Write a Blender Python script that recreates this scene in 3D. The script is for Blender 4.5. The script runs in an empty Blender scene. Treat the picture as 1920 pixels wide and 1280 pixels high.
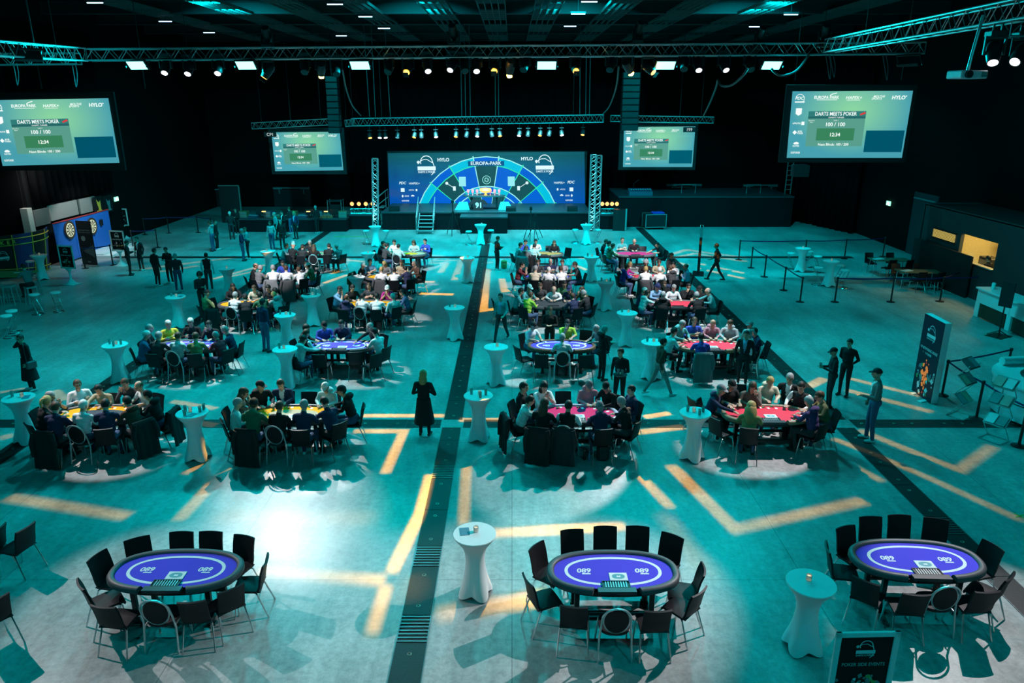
import bpy, bmesh, math, random
import numpy as np
from mathutils import Vector, Matrix, geometry
from math import sin, cos, pi, radians

random.seed(11)
sc = bpy.context.scene
col = sc.collection

# ------------------------------------------------------------------ camera, world, exposure
CAMH, FPX, PITCH = 7.5, 1380.0, radians(17.87)
CP, SP = cos(PITCH), sin(PITCH)
cam = bpy.data.cameras.new('camera')
cam.sensor_width = 36.0
cam.lens = FPX / 1920 * 36.0
cam.clip_end = 300
cam_o = bpy.data.objects.new('camera', cam)
cam_o.location = (0, 0, CAMH)
cam_o.rotation_euler = (pi / 2 - PITCH, 0, 0)
col.objects.link(cam_o)
sc.camera = cam_o

world = bpy.data.worlds.new('world')
sc.world = world
world.use_nodes = True
world.node_tree.nodes['Background'].inputs[0].default_value = (0.01, 0.05, 0.07, 1)
world.node_tree.nodes['Background'].inputs[1].default_value = 0.12
sc.view_settings.view_transform = 'Standard'
sc.view_settings.look = 'None'
sc.view_settings.gamma = 1
sc.view_settings.use_curve_mapping = False
sc.view_settings.exposure = 0.0
sc.cycles.max_bounces = 5
sc.cycles.diffuse_bounces = 2
sc.cycles.glossy_bounces = 2
sc.cycles.transmission_bounces = 4
sc.cycles.caustics_reflective = False
sc.cycles.caustics_refractive = False

TEAL = (0.0, 0.77, 0.85)
CYAN = (0.0, 0.72, 0.82)
WHITE = (1.0, 0.95, 0.98)
ORANGE = (1.0, 0.40, 0.015)

def ray(u, v):
    x, y = (u - 960) / FPX, (640 - v) / FPX
    return Vector((x, CP + y * SP, -SP + y * CP))

def P(u, v, z=0.0):
    r = ray(u, v); t = (z - CAMH) / r.z
    return Vector((r.x * t, r.y * t, z))

def PY(u, v, Y):
    r = ray(u, v); t = Y / r.y
    return Vector((r.x * t, Y, CAMH + r.z * t))

def light(kind, loc, target, energy, color, **kw):
    l = bpy.data.lights.new('lamp_light', kind)
    l.energy = energy; l.color = color
    for k, v in kw.items(): setattr(l, k, v)
    o = bpy.data.objects.new('lamp_light', l)
    o.location = loc
    o.rotation_euler = (Vector(target) - Vector(loc)).to_track_quat('-Z', 'Y').to_euler()
    col.objects.link(o)
    return o

# teal wash floods: front-truss LED panels, then added rear, high and side ones (their housings are built further down)
FRONT_Y, RIG_Z, STAGE_Y = 23.0, 9.05, 46.0
FLOODS = []
def flood(x, y, z, tx, ty, w, color=TEAL, size=0.55, spread=170):
    light('AREA', (x, y, z - 0.02), (tx, ty, 0), w, color, size=size, size_y=size * 0.45, shape='RECTANGLE', spread=radians(spread))
    FLOODS.append((x, y, z, tx, ty))
for u in (257, 461, 675, 1025, 1248, 1447):
    q = PY(u, 124, FRONT_Y - 0.1)
    flood(q.x, q.y, q.z, q.x * 1.15, 13.5, 350)
for x in (-12.4, -4.5, 4.5, 11.2):  # unseen panels above the view, added to fill the near floor with teal
    flood(x, 3.2, 9.3, x * 0.9, 10.5, 125)
for x in (-13, -4.5, 3, 11):  # added near the ceiling, out of view, to brighten the far floor
    flood(x, 33.8, 12.4, x, 40.5, 1250, CYAN, spread=120)
for x, y, tx, w in ((-12.3, 20.0, -19, 270), (11.6, 22.9, 17.5, 330)):  # two extra panels, added to brighten the outer floor on each side
    flood(x, y, 8.62, tx, 27.5, w)

# white key spots, one for each table, from moving heads on the rig
def spot(loc, tgt, w, color, ang, blend=0.35, rad=0.06):
    return light('SPOT', loc, tgt, w, color, spot_size=radians(ang), spot_blend=blend, shadow_soft_size=rad)
COLX = (-9.4, -5.0, 1.45, 5.8)
ROWY = (15.5, 20.5, 25.2, 29.5, 34.4)
HEADS = []
spot((8.7, 14.4, 8.4), (0.0, 9.3, 0), 5000, WHITE, 29, .55, .025)
spot((9.9, 14.5, 8.4), (7.1, 8.9, 0), 3200, WHITE, 25, .5, .025)
spot((-13.2, 14.0, 8.6), (-4.2, 9.3, 0), 2800, WHITE, 29, .5, .03)
spot((-8.0, 22.8, 8.15), (-4.5, 13.2, 0), 3700, WHITE, 17, .7, .04)
for r, y in enumerate(ROWY):
    for c, x in enumerate(COLX):
        lp = ((-10.2, -8.7, 5.3, 6.4)[c] + 0.18 * (r - 2), 22.8, 8.15)
        if r == 0 and c in (0, 3): lp = ((-12.2, 17.6, 8.2), None, None, (9.0, 17.4, 8.3))[c]
        d = math.dist(lp, (x, y, 0.8))
        k = (4.0, 4.2, 4.4, 4.6, 4.6)[r] * (1.0, .95, .85, 1.0)[c]
        rad = (1.35, 1.2, 1.55, 1.4)[c] if r == 0 else (0, 1.25, 1.3, 1.25, 1.2)[r]
        ty = y + ((0, .3, 0, .1)[c] if r == 0 else (0, .1, 0, -.15, -.2)[r])
        spot(lp, (x, ty, 0.8), k * 4 * pi * d * d, WHITE, 2 * math.degrees(math.atan(rad / d)), .3, .03)

# ------------------------------------------------------------------ materials
MATS = {}
def nd(nt, t, **kw):
    n = nt.nodes.new(t)
    for k, v in kw.items(): setattr(n, k, v)
    return n

def mat(name, rgb, rough=0.6, metal=0.0, var=0.12, scale=12.0, bump=0.0, spec=0.5, emit=None, estr=0.0, alpha=None, trans=0.0, coat=0.0):
    if name in MATS: return MATS[name]
    m = bpy.data.materials.new(name); m.use_nodes = True
    nt = m.node_tree; b = nt.nodes['Principled BSDF']
    b.inputs['Roughness'].default_value = rough
    b.inputs['Metallic'].default_value = metal
    b.inputs['Specular IOR Level'].default_value = spec
    b.inputs['Coat Weight'].default_value = coat
    b.inputs['Transmission Weight'].default_value = trans
    tc = nd(nt, 'ShaderNodeTexCoord')
    ns = nd(nt, 'ShaderNodeTexNoise'); ns.inputs['Scale'].default_value = scale; ns.inputs['Detail'].default_value = 4
    nt.links.new(tc.outputs['Object'], ns.inputs['Vector'])
    mx = nd(nt, 'ShaderNodeMix', data_type='RGBA')
    mx.inputs['A'].default_value = (*[max(0, c * (1 - var)) for c in rgb], 1)
    mx.inputs['B'].default_value = (*[min(1, c * (1 + var)) for c in rgb], 1)
    nt.links.new(ns.outputs['Fac'], mx.inputs['Factor'])
    nt.links.new(mx.outputs['Result'], b.inputs['Base Color'])
    if bump:
        bp = nd(nt, 'ShaderNodeBump'); bp.inputs['Strength'].default_value = bump; bp.inputs['Distance'].default_value = 0.01
        nt.links.new(ns.outputs['Fac'], bp.inputs['Height']); nt.links.new(bp.outputs['Normal'], b.inputs['Normal'])
    if emit:
        m.cycles.emission_sampling = 'NONE'
        b.inputs['Emission Color'].default_value = (*emit, 1); b.inputs['Emission Strength'].default_value = estr
    MATS[name] = m
    return m

def emis(name, rgb, s=1.0):
    """flat picture element of a self-luminous screen, or a print with added glow"""
    if name in MATS: return MATS[name]
    return mat(name, (0.01, 0.01, 0.01), 0.5, emit=rgb, estr=s)

def floor_mat():
    m = bpy.data.materials.new('polished_concrete'); m.use_nodes = True
    nt = m.node_tree; b = nt.nodes['Principled BSDF']; L = nt.links.new
    tc = nd(nt, 'ShaderNodeTexCoord')
    def noise(s, det=6, rough=.6, stretch=None, dist=0.0):
        n = nd(nt, 'ShaderNodeTexNoise'); n.inputs['Scale'].default_value = s; n.inputs['Detail'].default_value = det
        n.inputs['Roughness'].default_value = rough; n.inputs['Distortion'].default_value = dist
        if stretch:
            mp = nd(nt, 'ShaderNodeMapping'); mp.inputs['Scale'].default_value = stretch
            L(tc.outputs['Object'], mp.inputs['Vector']); L(mp.outputs['Vector'], n.inputs['Vector'])
        else: L(tc.outputs['Object'], n.inputs['Vector'])
        return n
    n1 = noise(0.32, 6, .65); n2 = noise(1.7, 8, .7, (1, .22, 1), .6); n3 = noise(9, 8, .75)
    def ramp(src, a, ca, z, cz):
        r = nd(nt, 'ShaderNodeValToRGB'); e = r.color_ramp.elements
        e[0].position, e[0].color = a, (*ca, 1); e[1].position, e[1].color = z, (*cz, 1)
        L(src, r.inputs['Fac']); return r
    r1 = ramp(n1.outputs['Fac'], .32, (.34, .35, .35), .68, (.62, .62, .61))
    r2 = ramp(n2.outputs['Fac'], .35, (.72, .72, .72), .66, (1.08, 1.08, 1.08))
    r3 = ramp(n3.outputs['Fac'], .32, (.66, .66, .66), .60, (1.06, 1.06, 1.06))
    m1 = nd(nt, 'ShaderNodeMix', data_type='RGBA', blend_type='MULTIPLY'); m1.inputs['Factor'].default_value = 1
    m2 = nd(nt, 'ShaderNodeMix', data_type='RGBA', blend_type='MULTIPLY'); m2.inputs['Factor'].default_value = 1
    L(r1.outputs['Color'], m1.inputs['A']); L(r2.outputs['Color'], m1.inputs['B'])
    L(m1.outputs['Result'], m2.inputs['A']); L(r3.outputs['Color'], m2.inputs['B'])
    # thin saw-cut joints of the slab
    br = nd(nt, 'ShaderNodeTexBrick'); br.offset = 0; br.inputs['Scale'].default_value = 1
    br.inputs['Brick Width'].default_value = 4.85; br.inputs['Row Height'].default_value = 5.2
    br.inputs['Mortar Size'].default_value = 0.006; br.inputs['Mortar Smooth'].default_value = 0
    for k, c in (('Color1', 1), ('Color2', 1), ('Mortar', .45)): br.inputs[k].default_value = (c, c, c, 1)
    L(tc.outputs['Object'], br.inputs['Vector'])
    m3 = nd(nt, 'ShaderNodeMix', data_type='RGBA', blend_type='MULTIPLY'); m3.inputs['Factor'].default_value = 1
    L(m2.outputs['Result'], m3.inputs['A']); L(br.outputs['Color'], m3.inputs['B'])
    L(m3.outputs['Result'], b.inputs['Base Color'])
    rr = nd(nt, 'ShaderNodeMapRange'); rr.inputs['To Min'].default_value = .26; rr.inputs['To Max'].default_value = .46
    L(n2.outputs['Fac'], rr.inputs['Value']); L(rr.outputs['Result'], b.inputs['Roughness'])
    bp = nd(nt, 'ShaderNodeBump'); bp.inputs['Strength'].default_value = .12; bp.inputs['Distance'].default_value = .02
    L(n2.outputs['Fac'], bp.inputs['Height']); L(bp.outputs['Normal'], b.inputs['Normal'])
    return m

M_black = mat('matt_black', (.006, .007, .009), .7)
M_drape = mat('black_molton_drape', (.003, .0035, .0045), .95, bump=.3, scale=30, spec=.1)
M_wall = mat('dark_wall_paint', (.004, .005, .006), .85, spec=.15)
M_steel = mat('dark_ceiling_steel', (.03, .035, .04), .6, .3)
M_alu = mat('truss_aluminium', (.55, .57, .58), .35, .85)
M_chrome = mat('chrome', (.75, .76, .78), .18, 1.0, var=.04)
M_pad = mat('black_upholstery', (.006, .005, .008), .55, bump=.15, scale=80, spec=.35)
M_leather = mat('black_vinyl_rail', (.09, .086, .095), .5, bump=.1, scale=60)
M_plast = mat('black_plastic', (.012, .012, .014), .4)
M_white = mat('white_stretch_fabric', (.80, .81, .82), .75, var=.05, scale=4)
M_whitetop = mat('white_table_top', (.84, .85, .86), .45, var=.03)
M_paper = mat('white_paper', (.85, .85, .85), .7, var=.03)
M_cover = mat('trench_cover_plate', (.030, .032, .034), .5, .4, var=.3, scale=40, bump=.4)
M_grate = mat('steel_grate', (.22, .23, .24), .4, .7)
M_ring = mat('brass_ring', (.5, .48, .4), .4, .8)
M_tube = mat('chair_frame_steel', (.62, .66, .68), .3, .7)
M_glass = mat('drinking_glass', (.75, .85, .85), .08, trans=.7)
M_candle = mat('lit_candle', (.9, .8, .65), .6, emit=(1, .72, .42), estr=1.1)
M_skirt = mat('stage_skirt', (.007, .008, .010), .9, bump=.3, scale=20, spec=.15)
M_stage = mat('stage_floor', (.035, .045, .055), .45)
M_belt = mat('navy_belt', (.008, .012, .10), .6)

# ------------------------------------------------------------------ mesh helpers
class MB:
    def __init__(s): s.v = []; s.f = []; s.m = []
    def add(s, vs, fs, mi=0):
        o = len(s.v); s.v += [tuple(p) for p in vs]
        s.f += [tuple(i + o for i in f) for f in fs]; s.m += [mi] * len(fs); return s
    def box(s, c, d, M=None, mi=0, ch=0.0):
        hx, hy, hz = d[0] / 2, d[1] / 2, d[2] / 2
        if ch:
            bm = bmesh.new(); bmesh.ops.create_cube(bm, size=1)
            for v in bm.verts: v.co = Vector((v.co.x * d[0], v.co.y * d[1], v.co.z * d[2]))
            bmesh.ops.bevel(bm, geom=bm.edges[:], offset=ch, segments=1, affect='EDGES')
            bm.verts.index_update(); vs = [v.co.copy() for v in bm.verts]; fs = [[v.index for v in f.verts] for f in bm.faces]; bm.free()
        else:
            vs = [Vector((x, y, z)) for x in (-hx, hx) for y in (-hy, hy) for z in (-hz, hz)]
            fs = [(0, 1, 3, 2), (4, 6, 7, 5), (0, 4, 5, 1), (2, 3, 7, 6), (0, 2, 6, 4), (1, 5, 7, 3)]
        if M is not None: vs = [M @ v for v in vs]
        return s.add([v + Vector(c) for v in vs], fs, mi)
    def path(s, pts, r, n=6, closed=False, mi=0, cap=True):
        pts = [Vector(p) for p in pts]; k = len(pts); rs = r if isinstance(r, (list, tuple)) else [r] * k
        rings = []; a = None
        for i, p in enumerate(pts):
            if closed: t = pts[(i + 1) % k] - pts[i - 1]
            else: t = pts[min(i + 1, k - 1)] - pts[max(i - 1, 0)]
            t.normalize()
            if a is None: a = t.cross(Vector((0, 0, 1)) if abs(t.z) < .9 else Vector((1, 0, 0)))
            a = (a - t * a.dot(t)).normalized(); b = t.cross(a)
            rings.append([p + (a * cos(2 * pi * j / n) + b * sin(2 * pi * j / n)) * rs[i] for j in range(n)])
        vs = [q for g in rings for q in g]; fs = []
        for i in range(k if closed else k - 1):
            i2 = (i + 1) % k
            for j in range(n):
                fs.append((i * n + j, i * n + (j + 1) % n, i2 * n + (j + 1) % n, i2 * n + j))
        if cap and not closed:
            fs += [tuple(range(n - 1, -1, -1)), tuple((k - 1) * n + j for j in range(n))]
        return s.add(vs, fs, mi)
    def lathe(s, prof, c=(0, 0, 0), n=20, mi=0, M=None):
        vs = []; fs = []; c = Vector(c)
        for (r, z) in prof:
            for j in range(n):
                q = Vector((r * cos(2 * pi * j / n), r * sin(2 * pi * j / n), z))
                if M is not None: q = M @ q
                vs.append(q + c)
        for i in range(len(prof) - 1):
            for j in range(n):
                fs.append((i * n + j, i * n + (j + 1) % n, (i + 1) * n + (j + 1) % n, (i + 1) * n + j))
        fs.append(tuple(range(n - 1, -1, -1))); fs.append(tuple((len(prof) - 1) * n + j for j in range(n)))
        return s.add(vs, fs, mi)
    def prism(s, poly, z0, z1, mi=0):
        n = len(poly); vs = [(x, y, z0) for x, y in poly] + [(x, y, z1) for x, y in poly]
        fs = [tuple(range(n - 1, -1, -1)), tuple(range(n, 2 * n))] + [(i, (i + 1) % n, n + (i + 1) % n, n + i) for i in range(n)]
        return s.add(vs, fs, mi)
    def mesh(s, name, mats, smooth=35):
        me = bpy.data.meshes.new(name)
        me.from_pydata(s.v, [], s.f)
        for m in (mats if isinstance(mats, (list, tuple)) else [mats]): me.materials.append(m)
        if any(s.m): me.polygons.foreach_set('material_index', s.m)
        if smooth:
            me.shade_smooth(); me.set_sharp_from_angle(angle=radians(smooth))
        me.update(); return me
    def build(s, name, mats, parent=None, loc=(0, 0, 0), rz=0, smooth=35):
        return link(name, s.mesh(name, mats, smooth), parent, loc, rz)

def link(name, me, parent=None, loc=(0, 0, 0), rz=0):
    o = bpy.data.objects.new(name, me); col.objects.link(o)
    o.location = loc; o.rotation_euler = (0, 0, rz)
    if parent is not None: o.parent = parent
    return o

def tag(o, label, cat, group=None):
    o['label'] = label; o['category'] = cat
    if group: o['group'] = group
    return o

def thing(name, label, cat, loc=(0, 0, 0), rz=0, group=None):
    o = bpy.data.objects.new(name, None); o.empty_display_size = .1
    col.objects.link(o); o.location = loc; o.rotation_euler = (0, 0, rz)
    return tag(o, label, cat, group)

def struct(o): o['kind'] = 'structure'; return o
def stuff(o): o['kind'] = 'stuff'; return o

def spawn(parts, t):
    """copies of prepared (name, mesh, loc, rotz) parts under thing t; a 5th item holds sub-parts"""
    for p in parts:
        o = link(p[0], p[1], t, p[2] if len(p) > 2 else (0, 0, 0), p[3] if len(p) > 3 else 0)
        if len(p) > 4:
            for q in p[4]: link(q[0], q[1], o)

# ------------------------------------------------------------------ lettering
TXT = {}
def text_geo(s, bold=0.0, shear=0.0):
    k = (s, bold, shear)
    if k in TXT: return TXT[k]
    cu = bpy.data.curves.new('lettering', 'FONT'); cu.body = s; cu.align_x = 'CENTER'; cu.align_y = 'CENTER'
    cu.offset = bold; cu.shear = shear; cu.resolution_u = 3
    o = bpy.data.objects.new('lettering', cu); col.objects.link(o)
    dg = bpy.context.evaluated_depsgraph_get()
    me = o.evaluated_get(dg).to_mesh()
    vs = np.array([v.co[:2] for v in me.vertices]); fs = [tuple(p.vertices) for p in me.polygons]
    bpy.data.objects.remove(o); bpy.data.curves.remove(cu)
    lo, hi = vs.min(0), vs.max(0); vs = (vs - (lo + hi) / 2) / (hi[1] - lo[1])
    TXT[k] = (vs, fs); return TXT[k]

class Canvas:
    """flat print on a quad: metric coordinates x right, y down; corners may be skewed like a keystoned picture"""
    def __init__(s, tl, tr, br, bl, parent, W=None, H=None):
        s.c = [Vector(q) for q in (tl, tr, br, bl)]; s.p = parent
        s.W = W or (s.c[1] - s.c[0]).length; s.H = H or (s.c[3] - s.c[0]).length
        s.n = (s.c[1] - s.c[0]).cross(s.c[0] - s.c[3]).normalized()
    def pt(s, x, y, h=0.0):
        a, b = x / s.W, y / s.H
        return (s.c[0] * (1 - a) + s.c[1] * a) * (1 - b) + (s.c[3] * (1 - a) + s.c[2] * a) * b + s.n * h
    def faces(s, pts, fs, m, name, h):
        me = bpy.data.meshes.new(name); me.from_pydata([s.pt(x, y, h) for x, y in pts], [], fs); me.materials.append(m); me.update()
        return link(name, me, s.p)
    def poly(s, pts, m, name='print', h=.004): return s.faces(pts, [tuple(range(len(pts)))[::-1]], m, name, h)
    def rect(s, x0, y0, x1, y1, m, name='print', h=.004, sk=0.0):
        return s.poly([(x0 + sk, y0), (x1 + sk, y0), (x1, y1), (x0, y1)], m, name, h)
    def disc(s, x, y, r, m, name='print', h=.004, n=24): return s.poly([(x + r * cos(2 * pi * i / n), y + r * sin(2 * pi * i / n)) for i in range(n)], m, name, h)
    def arc(s, x, y, r0, r1, a0, a1, m, name='print', h=.004, n=24):
        pts = []
        for i in range(n + 1):
            a = radians(a0 + (a1 - a0) * i / n)
            pts += [(x + r0 * cos(a), y - r0 * sin(a)), (x + r1 * cos(a), y - r1 * sin(a))]
        return s.faces(pts, [(2 * i, 2 * i + 1, 2 * i + 3, 2 * i + 2) for i in range(n)], m, name, h)
    def line(s, pts, w, m, name='print', h=.005):
        vs = []; fs = []
        for i in range(len(pts) - 1):
            (x0, y0), (x1, y1) = pts[i], pts[i + 1]; d = math.hypot(x1 - x0, y1 - y0) or 1; nx, ny = -(y1 - y0) / d * w / 2, (x1 - x0) / d * w / 2
            k = len(vs); vs += [(x0 + nx, y0 + ny), (x1 + nx, y1 + ny), (x1 - nx, y1 - ny), (x0 - nx, y0 - ny)]; fs.append((k, k + 1, k + 2, k + 3))
        return s.faces(vs, fs, m, name, h)
    def text(s, t, x, y, hgt, m, h=.008, bold=.0, shear=.0, maxw=None, name='lettering'):
        vs, fs = text_geo(t, bold, shear); sx = hgt
        wd = (vs[:, 0].max() - vs[:, 0].min()) * hgt
        if maxw and wd > maxw: sx = hgt * maxw / wd
        return s.faces([(x + a * sx, y - b * hgt) for a, b in vs], fs, m, name, h)

def arch_logo(C, x, y, w, m, mt):
    """looped dart cable above a plaque, the event emblem"""
    r = w * .33
    C.arc(x, y - r * .2, r * .92, r * 1.06, -10, 200, m, 'emblem', .006, 18)
    C.line([(x - r * 1.35, y - r * .15), (x - r * .6, y - r * .55), (x + r * .1, y - r * .6), (x + r * .9, y - r * .1)], w * .035, m, 'emblem', .0062)
    C.poly([(x - r * 1.65, y - r * .2), (x - r * 1.35, y - r * .45), (x - r * 1.1, y - r * .1), (x - r * 1.4, y + r * .2)], m, 'emblem', .0064)
    C.rect(x - w * .5, y + r * .55, x + w * .5, y + r * 1.2, m, 'emblem', .0066)
    C.line([(x + r * 1.0, y - r * .3), (x + r * 1.35, y + r * .8), (x + r * 1.15, y + r * 1.6), (x + r * .75, y + r * 2.0)], w * .04, m, 'emblem', .0068)
    C.text('DARTS X POKER', x, y + r * 1.5, w * .11, m, .007, .02, maxw=w * .95)
# ================================================================== the hall
XL, XR, YB, ZC = -25.5, 21.0, 57.0, 13.0
fl = MB(); fl.box((-2, 26, -.1), (52, 66, .2))
floor = struct(fl.build('floor', floor_mat(), smooth=0))

# trench covers let into the floor: single plates with lifting rings, open grates between
PL = 1.24
def plate_mesh(L):
    b = MB(); b.box((0, 0, .003), (.46, L - .012, .012), ch=.002)
    b.box((-.228, 0, .0055), (.01, L, .015), mi=1); b.box((.228, 0, .0055), (.01, L, .015), mi=1)
    for y in (-L * .32, L * .32):
        b.path([(.03 * cos(t * pi / 4), y + .03 * sin(t * pi / 4), .011) for t in range(8)], .006, 5, True, mi=2)
    return b.mesh('cover_plate', [M_cover, M_grate, M_ring])
def grate_mesh(L):
    b = MB(); b.box((0, 0, .001), (.46, L, .004), mi=1)
    for sx in (-1, 1): b.box((sx * .225, 0, .007), (.015, L, .018))
    for i in range(8): b.box((0, -L / 2 + L * (i + .5) / 8, .007), (.45, .022, .016))
    return b.mesh('grate', [M_grate, M_cover])
PM, GM = plate_mesh(PL), grate_mesh(.62)
def strip(p0, p1, pattern):
    p0, p1 = Vector(p0), Vector(p1); d = p1 - p0; L = d.length; d.normalize(); rz = math.atan2(-d.x, d.y); t = 0; i = 0
    while t < L:
        g = pattern[i % len(pattern)]; l = .62 if g else PL
        if t + l > L + .02:
            if L - t > .12:
                q = p0 + d * ((t + L) / 2); o = link('cover_plate', PM, floor, (q.x, q.y, 0), rz); o.scale = (1, (L - t) / PL, 1)
            break
        q = p0 + d * (t + l / 2)
        link('grate' if g else 'cover_plate', GM if g else PM, floor, (q.x, q.y, .0), rz); t += l; i += 1
strip((-1.47, 6.4, 0), (-1.47, 16.42, 0), (0, 0, 1, 0, 1, 0, 0, 1, 0, 0, 0))
strip((-1.47, 16.9, 0), (-1.47, 37.1, 0), (0, 0, 0, 0, 1, 0, 0))
strip((8.1, 8.0, 0), (8.1, 16.4, 0), (0, 0, 0, 1, 0, 0))
strip((8.1, 16.9, 0), (8.1, 37.1, 0), (0, 0, 0, 1, 0, 0, 0))
strip((-11.4, 13.0, 0), (-11.4, 16.4, 0), (0,))
strip((-11.4, 16.9, 0), (-11.4, 37.1, 0), (0, 0, 0, 0, 0, 1))
strip((-15, 16.65, 0), (-1.75, 16.65, 0), (0, 0, 0, 0, 1)); strip((-1.2, 16.65, 0), (7.9, 16.65, 0), (0, 0, 0, 1, 0, 0)); strip((8.4, 16.65, 0), (15, 16.65, 0), (0, 0, 0))
for x in (-1.47, 8.1, -11.4):
    b = MB(); b.box((x, 42.2, .004), (.46, 9.6, .012)); b.build('cover_strip', M_cover, floor)
b = MB(); b.box((-1.5, 37.35, .004), (38, .46, .012)); b.build('cover_strip', M_cover, floor)

def wall(name, c, d, m=M_wall):
    b = MB(); b.box(c, d); return struct(b.build(name, m, smooth=0))
wall('wall_back', (-2, YB + .15, ZC / 2), (52, .3, ZC)); wall('wall_left', (XL - .15, 26, ZC / 2), (.3, 66, ZC))
wall('wall_right', (XR + .15, 26, ZC / 2), (.3, 66, ZC)); wall('wall_front', (-2, -7.15, ZC / 2), (52, .3, ZC))
wall('wall_booth', (-22.75, 45.8, ZC / 2), (.3, 22.4, ZC)); wall('wall_corner', (-24.1, 34.7, ZC / 2), (2.7, .3, ZC))
ceiling = wall('ceiling', (-2, 26, ZC + .15), (52, 66, .3), M_steel)
def drape(name, p0, p1, z0, z1, amp=.09, wl=.55, m=M_drape, lab=None):
    p0, p1 = Vector(p0), Vector(p1); L = (p1 - p0).length; n = max(4, int(L / wl * 6)); d = (p1 - p0).normalized(); nn = Vector((-d.y, d.x, 0))
    b = MB(); vs = []
    for i in range(n + 1):
        q = p0 + d * (L * i / n) + nn * amp * (sin(2 * pi * i / 6) + .4 * sin(i * .37))
        vs += [(q.x, q.y, z0), (q.x, q.y, z1)]
    b.add(vs, [(2 * i, 2 * i + 2, 2 * i + 3, 2 * i + 1) for i in range(n)])
    o = b.build(name, m, smooth=80); md = o.modifiers.new('thick', 'SOLIDIFY'); md.thickness = .02
    return tag(o, lab, 'curtain') if lab else o
drape('stage_curtain', (-11.5, 54.6, 0), (9.5, 54.6, 0), .02, 11, lab='tall black pleated curtain behind the stage screen')
drape('side_curtain', (18.5, 51.5, 0), (20.6, 44.5, 0), .02, 10.5, lab='tall black curtain in the far right corner of the hall')
drape('side_curtain', (-22.38, 34.8, 0), (-22.38, 42.0, 0), 2.95, 11, lab='black curtain hanging above the dart booth on the left')

# back wall doors: wide dark portals with a closer bar above, and roller gates
n_door = 0
def portal(x0, x1, z1, Y=YB - .05):
    global n_door; n_door += 1
    b = MB(); b.box(((x0 + x1) / 2, Y, z1 / 2), (x1 - x0, .1, z1), ch=.01)
    d = struct(b.build('door_%d' % n_door, mat('door_dark', (.012, .018, .024), .5)))
    b = MB(); b.box(((x0 + x1) / 2, Y - .12, z1 + .12), ((x1 - x0) * .98, .1, .1)); b.box((x0 + .4, Y - .14, z1 + .1), (.7, .14, .16)); b.box((x1 - .4, Y - .14, z1 + .1), (.7, .14, .16))
    b.build('closer_rail', mat('closer_rail', (.2, .24, .26), .5), d)
    for xx in (x0 + .5, x1 - .5):
        b = MB(); b.box((xx, Y - .12, 1.25), (.08, .1, .5)); b.build('door_handle', mat('door_handle', (.2, .24, .26), .5), d)
for u0, u1, v in ((370, 440, 358), (512, 582, 355), (672, 728, 353), (1118, 1164, 348), (1248, 1316, 349), (1392, 1458, 350)):
    a, c = PY(u0, v, YB - .1), PY(u1, v, YB - .1); portal(a.x, c.x, a.z)

# ceiling steel: transverse beams, longitudinal lattice trays, small tube lights
for y, z in ((38.5, 11.9), (43.5, 11.9), (49, 11.9), (54.5, 11.9)):
    b = MB(); b.box((-1.5, y, z), (46, .18, .5)); b.box((-1.5, y, z - .26), (46, .4, .05)); b.box((-1.5, y, z + .26), (46, .4, .05))
    b.build('steel_beam', M_steel, ceiling)
for x in (-17, -13, -9.8, -6.8, -3.4, -.9, 1.6, 4.8, 8.0, 11.4, 15.5):
    b = MB()
    for k in range(5): b.box((x - .6 + .3 * k, 43, 11.65), (.035, 26, .12))
    o = b.build('ceiling_tray', mat('ceiling_tray', (.10, .12, .12), .5, .2), ceiling)
    b = MB()
    for k in range(84):
        if (k // 7) % 3 != 2: b.box((x, 30.2 + k * .31, 11.6), (1.25, .07, .05))
    stuff(b.build('tray_rungs', mat('ceiling_tray', (0, 0, 0)), ceiling))
TL = MB(); TL.box((0, 0, .06), (.72, .12, .09), ch=.01); TLH = TL.mesh('housing', M_steel)
TT = MB(); TT.lathe([(.001, -.32), (.03, -.32), (.03, .32), (.001, .32)], n=8, M=Matrix.Rotation(pi / 2, 3, 'Y')); TTM = TT.mesh('tube', mat('tube_light', (.8, .9, 1), emit=(.45, .72, 1), estr=3))
for i, (u, v, w) in enumerate(((178, 5, 'above the far left of the front truss'), (310, 40, 'left of the fan-shaped trays'), (392, 61, 'lowest of the left three ceiling lights'), (628, 8, 'over the left light bar'),
                ((640), 67, 'just above the truss beside hanging cables'), (685, 31, 'left of the centre trays'), (720, 53, 'below the centre left tray'), (1105, 3, 'topmost of the right centre column'),
                (1084, 26, 'middle of the right centre column'), (1069, 49, 'lowest of the right centre column'), (1416, 50, 'left of the right pair'), (1483, 27, 'right of the right pair'))):
    q = P(u, v, 11.4); t = thing('ceiling_light', 'small blue-white tube light on the ceiling, ' + w, 'light', q, 0, 'tube lights on the ceiling')
    spawn((('housing', TLH), ('tube', TTM)), t)
    b = MB(); b.path([(0, 0, .1), (0, 0, 1.58)], .012); b.build('hanger', M_steel, t)

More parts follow.
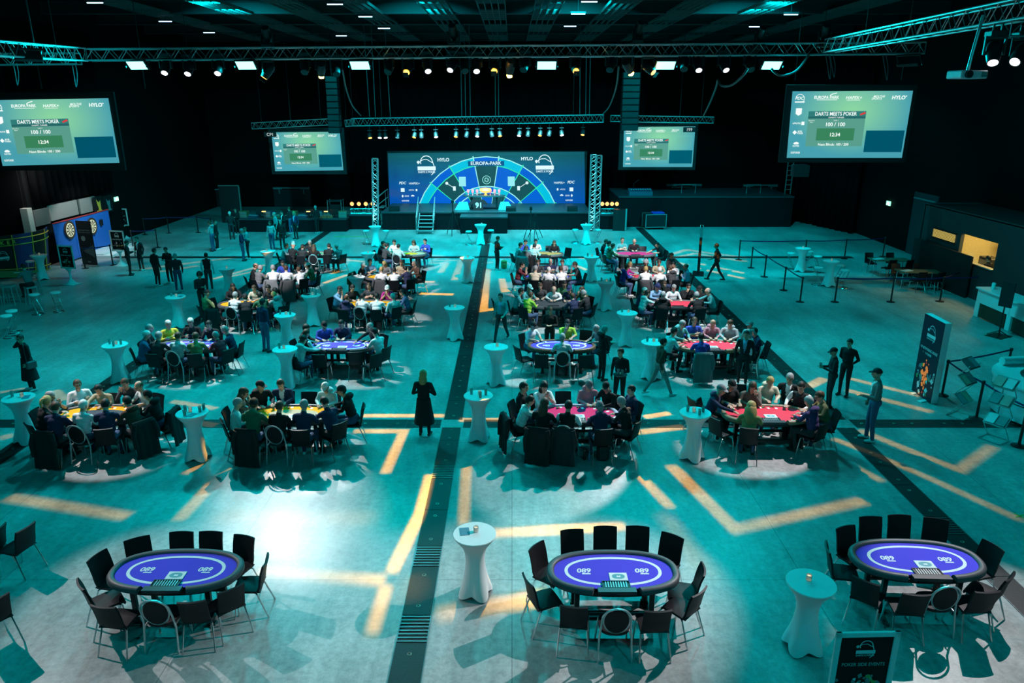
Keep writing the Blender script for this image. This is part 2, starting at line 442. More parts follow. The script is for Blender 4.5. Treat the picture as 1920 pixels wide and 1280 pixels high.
# ================================================================== trusses
def truss(p0, p1, s, label, r=.025, rb=.011, bay=.5, cat='truss', name='lighting_truss', hang=True):
    p0, p1 = Vector(p0), Vector(p1); d = p1 - p0; L = d.length; d.normalize()
    up = Vector((0, 0, 1)) if abs(d.z) < .9 else Vector((0, 1, 0))
    a = d.cross(up).normalized(); c = a.cross(d).normalized(); t = thing(name, label, cat, p0)
    cor = [a * (sx * s / 2) + c * (sz * s / 2) for sx, sz in ((-1, -1), (1, -1), (1, 1), (-1, 1))]
    for q in cor:
        b = MB(); b.path([q, q + d * L], r, 8); b.build('chord', M_alu, t)
    n = max(2, int(L / bay)); b = MB()
    for f in range(4):
        q0, q1 = cor[f], cor[(f + 1) % 4]
        for i in range(n):
            x0, x1, x2 = d * (L * i / n), d * (L * (i + .5) / n), d * (L * (i + 1) / n)
            b.path([q0 + x0, q1 + x1], rb, 4, cap=False); b.path([q1 + x1, q0 + x2], rb, 4, cap=False)
        b.path([q0, q1], rb, 4); b.path([q0 + d * L, q1 + d * L], rb, 4)
    stuff(b.build('bracing', M_alu, t))
    if abs(d.z) < .5 and hang:
        for f in (.12, .88):
            q = d * (L * f); b = MB(); b.path([q + c * (s / 2), Vector((q.x, q.y, ZC - p0.z - .005))], .009, 5); b.build('hanger', M_steel, t)
    return t
TF0, TF1 = PY(165, 103, FRONT_Y), PY(1730, 90, FRONT_Y)
truss(TF0, TF1, .31, 'long aluminium lighting truss across the hall above the tables')
truss((TF0.x - .1, FRONT_Y - .2, TF0.z), (-12.4, 5.0, 8.45), .34, 'aluminium side truss running towards the viewer at upper left')
truss((TF0.x - .3, FRONT_Y, TF0.z - .1), (-17.5, FRONT_Y, TF0.z - .15), .30, 'dark end of truss continuing to the left edge', r=.02)
q = PY(1548, 94, FRONT_Y); truss((q.x, FRONT_Y - .3, q.z + .1), (q.x + .1, 5.0, 9.15), .34, 'aluminium side truss rising to the upper right corner')
truss((9.3, 15.0, 8.86), (19, 15.0, 8.86), .30, 'short truss branching to the right edge above two spotlights', r=.02)
truss((-12.3, 3.2, 9.5), (11.4, 3.2, 9.5), .34, 'rear lighting truss parallel to the long front truss')
truss((-14, 33.9, 12.80), (13, 33.9, 12.80), .30, 'high truss carrying the cyan floods beyond the front truss')  # added above the view only to carry the cyan floods
ST0, ST1 = PY(660, 229, 45.6), PY(1131, 222, 45.6); truss(ST0, ST1, .42, 'stage lighting truss hung above the big stage screen')
truss(PY(648, 231, 46.2), PY(664, 230, 46.2), .36, 'short stub of truss left of the stage lighting truss')
truss(PY(474, 236, 47.6), PY(620, 228, 47.2), .36, 'short truss over the small left projection screen')
truss(PY(1145, 222, 47.2), PY(1337, 225, 47.0), .36, 'short truss over the small right projection screen')
a = PY(704, 424, 46.0); truss((a.x, a.y, .02), (PY(703, 297, 46).x, 46.0, PY(703, 297, 46).z), .32, 'lit vertical truss tower left of the stage', r=.03, rb=.014, name='truss_tower')
a = PY(1109, 430, 45.5); truss((a.x, a.y, .02), (a.x, a.y, PY(1113, 290, 45.5).z), .34, 'lit vertical truss tower right of the stage, nearer one', r=.03, rb=.016, name='truss_tower')
truss((a.x + .42, a.y + 1.0, .02), (a.x + .42, a.y + 1.0, PY(1113, 291, 46.5).z), .34, 'second truss tower close behind the right stage tower', r=.03, rb=.016, name='truss_tower')

for x_, y_, w_ in ((PY(704, 424, 46.0).x, 46.0, 'left'), (PY(1109, 430, 45.5).x, 45.5, 'right')):
    t = thing('tower_uplight', 'small cyan uplight in the foot of the %s stage tower' % w_, 'lamp', (x_, y_, 0)); MB().lathe([(.05, .0), (.07, .02), (.07, .1)], n=12).build('housing', M_plast, t); MB().lathe([(.001, .1), (.06, .1), (.06, .105)], n=12).build('lens', mat('uplight_lens', (.1, .3, .4), emit=(.3, .9, 1), estr=3), t)
    light('SPOT', (x_, y_, .14), (x_, y_, 4), 750, (.25, .85, 1), spot_size=radians(40), spot_blend=.3, shadow_soft_size=.05)

# ---- moving heads and flood panels
def head_meshes():
    b = MB(); b.box((0, 0, -.06), (.34, .26, .12), ch=.02); b.path([(-.08, 0, 0), (-.08, 0, .12)], .02, 6); b.path([(.08, 0, 0), (.08, 0, .12)], .02, 6); base = b.mesh('base', M_plast)
    b = MB()
    for sx in (-1, 1): b.box((sx * .165, 0, -.26), (.035, .11, .34), ch=.01)
    b.box((0, 0, -.13), (.36, .13, .04), ch=.01); yoke = b.mesh('yoke', M_plast)
    b = MB(); b.lathe([(.03, .2), (.11, .19), (.135, .1), (.135, -.05), (.12, -.16), (.105, -.23), (.112, -.25)], n=14); head = b.mesh('head', M_plast)
    b = MB(); b.lathe([(.001, -.255), (.09, -.252), (.09, -.235)], n=14); return base, yoke, head, b
HB, HY, HH, lensb = head_meshes()
LENS = {}
def moving_head(u, v, lens, label, Y=FRONT_Y, z=None, aim=None, loc=None, up=False, group='moving heads on the front truss'):
    q = loc or PY(u, v, Y); z = z or q.z; piv = Vector((q.x, q.y, z))
    t = thing('moving_head', label, 'spotlight', (q.x, q.y, z + .38), 0, group)
    link('base', HB, t); y = link('yoke', HY, t, rz=random.uniform(-.8, .8))
    h = link('head', HH, t, (0, 0, -.38))
    aim = Vector(aim) if aim else Vector((q.x + random.uniform(-3, 3), q.y - 8, 0))
    d = (aim - piv).normalized(); h.rotation_euler = d.to_track_quat('-Z', 'Y').to_euler()
    if lens not in LENS:
        c, s_ = {'w': ((1, .93, 1), 3), 'o': ((1, .55, .12), 2.2), 'd': ((.02, .03, .05), 0)}[lens]
        LENS[lens] = lensb.mesh('lens', mat('lens_' + lens, (.03, .03, .04), .15, emit=c, estr=s_))
    link('lens', LENS[lens], h)
    if up: t.scale = (1, 1, -1); t.location.z = z - .38
    return piv + d * .30, d, h

WN = {'w': 'white-lit', 'o': 'orange-lit', 'd': 'unlit'}
fh = [(311, 125, 'w', 'first'), (355, 127, 'w', 'second'), (410, 126, 'w', 'third'), (573, 124, 'd', ''), (630, 128, 'd', ''), (730, 124, 'd', ''), (801, 122, 'w', ''),
      (848, 120, 'w', ''), (869, 122, 'd', ''), (893, 122, 'w', ''), (985, 120, 'd', ''), (1146, 120, 'd', ''), (1283, 118, 'd', ''), (1309, 120, 'w', ''), (1357, 120, 'w', ''), (1405, 119, 'd', '')]
cnt = {'w': 0, 'o': 0, 'd': 0}; ORD = ['first', 'second', 'third', 'fourth', 'fifth', 'sixth', 'seventh', 'eighth', 'ninth', 'tenth', 'eleventh', 'twelfth', 'thirteenth']
for u, v, l, _ in fh:
    moving_head(u, v, l, '%s moving head under the front truss, %s such from the left' % (WN[l], ORD[cnt[l]])); cnt[l] += 1
for u, v, l in ((500, 66, 'd'), (850, 62, 'd'), (1196, 56, 'd'), (1425, 66, 'd'), (1547, 62, 'd')):
    moving_head(u, v, l, 'dark moving head standing on top of the front truss, %s from the left' % ORD[cnt['o']], up=True); cnt['o'] += 1
moving_head(1863, 98, 'w', 'white-lit moving head at the right edge, left one of two', Y=15.0, aim=(6.5, 8.9, 0), group='moving heads on the right truss')
moving_head(1914, 100, 'w', 'white-lit moving head at the right edge, right one of two', Y=15.0, aim=(1.5, 9, 0), group='moving heads on the right truss')

FB = MB(); FB.box((0, 0, .05), (.62, .34, .1), ch=.015); FBM = FB.mesh('housing', M_plast)
FE = MB(); FE.box((0, 0, -.004), (.54, .27, .008)); FEM = FE.mesh('light_panel', mat('teal_led_panel', (.6, .8, .8), emit=(.25, 1, .85), estr=3.2))
FKM = MB().box((-.33, 0, .1), (.02, .05, .34)).box((.33, 0, .1), (.02, .05, .34)).box((0, 0, .27), (.68, .05, .03)).mesh('bracket', M_plast)
wf = ['leftmost on the front truss', 'second on the front truss', 'third on the front truss', 'fourth on the front truss', 'fifth on the front truss', 'above the right cable loop on front truss'] + ['%s on the rear truss' % s for s in ('far left', 'inner left', 'inner right', 'far right')] + ['%s on the high far truss' % s for s in ('far left', 'inner left', 'inner right', 'far right')] + ['on the left side truss', 'at the right end of the front truss']
for (x, y, z, tx, ty), w in zip(FLOODS, wf):
    t = thing('flood_light', 'bright teal rectangular LED flood panel, ' + w, 'flood light', (x, y, z + .02), 0, 'teal floods')
    t.rotation_euler = (Vector((tx, ty, 0)) - Vector((x, y, z))).to_track_quat('-Z', 'Y').to_euler()
    spawn((('housing', FBM), ('light_panel', FEM), ('bracket', FKM)), t)

# ---- gobo projectors: slotted plates in front of small bright lamps throw the orange bars on the floor
def stroke(px, w):
    pts = [P(u, v, 0) for u, v in px]; n = len(pts); L, R = [], []
    for i in range(n):
        d0 = (pts[i] - pts[max(i - 1, 0)]); d1 = (pts[min(i + 1, n - 1)] - pts[i])
        d0 = d0.normalized() if d0.length > 0 else d1.normalized(); d1 = d1.normalized() if d1.length > 0 else d0
        n0 = Vector((-d0.y, d0.x, 0)); n1 = Vector((-d1.y, d1.x, 0)); m = (n0 + n1).normalized(); k = min(2.0, 1 / max(.35, m.dot(n0)))
        L.append(pts[i] + m * (w / 2 * k)); R.append(pts[i] - m * (w / 2 * k))
    return L + R[::-1]
def gobo(u, v, aim, bands, k, label, col_=ORANGE, soft=.0003):
    aim = Vector(aim); lp, d, h = moving_head(u, v, 'o', label, aim=aim)
    a = d.cross(Vector((0, 0, 1))).normalized(); b_ = a.cross(d).normalized(); D = .06; S = .085
    outer = [Vector((-S, -S, 0)), Vector((S, -S, 0)), Vector((S, S, 0)), Vector((-S, S, 0))]; polys = [outer]
    for px, w in bands:
        hole = []
        for q in stroke(px, w):
            r = q - lp; s_ = D / max(1e-3, r.dot(d)); hole.append(Vector((r.dot(a) * s_, r.dot(b_) * s_, 0)))
        if all(abs(q.x) < S * .97 and abs(q.y) < S * .97 and True for q in hole): polys.append(hole)
        else: print('band out of gobo', label, px)
    tri = geometry.tessellate_polygon(polys); flat = [q for p in polys for q in p]
    me = bpy.data.meshes.new('gobo_plate'); me.from_pydata([lp + d * D + a * q.x + b_ * q.y for q in flat], [], [tuple(t) for t in tri]); me.materials.append(M_black); me.update()
    bpy.context.view_layer.update()
    o = bpy.data.objects.new('gobo_plate', me); col.objects.link(o); o.parent = h; o.matrix_parent_inverse = h.matrix_world.inverted()
    dist = (aim - lp).length
    light('SPOT', lp, aim, 1.5 * k * 4 * pi * dist * dist, col_, spot_size=radians(104), spot_blend=.1, shadow_soft_size=soft)
W = .27
gobo(765, 126, (-4.6, 12.5, 0), [([(814, 858), (788, 962), (734, 1072)], .2), ([(827, 802), (806, 890)], .2), ([(680, 779), (832, 779)], .2), ([(664, 808), (757, 808), (722, 887)], .22),
      ([(480, 1070), (720, 1088)], .28), ([(724, 1098), (696, 1188)], .2), ([(15, 932), (240, 968)], .3), ([(447, 876), (412, 896)], .26), ([(387, 860), (350, 888)], .22), ([(400, 905), (335, 975)], .26)], 3.4, 'orange moving head under the front truss, left of the centre cables')
gobo(928, 124, (-1.5, 12.0, 0), [([(415, 966), (700, 972)], .24), ([(750, 1108), (792, 1096)], .3), ([(1246, 966), (1328, 1078)], .28)], 2.2, 'orange moving head under the front truss above the stage screen', soft=.0008)
gobo(1078, 124, (3.0, 11.6, 0), [([(875, 873), (869, 982)], .2), ([(885, 1001), (1172, 986)], .25), ([(818, 1152), (1030, 1118)], .36), ([(1258, 872), (1378, 992), (1620, 938)], .28), ([(1190, 880), (1258, 952)], .22),
      ([(862, 787), (938, 787)], .22), ([(1208, 782), (1256, 774)], .22), ([(1172, 813), (1282, 800)], .26)], 3.4, 'orange moving head under the front truss, right of centre')
gobo(1215, 126, (12.0, 15.5, 0), [([(1512, 726), (1547, 709)], .3), ([(1592, 709), (1725, 742)], .22), ([(1587, 731), (1747, 772)], .26), ([(1612, 806), (1732, 855), (1800, 881), (1862, 836)], .24),
      ([(1562, 822), (1640, 852), (1740, 895), (1915, 975)], .2), ([(1570, 858), (1655, 902)], .2)], 1.8, 'orange moving head under the front truss, rightmost orange one')
gobo(503, 132, (-12.5, 20.5, 0), [([(0, 737), (50, 729)], .3), ([(100, 732), (122, 750)], .3), ([(322, 752), (405, 766)], .22), ([(322, 786), (405, 798)], .26), ([(0, 822), (24, 815)], .3)], 1.8, 'orange moving head under the front truss, leftmost orange one')
gobo(602, 128, (-8.5, 33.5, 0), [([(262, 505), (443, 482)], .2), ([(300, 509), (371, 498)], .18), ([(399, 523), (498, 496)], .2), ([(425, 520), (500, 503)], .16), ([(607, 531), (651, 515)], .24), ([(621, 513), (651, 504)], .2),
      ([(640, 486), (688, 491)], .25), ([(795, 528), (815, 528)], .3), ([(788, 550), (850, 552)], .34)], 5.5, 'orange moving head under the front truss, beside the left hanging speaker')
gobo(957, 124, (-1.0, 31.0, 0), [([(801, 493), (838, 493), (825, 511)], .28), ([(806, 488), (865, 488), (852, 525)], .28), ([(913, 504), (906, 582), (934, 578)], .34), ([(941, 522), (946, 546), (968, 544)], .3), ([(908, 492), (935, 492)], .2)], 5.5, 'orange moving head under the front truss, close right of the stage screen middle')
gobo(1177, 124, (10.0, 34.5, 0), [([(1258, 477), (1287, 468), (1335, 475), (1400, 483)], .28), ([(1260, 484), (1302, 475), (1338, 481), (1400, 490)], .26), ([(1270, 492), (1290, 497)], .25), ([(1311, 494), (1395, 512)], .22), ([(1310, 503), (1395, 522)], .22), ([(1085, 484), (1098, 484)], .2), ([(1078, 497), (1100, 506)], .25)], 5.5, 'orange moving head under the front truss, beside the right hanging speaker')

# ---- stage truss fixtures
SP1 = MB(); SP1.lathe([(.02, .16), (.12, .15), (.14, 0), (.13, -.14)], n=12); SPM = SP1.mesh('body', M_plast)
SPL = {}
for k, c, s_ in (('white', (1, .9, 1), 3), ('orange', (1, .5, .12), 2), ('cyan', (.2, .8, 1), .5)):
    b = MB(); b.lathe([(.001, -.145), (.115, -.142), (.115, -.13)], n=12); SPL[k] = b.mesh('lens', mat('stage_lens_' + k, (.02, .02, .02), emit=c, estr=s_))
SCL = MB().path([(0, 0, .12), (0, 0, .60)], .02).box((0, 0, .3), (.25, .06, .05)).mesh('clamp', M_plast)
for i, (u, k) in enumerate(((693, 'orange'), (712, 'white'), (722, 'white'), (745, 'cyan'), (777, 'orange'), (790, 'cyan'), (817, 'white'), (855, 'orange'), (875, 'cyan'), (895, 'white'), (922, 'cyan'), (937, 'orange'), (974, 'white'), (990, 'cyan'), (1013, 'orange'), (1030, 'cyan'), (1053, 'white'), (1093, 'orange'))):
    q = PY(u, 247, 45.4); q.z = ST0.z + (ST1.z - ST0.z) * (q.x - ST0.x) / (ST1.x - ST0.x) - .21 - .58; t = thing('stage_spotlight', '%s stage spotlight under the stage truss, %s from the left' % (k, (ORD + ['fourteenth', 'fifteenth', 'sixteenth', 'seventeenth', 'eighteenth'])[i]), 'spotlight', q, 0, 'spotlights on the stage truss')
    link('clamp', SCL, t); o = link('body', SPM, t); o.rotation_euler = (-.5, 0, random.uniform(-.5, .5)); link('lens', SPL[k], o)
light('AREA', (-1.5, 44.8, 6.3), (-1.5, 47.5, 1.1), 700, (.1, .75, .85), size=10, size_y=.3, shape='RECTANGLE', spread=radians(110))

# ---- hanging line arrays, cables, projector
for u0, u1, v0, v1, w in ((610, 640, 142, 250, 'left'), (1168, 1195, 135, 245, 'right')):
    a, c = PY(u0, v0, 44.0), PY(u1, v1, 44.0); n = 9
    t = thing('line_array', 'tall black hanging column of loudspeakers, %s of the stage' % w, 'loudspeaker', ((a.x + c.x) / 2, 44, c.z))
    for i in range(n):
        h = (a.z - c.z) / n; b = MB(); b.box((0, .1 * sin(i * .2), h * (i + .5)), ((c.x - a.x), .6, h * .94), ch=.03); b.build('cabinet', M_plast, t)
    b = MB(); b.path([(0, 0, a.z - c.z), (0, 0, ZC - c.z - .005)], .02); b.build('hoist_chain', M_steel, t)
M_cable = mat('steel_cable', (.10, .12, .13), .5, .3)
for i, (u0, u1, v0, v1) in enumerate(((681, 693, 38, 215), (696, 704, 55, 210), (722, 732, 62, 213), (863, 866, 60, 213), (871, 873, 70, 213), (880, 882, 80, 213), (928, 929, 50, 213), (934, 935, 55, 213), (1088, 1087, 60, 213), (1100, 1098, 60, 213), (1108, 1105, 45, 213))):
    a = PY(u0, v0, 45.6); c = PY(u1, 219, 45.6); b = MB(); b.path([(0, 0, 0), (a.x - c.x, 0, a.z - c.z), (a.x - c.x, 0, ZC - c.z - .005)], .022, 6); tag(b.build('hoist_cable', M_cable, None, c), 'thin steel cable from the ceiling to the stage truss, %s from the left' % (ORD[i]), 'cable', 'hoist cables')
def cable(name, pts, r, m, lab):
    # smooth catenary-like line through the points
    out = []; n = len(pts)
    for i in range(n - 1):
        p0, p1, p2, p3 = [Vector(pts[max(0, min(n - 1, j))]) for j in (i - 1, i, i + 1, i + 2)]
        for k in range(6):
            t_ = k / 6; out.append(.5 * ((2 * p1) + (p2 - p0) * t_ + (2 * p0 - 5 * p1 + 4 * p2 - p3) * t_ ** 2 + (3 * p1 - p0 - 3 * p2 + p3) * t_ ** 3))
    out.append(Vector(pts[-1])); c = out[0]; b = MB(); b.path([q - c for q in out], r, 6); return tag(b.build(name, m, None, c), lab, 'cable')
CB = mat('cable_sleeve', (.13, .12, .12), .6)
cable('power_cable', [PY(1446, 128, 22.7), PY(1455, 138, 22.7), PY(1468, 142, 22.7), PY(1490, 135, 22.7), PY(1505, 120, 22.7), PY(1517, 101, 22.7)], .035, CB, 'thick cable looping below the truss beside the rightmost flood')
cable('power_cable', [PY(1402, 128, 22.7), PY(1390, 145, 23), PY(1370, 160, 25), PY(1352, 160, 27), PY(1346, 150, 28), PY(1342, 165, 30), PY(1330, 195, 36), PY(1318, 219, 44)], .04, CB, 'long sagging cable from the front truss to the small right screen truss')
cable('power_cable', [PY(642, 130, 24), PY(650, 170, 28), PY(662, 200, 35), PY(677, 217, 44)], .03, CB, 'dark cable drooping from the truss to the left end of the stage truss')
cable('power_cable', [PY(1160, 125, 24), PY(1155, 165, 28), PY(1142, 200, 35), PY(1130, 214, 44)], .03, CB, 'dark cable drooping from the truss to the right end of the stage truss')
for i, (u, v0, v1) in enumerate(((25, 118, 160), (135, 118, 163), (1548, 102, 148), (1556, 102, 145), (1655, 102, 150))):
    cable('safety_rope', [PY(u, v0, 23), PY(u + 4, (v0 + v1) / 2, 23), PY(u + 8, v1, 23), PY(u + 10, (v0 + v1) / 2, 23), PY(u + 6, v0, 23)], .012, M_cable, 'loop of thin rope hanging under the truss, %s from the left' % ORD[i])
q = PY(1813, 140, 15.0); pj = thing('projector', 'white ceiling projector on a pole at upper right', 'projector', q, .15)
b = MB(); b.box((0, 0, 0), (.56, .42, .15), ch=.02); b.build('body', mat('projector_shell', (.6, .6, .62), .5), pj)
b = MB(); b.path([(0, 0, .07), (.03, 0, .35), (.12, 0, 1.05)], .03, 8); b.build('pole', M_alu, pj)
b = MB(); b.lathe([(.001, 0), (.07, 0), (.07, .06)], (-.15, -.21, 0), 12, M=Matrix.Rotation(pi / 2, 3, 'X')); b.build('lens', M_plast, pj)
b = MB(); [b.box((.2, -.212, -.04 + .02 * k), (.12, .01, .008)) for k in range(5)]; b.build('vent', M_plast, pj)

# ================================================================== projection screens
E_ = emis
def screen_grad():
    m = bpy.data.materials.new('screen_picture'); m.use_nodes = True; nt = m.node_tree; b = nt.nodes['Principled BSDF']; L = nt.links.new
    b.inputs['Base Color'].default_value = (.05, .05, .05, 1); b.inputs['Roughness'].default_value = .8
    tc = nd(nt, 'ShaderNodeTexCoord'); mp = nd(nt, 'ShaderNodeMapping'); mp.inputs['Location'].default_value = (-.52, 0, -.52); mp.inputs['Scale'].default_value = (1, 0, .75)
    L(tc.outputs['Generated'], mp.inputs['Vector']); ln = nd(nt, 'ShaderNodeVectorMath', operation='LENGTH'); L(mp.outputs['Vector'], ln.inputs[0])
    r = nd(nt, 'ShaderNodeValToRGB'); e = r.color_ramp.elements; e[0].position = .05; e[0].color = (.20, .52, .28, 1); e[1].position = .5; e[1].color = (.05, .27, .33, 1)
    L(ln.outputs['Value'], r.inputs['Fac']); L(r.outputs['Color'], b.inputs['Emission Color']); b.inputs['Emission Strength'].default_value = 1.25
    MATS['screen_picture'] = m; return m
M_scr = screen_grad()
def proj_screen(tl, tr, br, bl, Y, label, k=1.0, name='projection_screen'):
    c = [PY(*q, Y) for q in (tl, tr, br, bl)]; ctr = sum(c, Vector()) / 4
    t = thing(name, label, 'screen', (ctr.x, Y, min(q.z for q in c))); off = t.location
    x0, x1 = min(q.x for q in c) - .25, max(q.x for q in c) + .2; z0, z1 = min(q.z for q in c) - .2, max(q.z for q in c) + .25
    b = MB(); b.box(((x0 + x1) / 2, Y + .1, (z0 + z1) / 2), (x1 - x0, .12, z1 - z0), ch=.02); o = b.build('frame', M_black, t, -off)
    t2 = o; C = Canvas(*c, t, 16, 9)
    def fix(o): o.location = -off; return o
    w = E_('scr_white', (.9, 1, .95), 1.05)
    p = C.poly([(0, 0), (16, 0), (16, 9), (0, 9)], M_scr, 'picture', .0)
    C.p = p
    C.rect(2.4, 2.66, 10.16, 7.4, E_('scr_panel', (.10, .33, .26)), 'panel', .01)
    C.rect(2.4, 2.66, 10.16, 3.35, E_('scr_bar', (.03, .20, .19)), 'title_bar', .014); C.rect(2.4, 3.35, 10.16, 3.65, E_('scr_bar2', (.02, .13, .13)), 'title_bar', .014)
    C.rect(3.75, 4.95, 8.9, 6.6, E_('scr_clock', (.04, .22, .10)), 'clock_box', .018); C.rect(10.5, 5.25, 15.75, 8.2, E_('scr_dark', (.0, .085, .14)), 'blank_box', .014)
    C.text('DARTS MEETS POKER', 6.1, 3.0, .5, w, .03, .015, maxw=5.6); C.text('CHARITY TURNIER', 6.2, 3.5, .18, w, .03, .01); C.text('Level 1', 6.2, 3.88, .16, w, .03)
    C.text('100 / 100', 6.2, 4.42, .52, w, .03, .015); C.text('12:34', 6.3, 5.8, .5, w, .03, .02); C.text('Next Blinds: 100 / 200', 6.2, 7.13, .34, w, .03, .015)
    C.text('Round in', 2.9, 3.9, .16, w, .03); C.text('Rebuy', 2.9, 4.15, .16, w, .03)
    C.poly([(9.3, 3.05), (10.0, 2.75), (10.1, 3.0), (9.4, 3.25)], E_('scr_red', (.7, .05, .05)), 'red_badge', .03)
    C.text('EUROPA PARK', 4.6, .82, .42, w, .03, .02, maxw=3.3); C.line([(3.3, 1.15), (6.0, 1.15)], .06, w, 'print', .03); C.line([(5.0, .6), (5.3, .4), (5.9, .25)], .1, w, 'print', .03)
    C.text('HAPEK+', 8.25, .88, .42, w, .03, .01, .15); C.line([(7.3, 1.2), (9.1, 1.2)], .05, w, 'print', .03)
    C.text('MOLTHE', 11.6, .72, .28, w, .03, .01, .25); C.text('SPORTS', 11.3, 1.02, .28, w, .03, .01, .25); C.text('HYLO', 14.2, .88, .52, w, .03, .03, .1); C.disc(15.2, .7, .08, w, 'print', .03)
    C.text('PDC', 1.0, .92, .42, w, .03, .02, .2); C.arc(1.05, 1.0, .55, .62, -40, 160, w, 'print', .03); C.rect(.4, 1.35, 1.7, 1.5, w, 'print', .03)
    C.poly([(.65, 2.25), (1.45, 2.25), (1.45, 3.0), (1.05, 3.25), (.65, 3.0)], w, 'print', .03); C.text('AFFILITIX', .9, 4.28, .22, w, .03, .02, maxw=1.1); C.rect(1.55, 4.05, 1.95, 4.5, w, 'print', .03)
    C.poly([(.75, 5.2), (1.05, 5.5), (.75, 5.8), (.45, 5.5)], w, 'print', .03); C.text('BOB', 1.45, 5.35, .22, w, .03, .02); C.text('POKER', 1.5, 5.62, .22, w, .03, .02, maxw=.8)
    C.arc(1.1, 7.2, .1, .42, 20, 160, w, 'print', .03, 8); C.text('ROTES', 1.1, 7.35, .22, w, .03, .02); C.text('GGPOKER', 1.1, 8.25, .26, w, .03, .02, maxw=1.3)
    p.location = -off
    return t
s1 = proj_screen((1486, 171), (1712, 170), (1691, 296), (1475, 296), 33.0, 'large green projection screen on the upper right')
s2 = proj_screen((-22, 188), (203, 184), (224, 305), (5, 311), 33.0, 'large green projection screen cut by the left edge')
s3 = proj_screen((509, 248), (637, 247), (644, 319), (516, 321), 48.5, 'small green projection screen left of the stage')
s4 = proj_screen((1170, 238), (1304, 237), (1298, 313), (1168, 313), 48.5, 'small green projection screen right of the stage')
for s_, x in ((s1, 12.0), (s1, 16.5), (s2, -20.0), (s2, -15.6), (s3, -14.0), (s3, -11.0), (s4, 8.0), (s4, 10.6)):
    b = MB(); b.path([(x - s_.location.x, .1, 2.4 if s_ in (s3, s4) else 3.2), (x - s_.location.x, .1, ZC - s_.location.z)], .02); b.build('hanger', M_steel, s_)
b = MB(); q = PY(1503, 310, 33); b.box((q.x - s1.location.x, .1, -.55), (.65, .5, .5), ch=.02); b.build('box', M_steel, s1)

for u_, v_, tx_, w_ in ((506, 252, 'CP1', 'left'), (1293, 243, '199', 'right')):
    q = PY(u_, v_, 47.0); t = thing('hoist_label', 'small dark hoist box with white characters at the %s small screen' % w_, 'label', q); b = MB(); b.box((0, .06, 0), (.75, .1, .3), ch=.01); b.build('box', M_plast, t); b = MB(); b.path([(0, .06, .15), (0, .06, .75)], .012); b.build('hanger', M_steel, t)
    Canvas((-.36, 0, .14), (.36, 0, .14), (.36, 0, -.14), (-.36, 0, -.14), t).text(tx_, .36, .14, .18, emis('label_white', (.8, .9, .9), .8), .012)
# ================================================================== stage
SY = 46.0; SZ = 1.12
def deck(x0, x1, y0, y1, z, label, name='stage_platform', skirt=True):
    t = thing(name, label, 'stage', ((x0 + x1) / 2, (y0 + y1) / 2, 0)); w, d = x1 - x0, y1 - y0
    b = MB(); b.box((0, 0, z - .05), (w, d, .1), ch=.01); b.build('deck', M_stage, t)
    for p0, p1 in (((-w / 2 + .03, -d / 2 + .04), (w / 2 - .03, -d / 2 + .04)), ((-w / 2 + .04, d / 2 - .05), (-w / 2 + .04, -d / 2 + .05)), ((w / 2 - .04, -d / 2 + .05), (w / 2 - .04, d / 2 - .05))):
        L = math.dist(p0, p1); n = max(2, int(L / .09)); dx, dy = (p1[0] - p0[0]) / n, (p1[1] - p0[1]) / n; l = math.hypot(dx, dy); b = MB(); vs = []
        for i in range(n + 1):
            o_ = .018 * sin(i * 1.9); vs += [(p0[0] + dx * i - dy / l * o_, p0[1] + dy * i + dx / l * o_, .005), (p0[0] + dx * i, p0[1] + dy * i, z - .1)]
        b.add(vs, [(2 * i, 2 * i + 2, 2 * i + 3, 2 * i + 1) for i in range(n)]); b.build('skirt', M_skirt, t, smooth=80)
    b = MB(); [b.box((sx * (w / 2 - .2), sy * (d / 2 - .2), (z - .1) / 2), (.06, .06, z - .1)) for sx in (-1, 1) for sy in (-1, 1)]; b.build('support', M_steel, t)
    return t
xs0, xs1 = PY(715, 400, SY).x, PY(1108, 400, SY).x
deck(xs0, xs1, SY, 50.2, SZ, 'wide black stage in front of the big screen')
cx0, cx1 = PY(862, 420, 44.6).x, PY(952, 420, 44.6).x
deck(cx0, cx1, 44.6, SY - .02, SZ - .1, 'black block set before the middle of the stage')
led_c = [PY(*q, 50.3) for q in ((727, 287), (1096, 284), (1097, 384), (731, 385))]
t = thing('led_wall', 'huge blue dartboard-fan screen at the back of the stage', 'screen', (PY(912, 384, 50.3).x, 50.3, SZ)); led = t; off = t.location
b = MB(); x0, x1 = min(q.x for q in led_c) - .05, max(q.x for q in led_c) + .05; z1 = max(q.z for q in led_c) + .04
b.box(((x0 + x1) / 2, 50.45, (SZ + z1) / 2), (x1 - x0, .25, z1 - SZ), ch=.02); b.build('cabinet', M_black, t, -off)
C = Canvas(*led_c, t); C.H = 99 * C.W / 369
sc_ = C.W / 369.0
def lm(name, c, k=1.0): return emis('led_' + name, c, k)
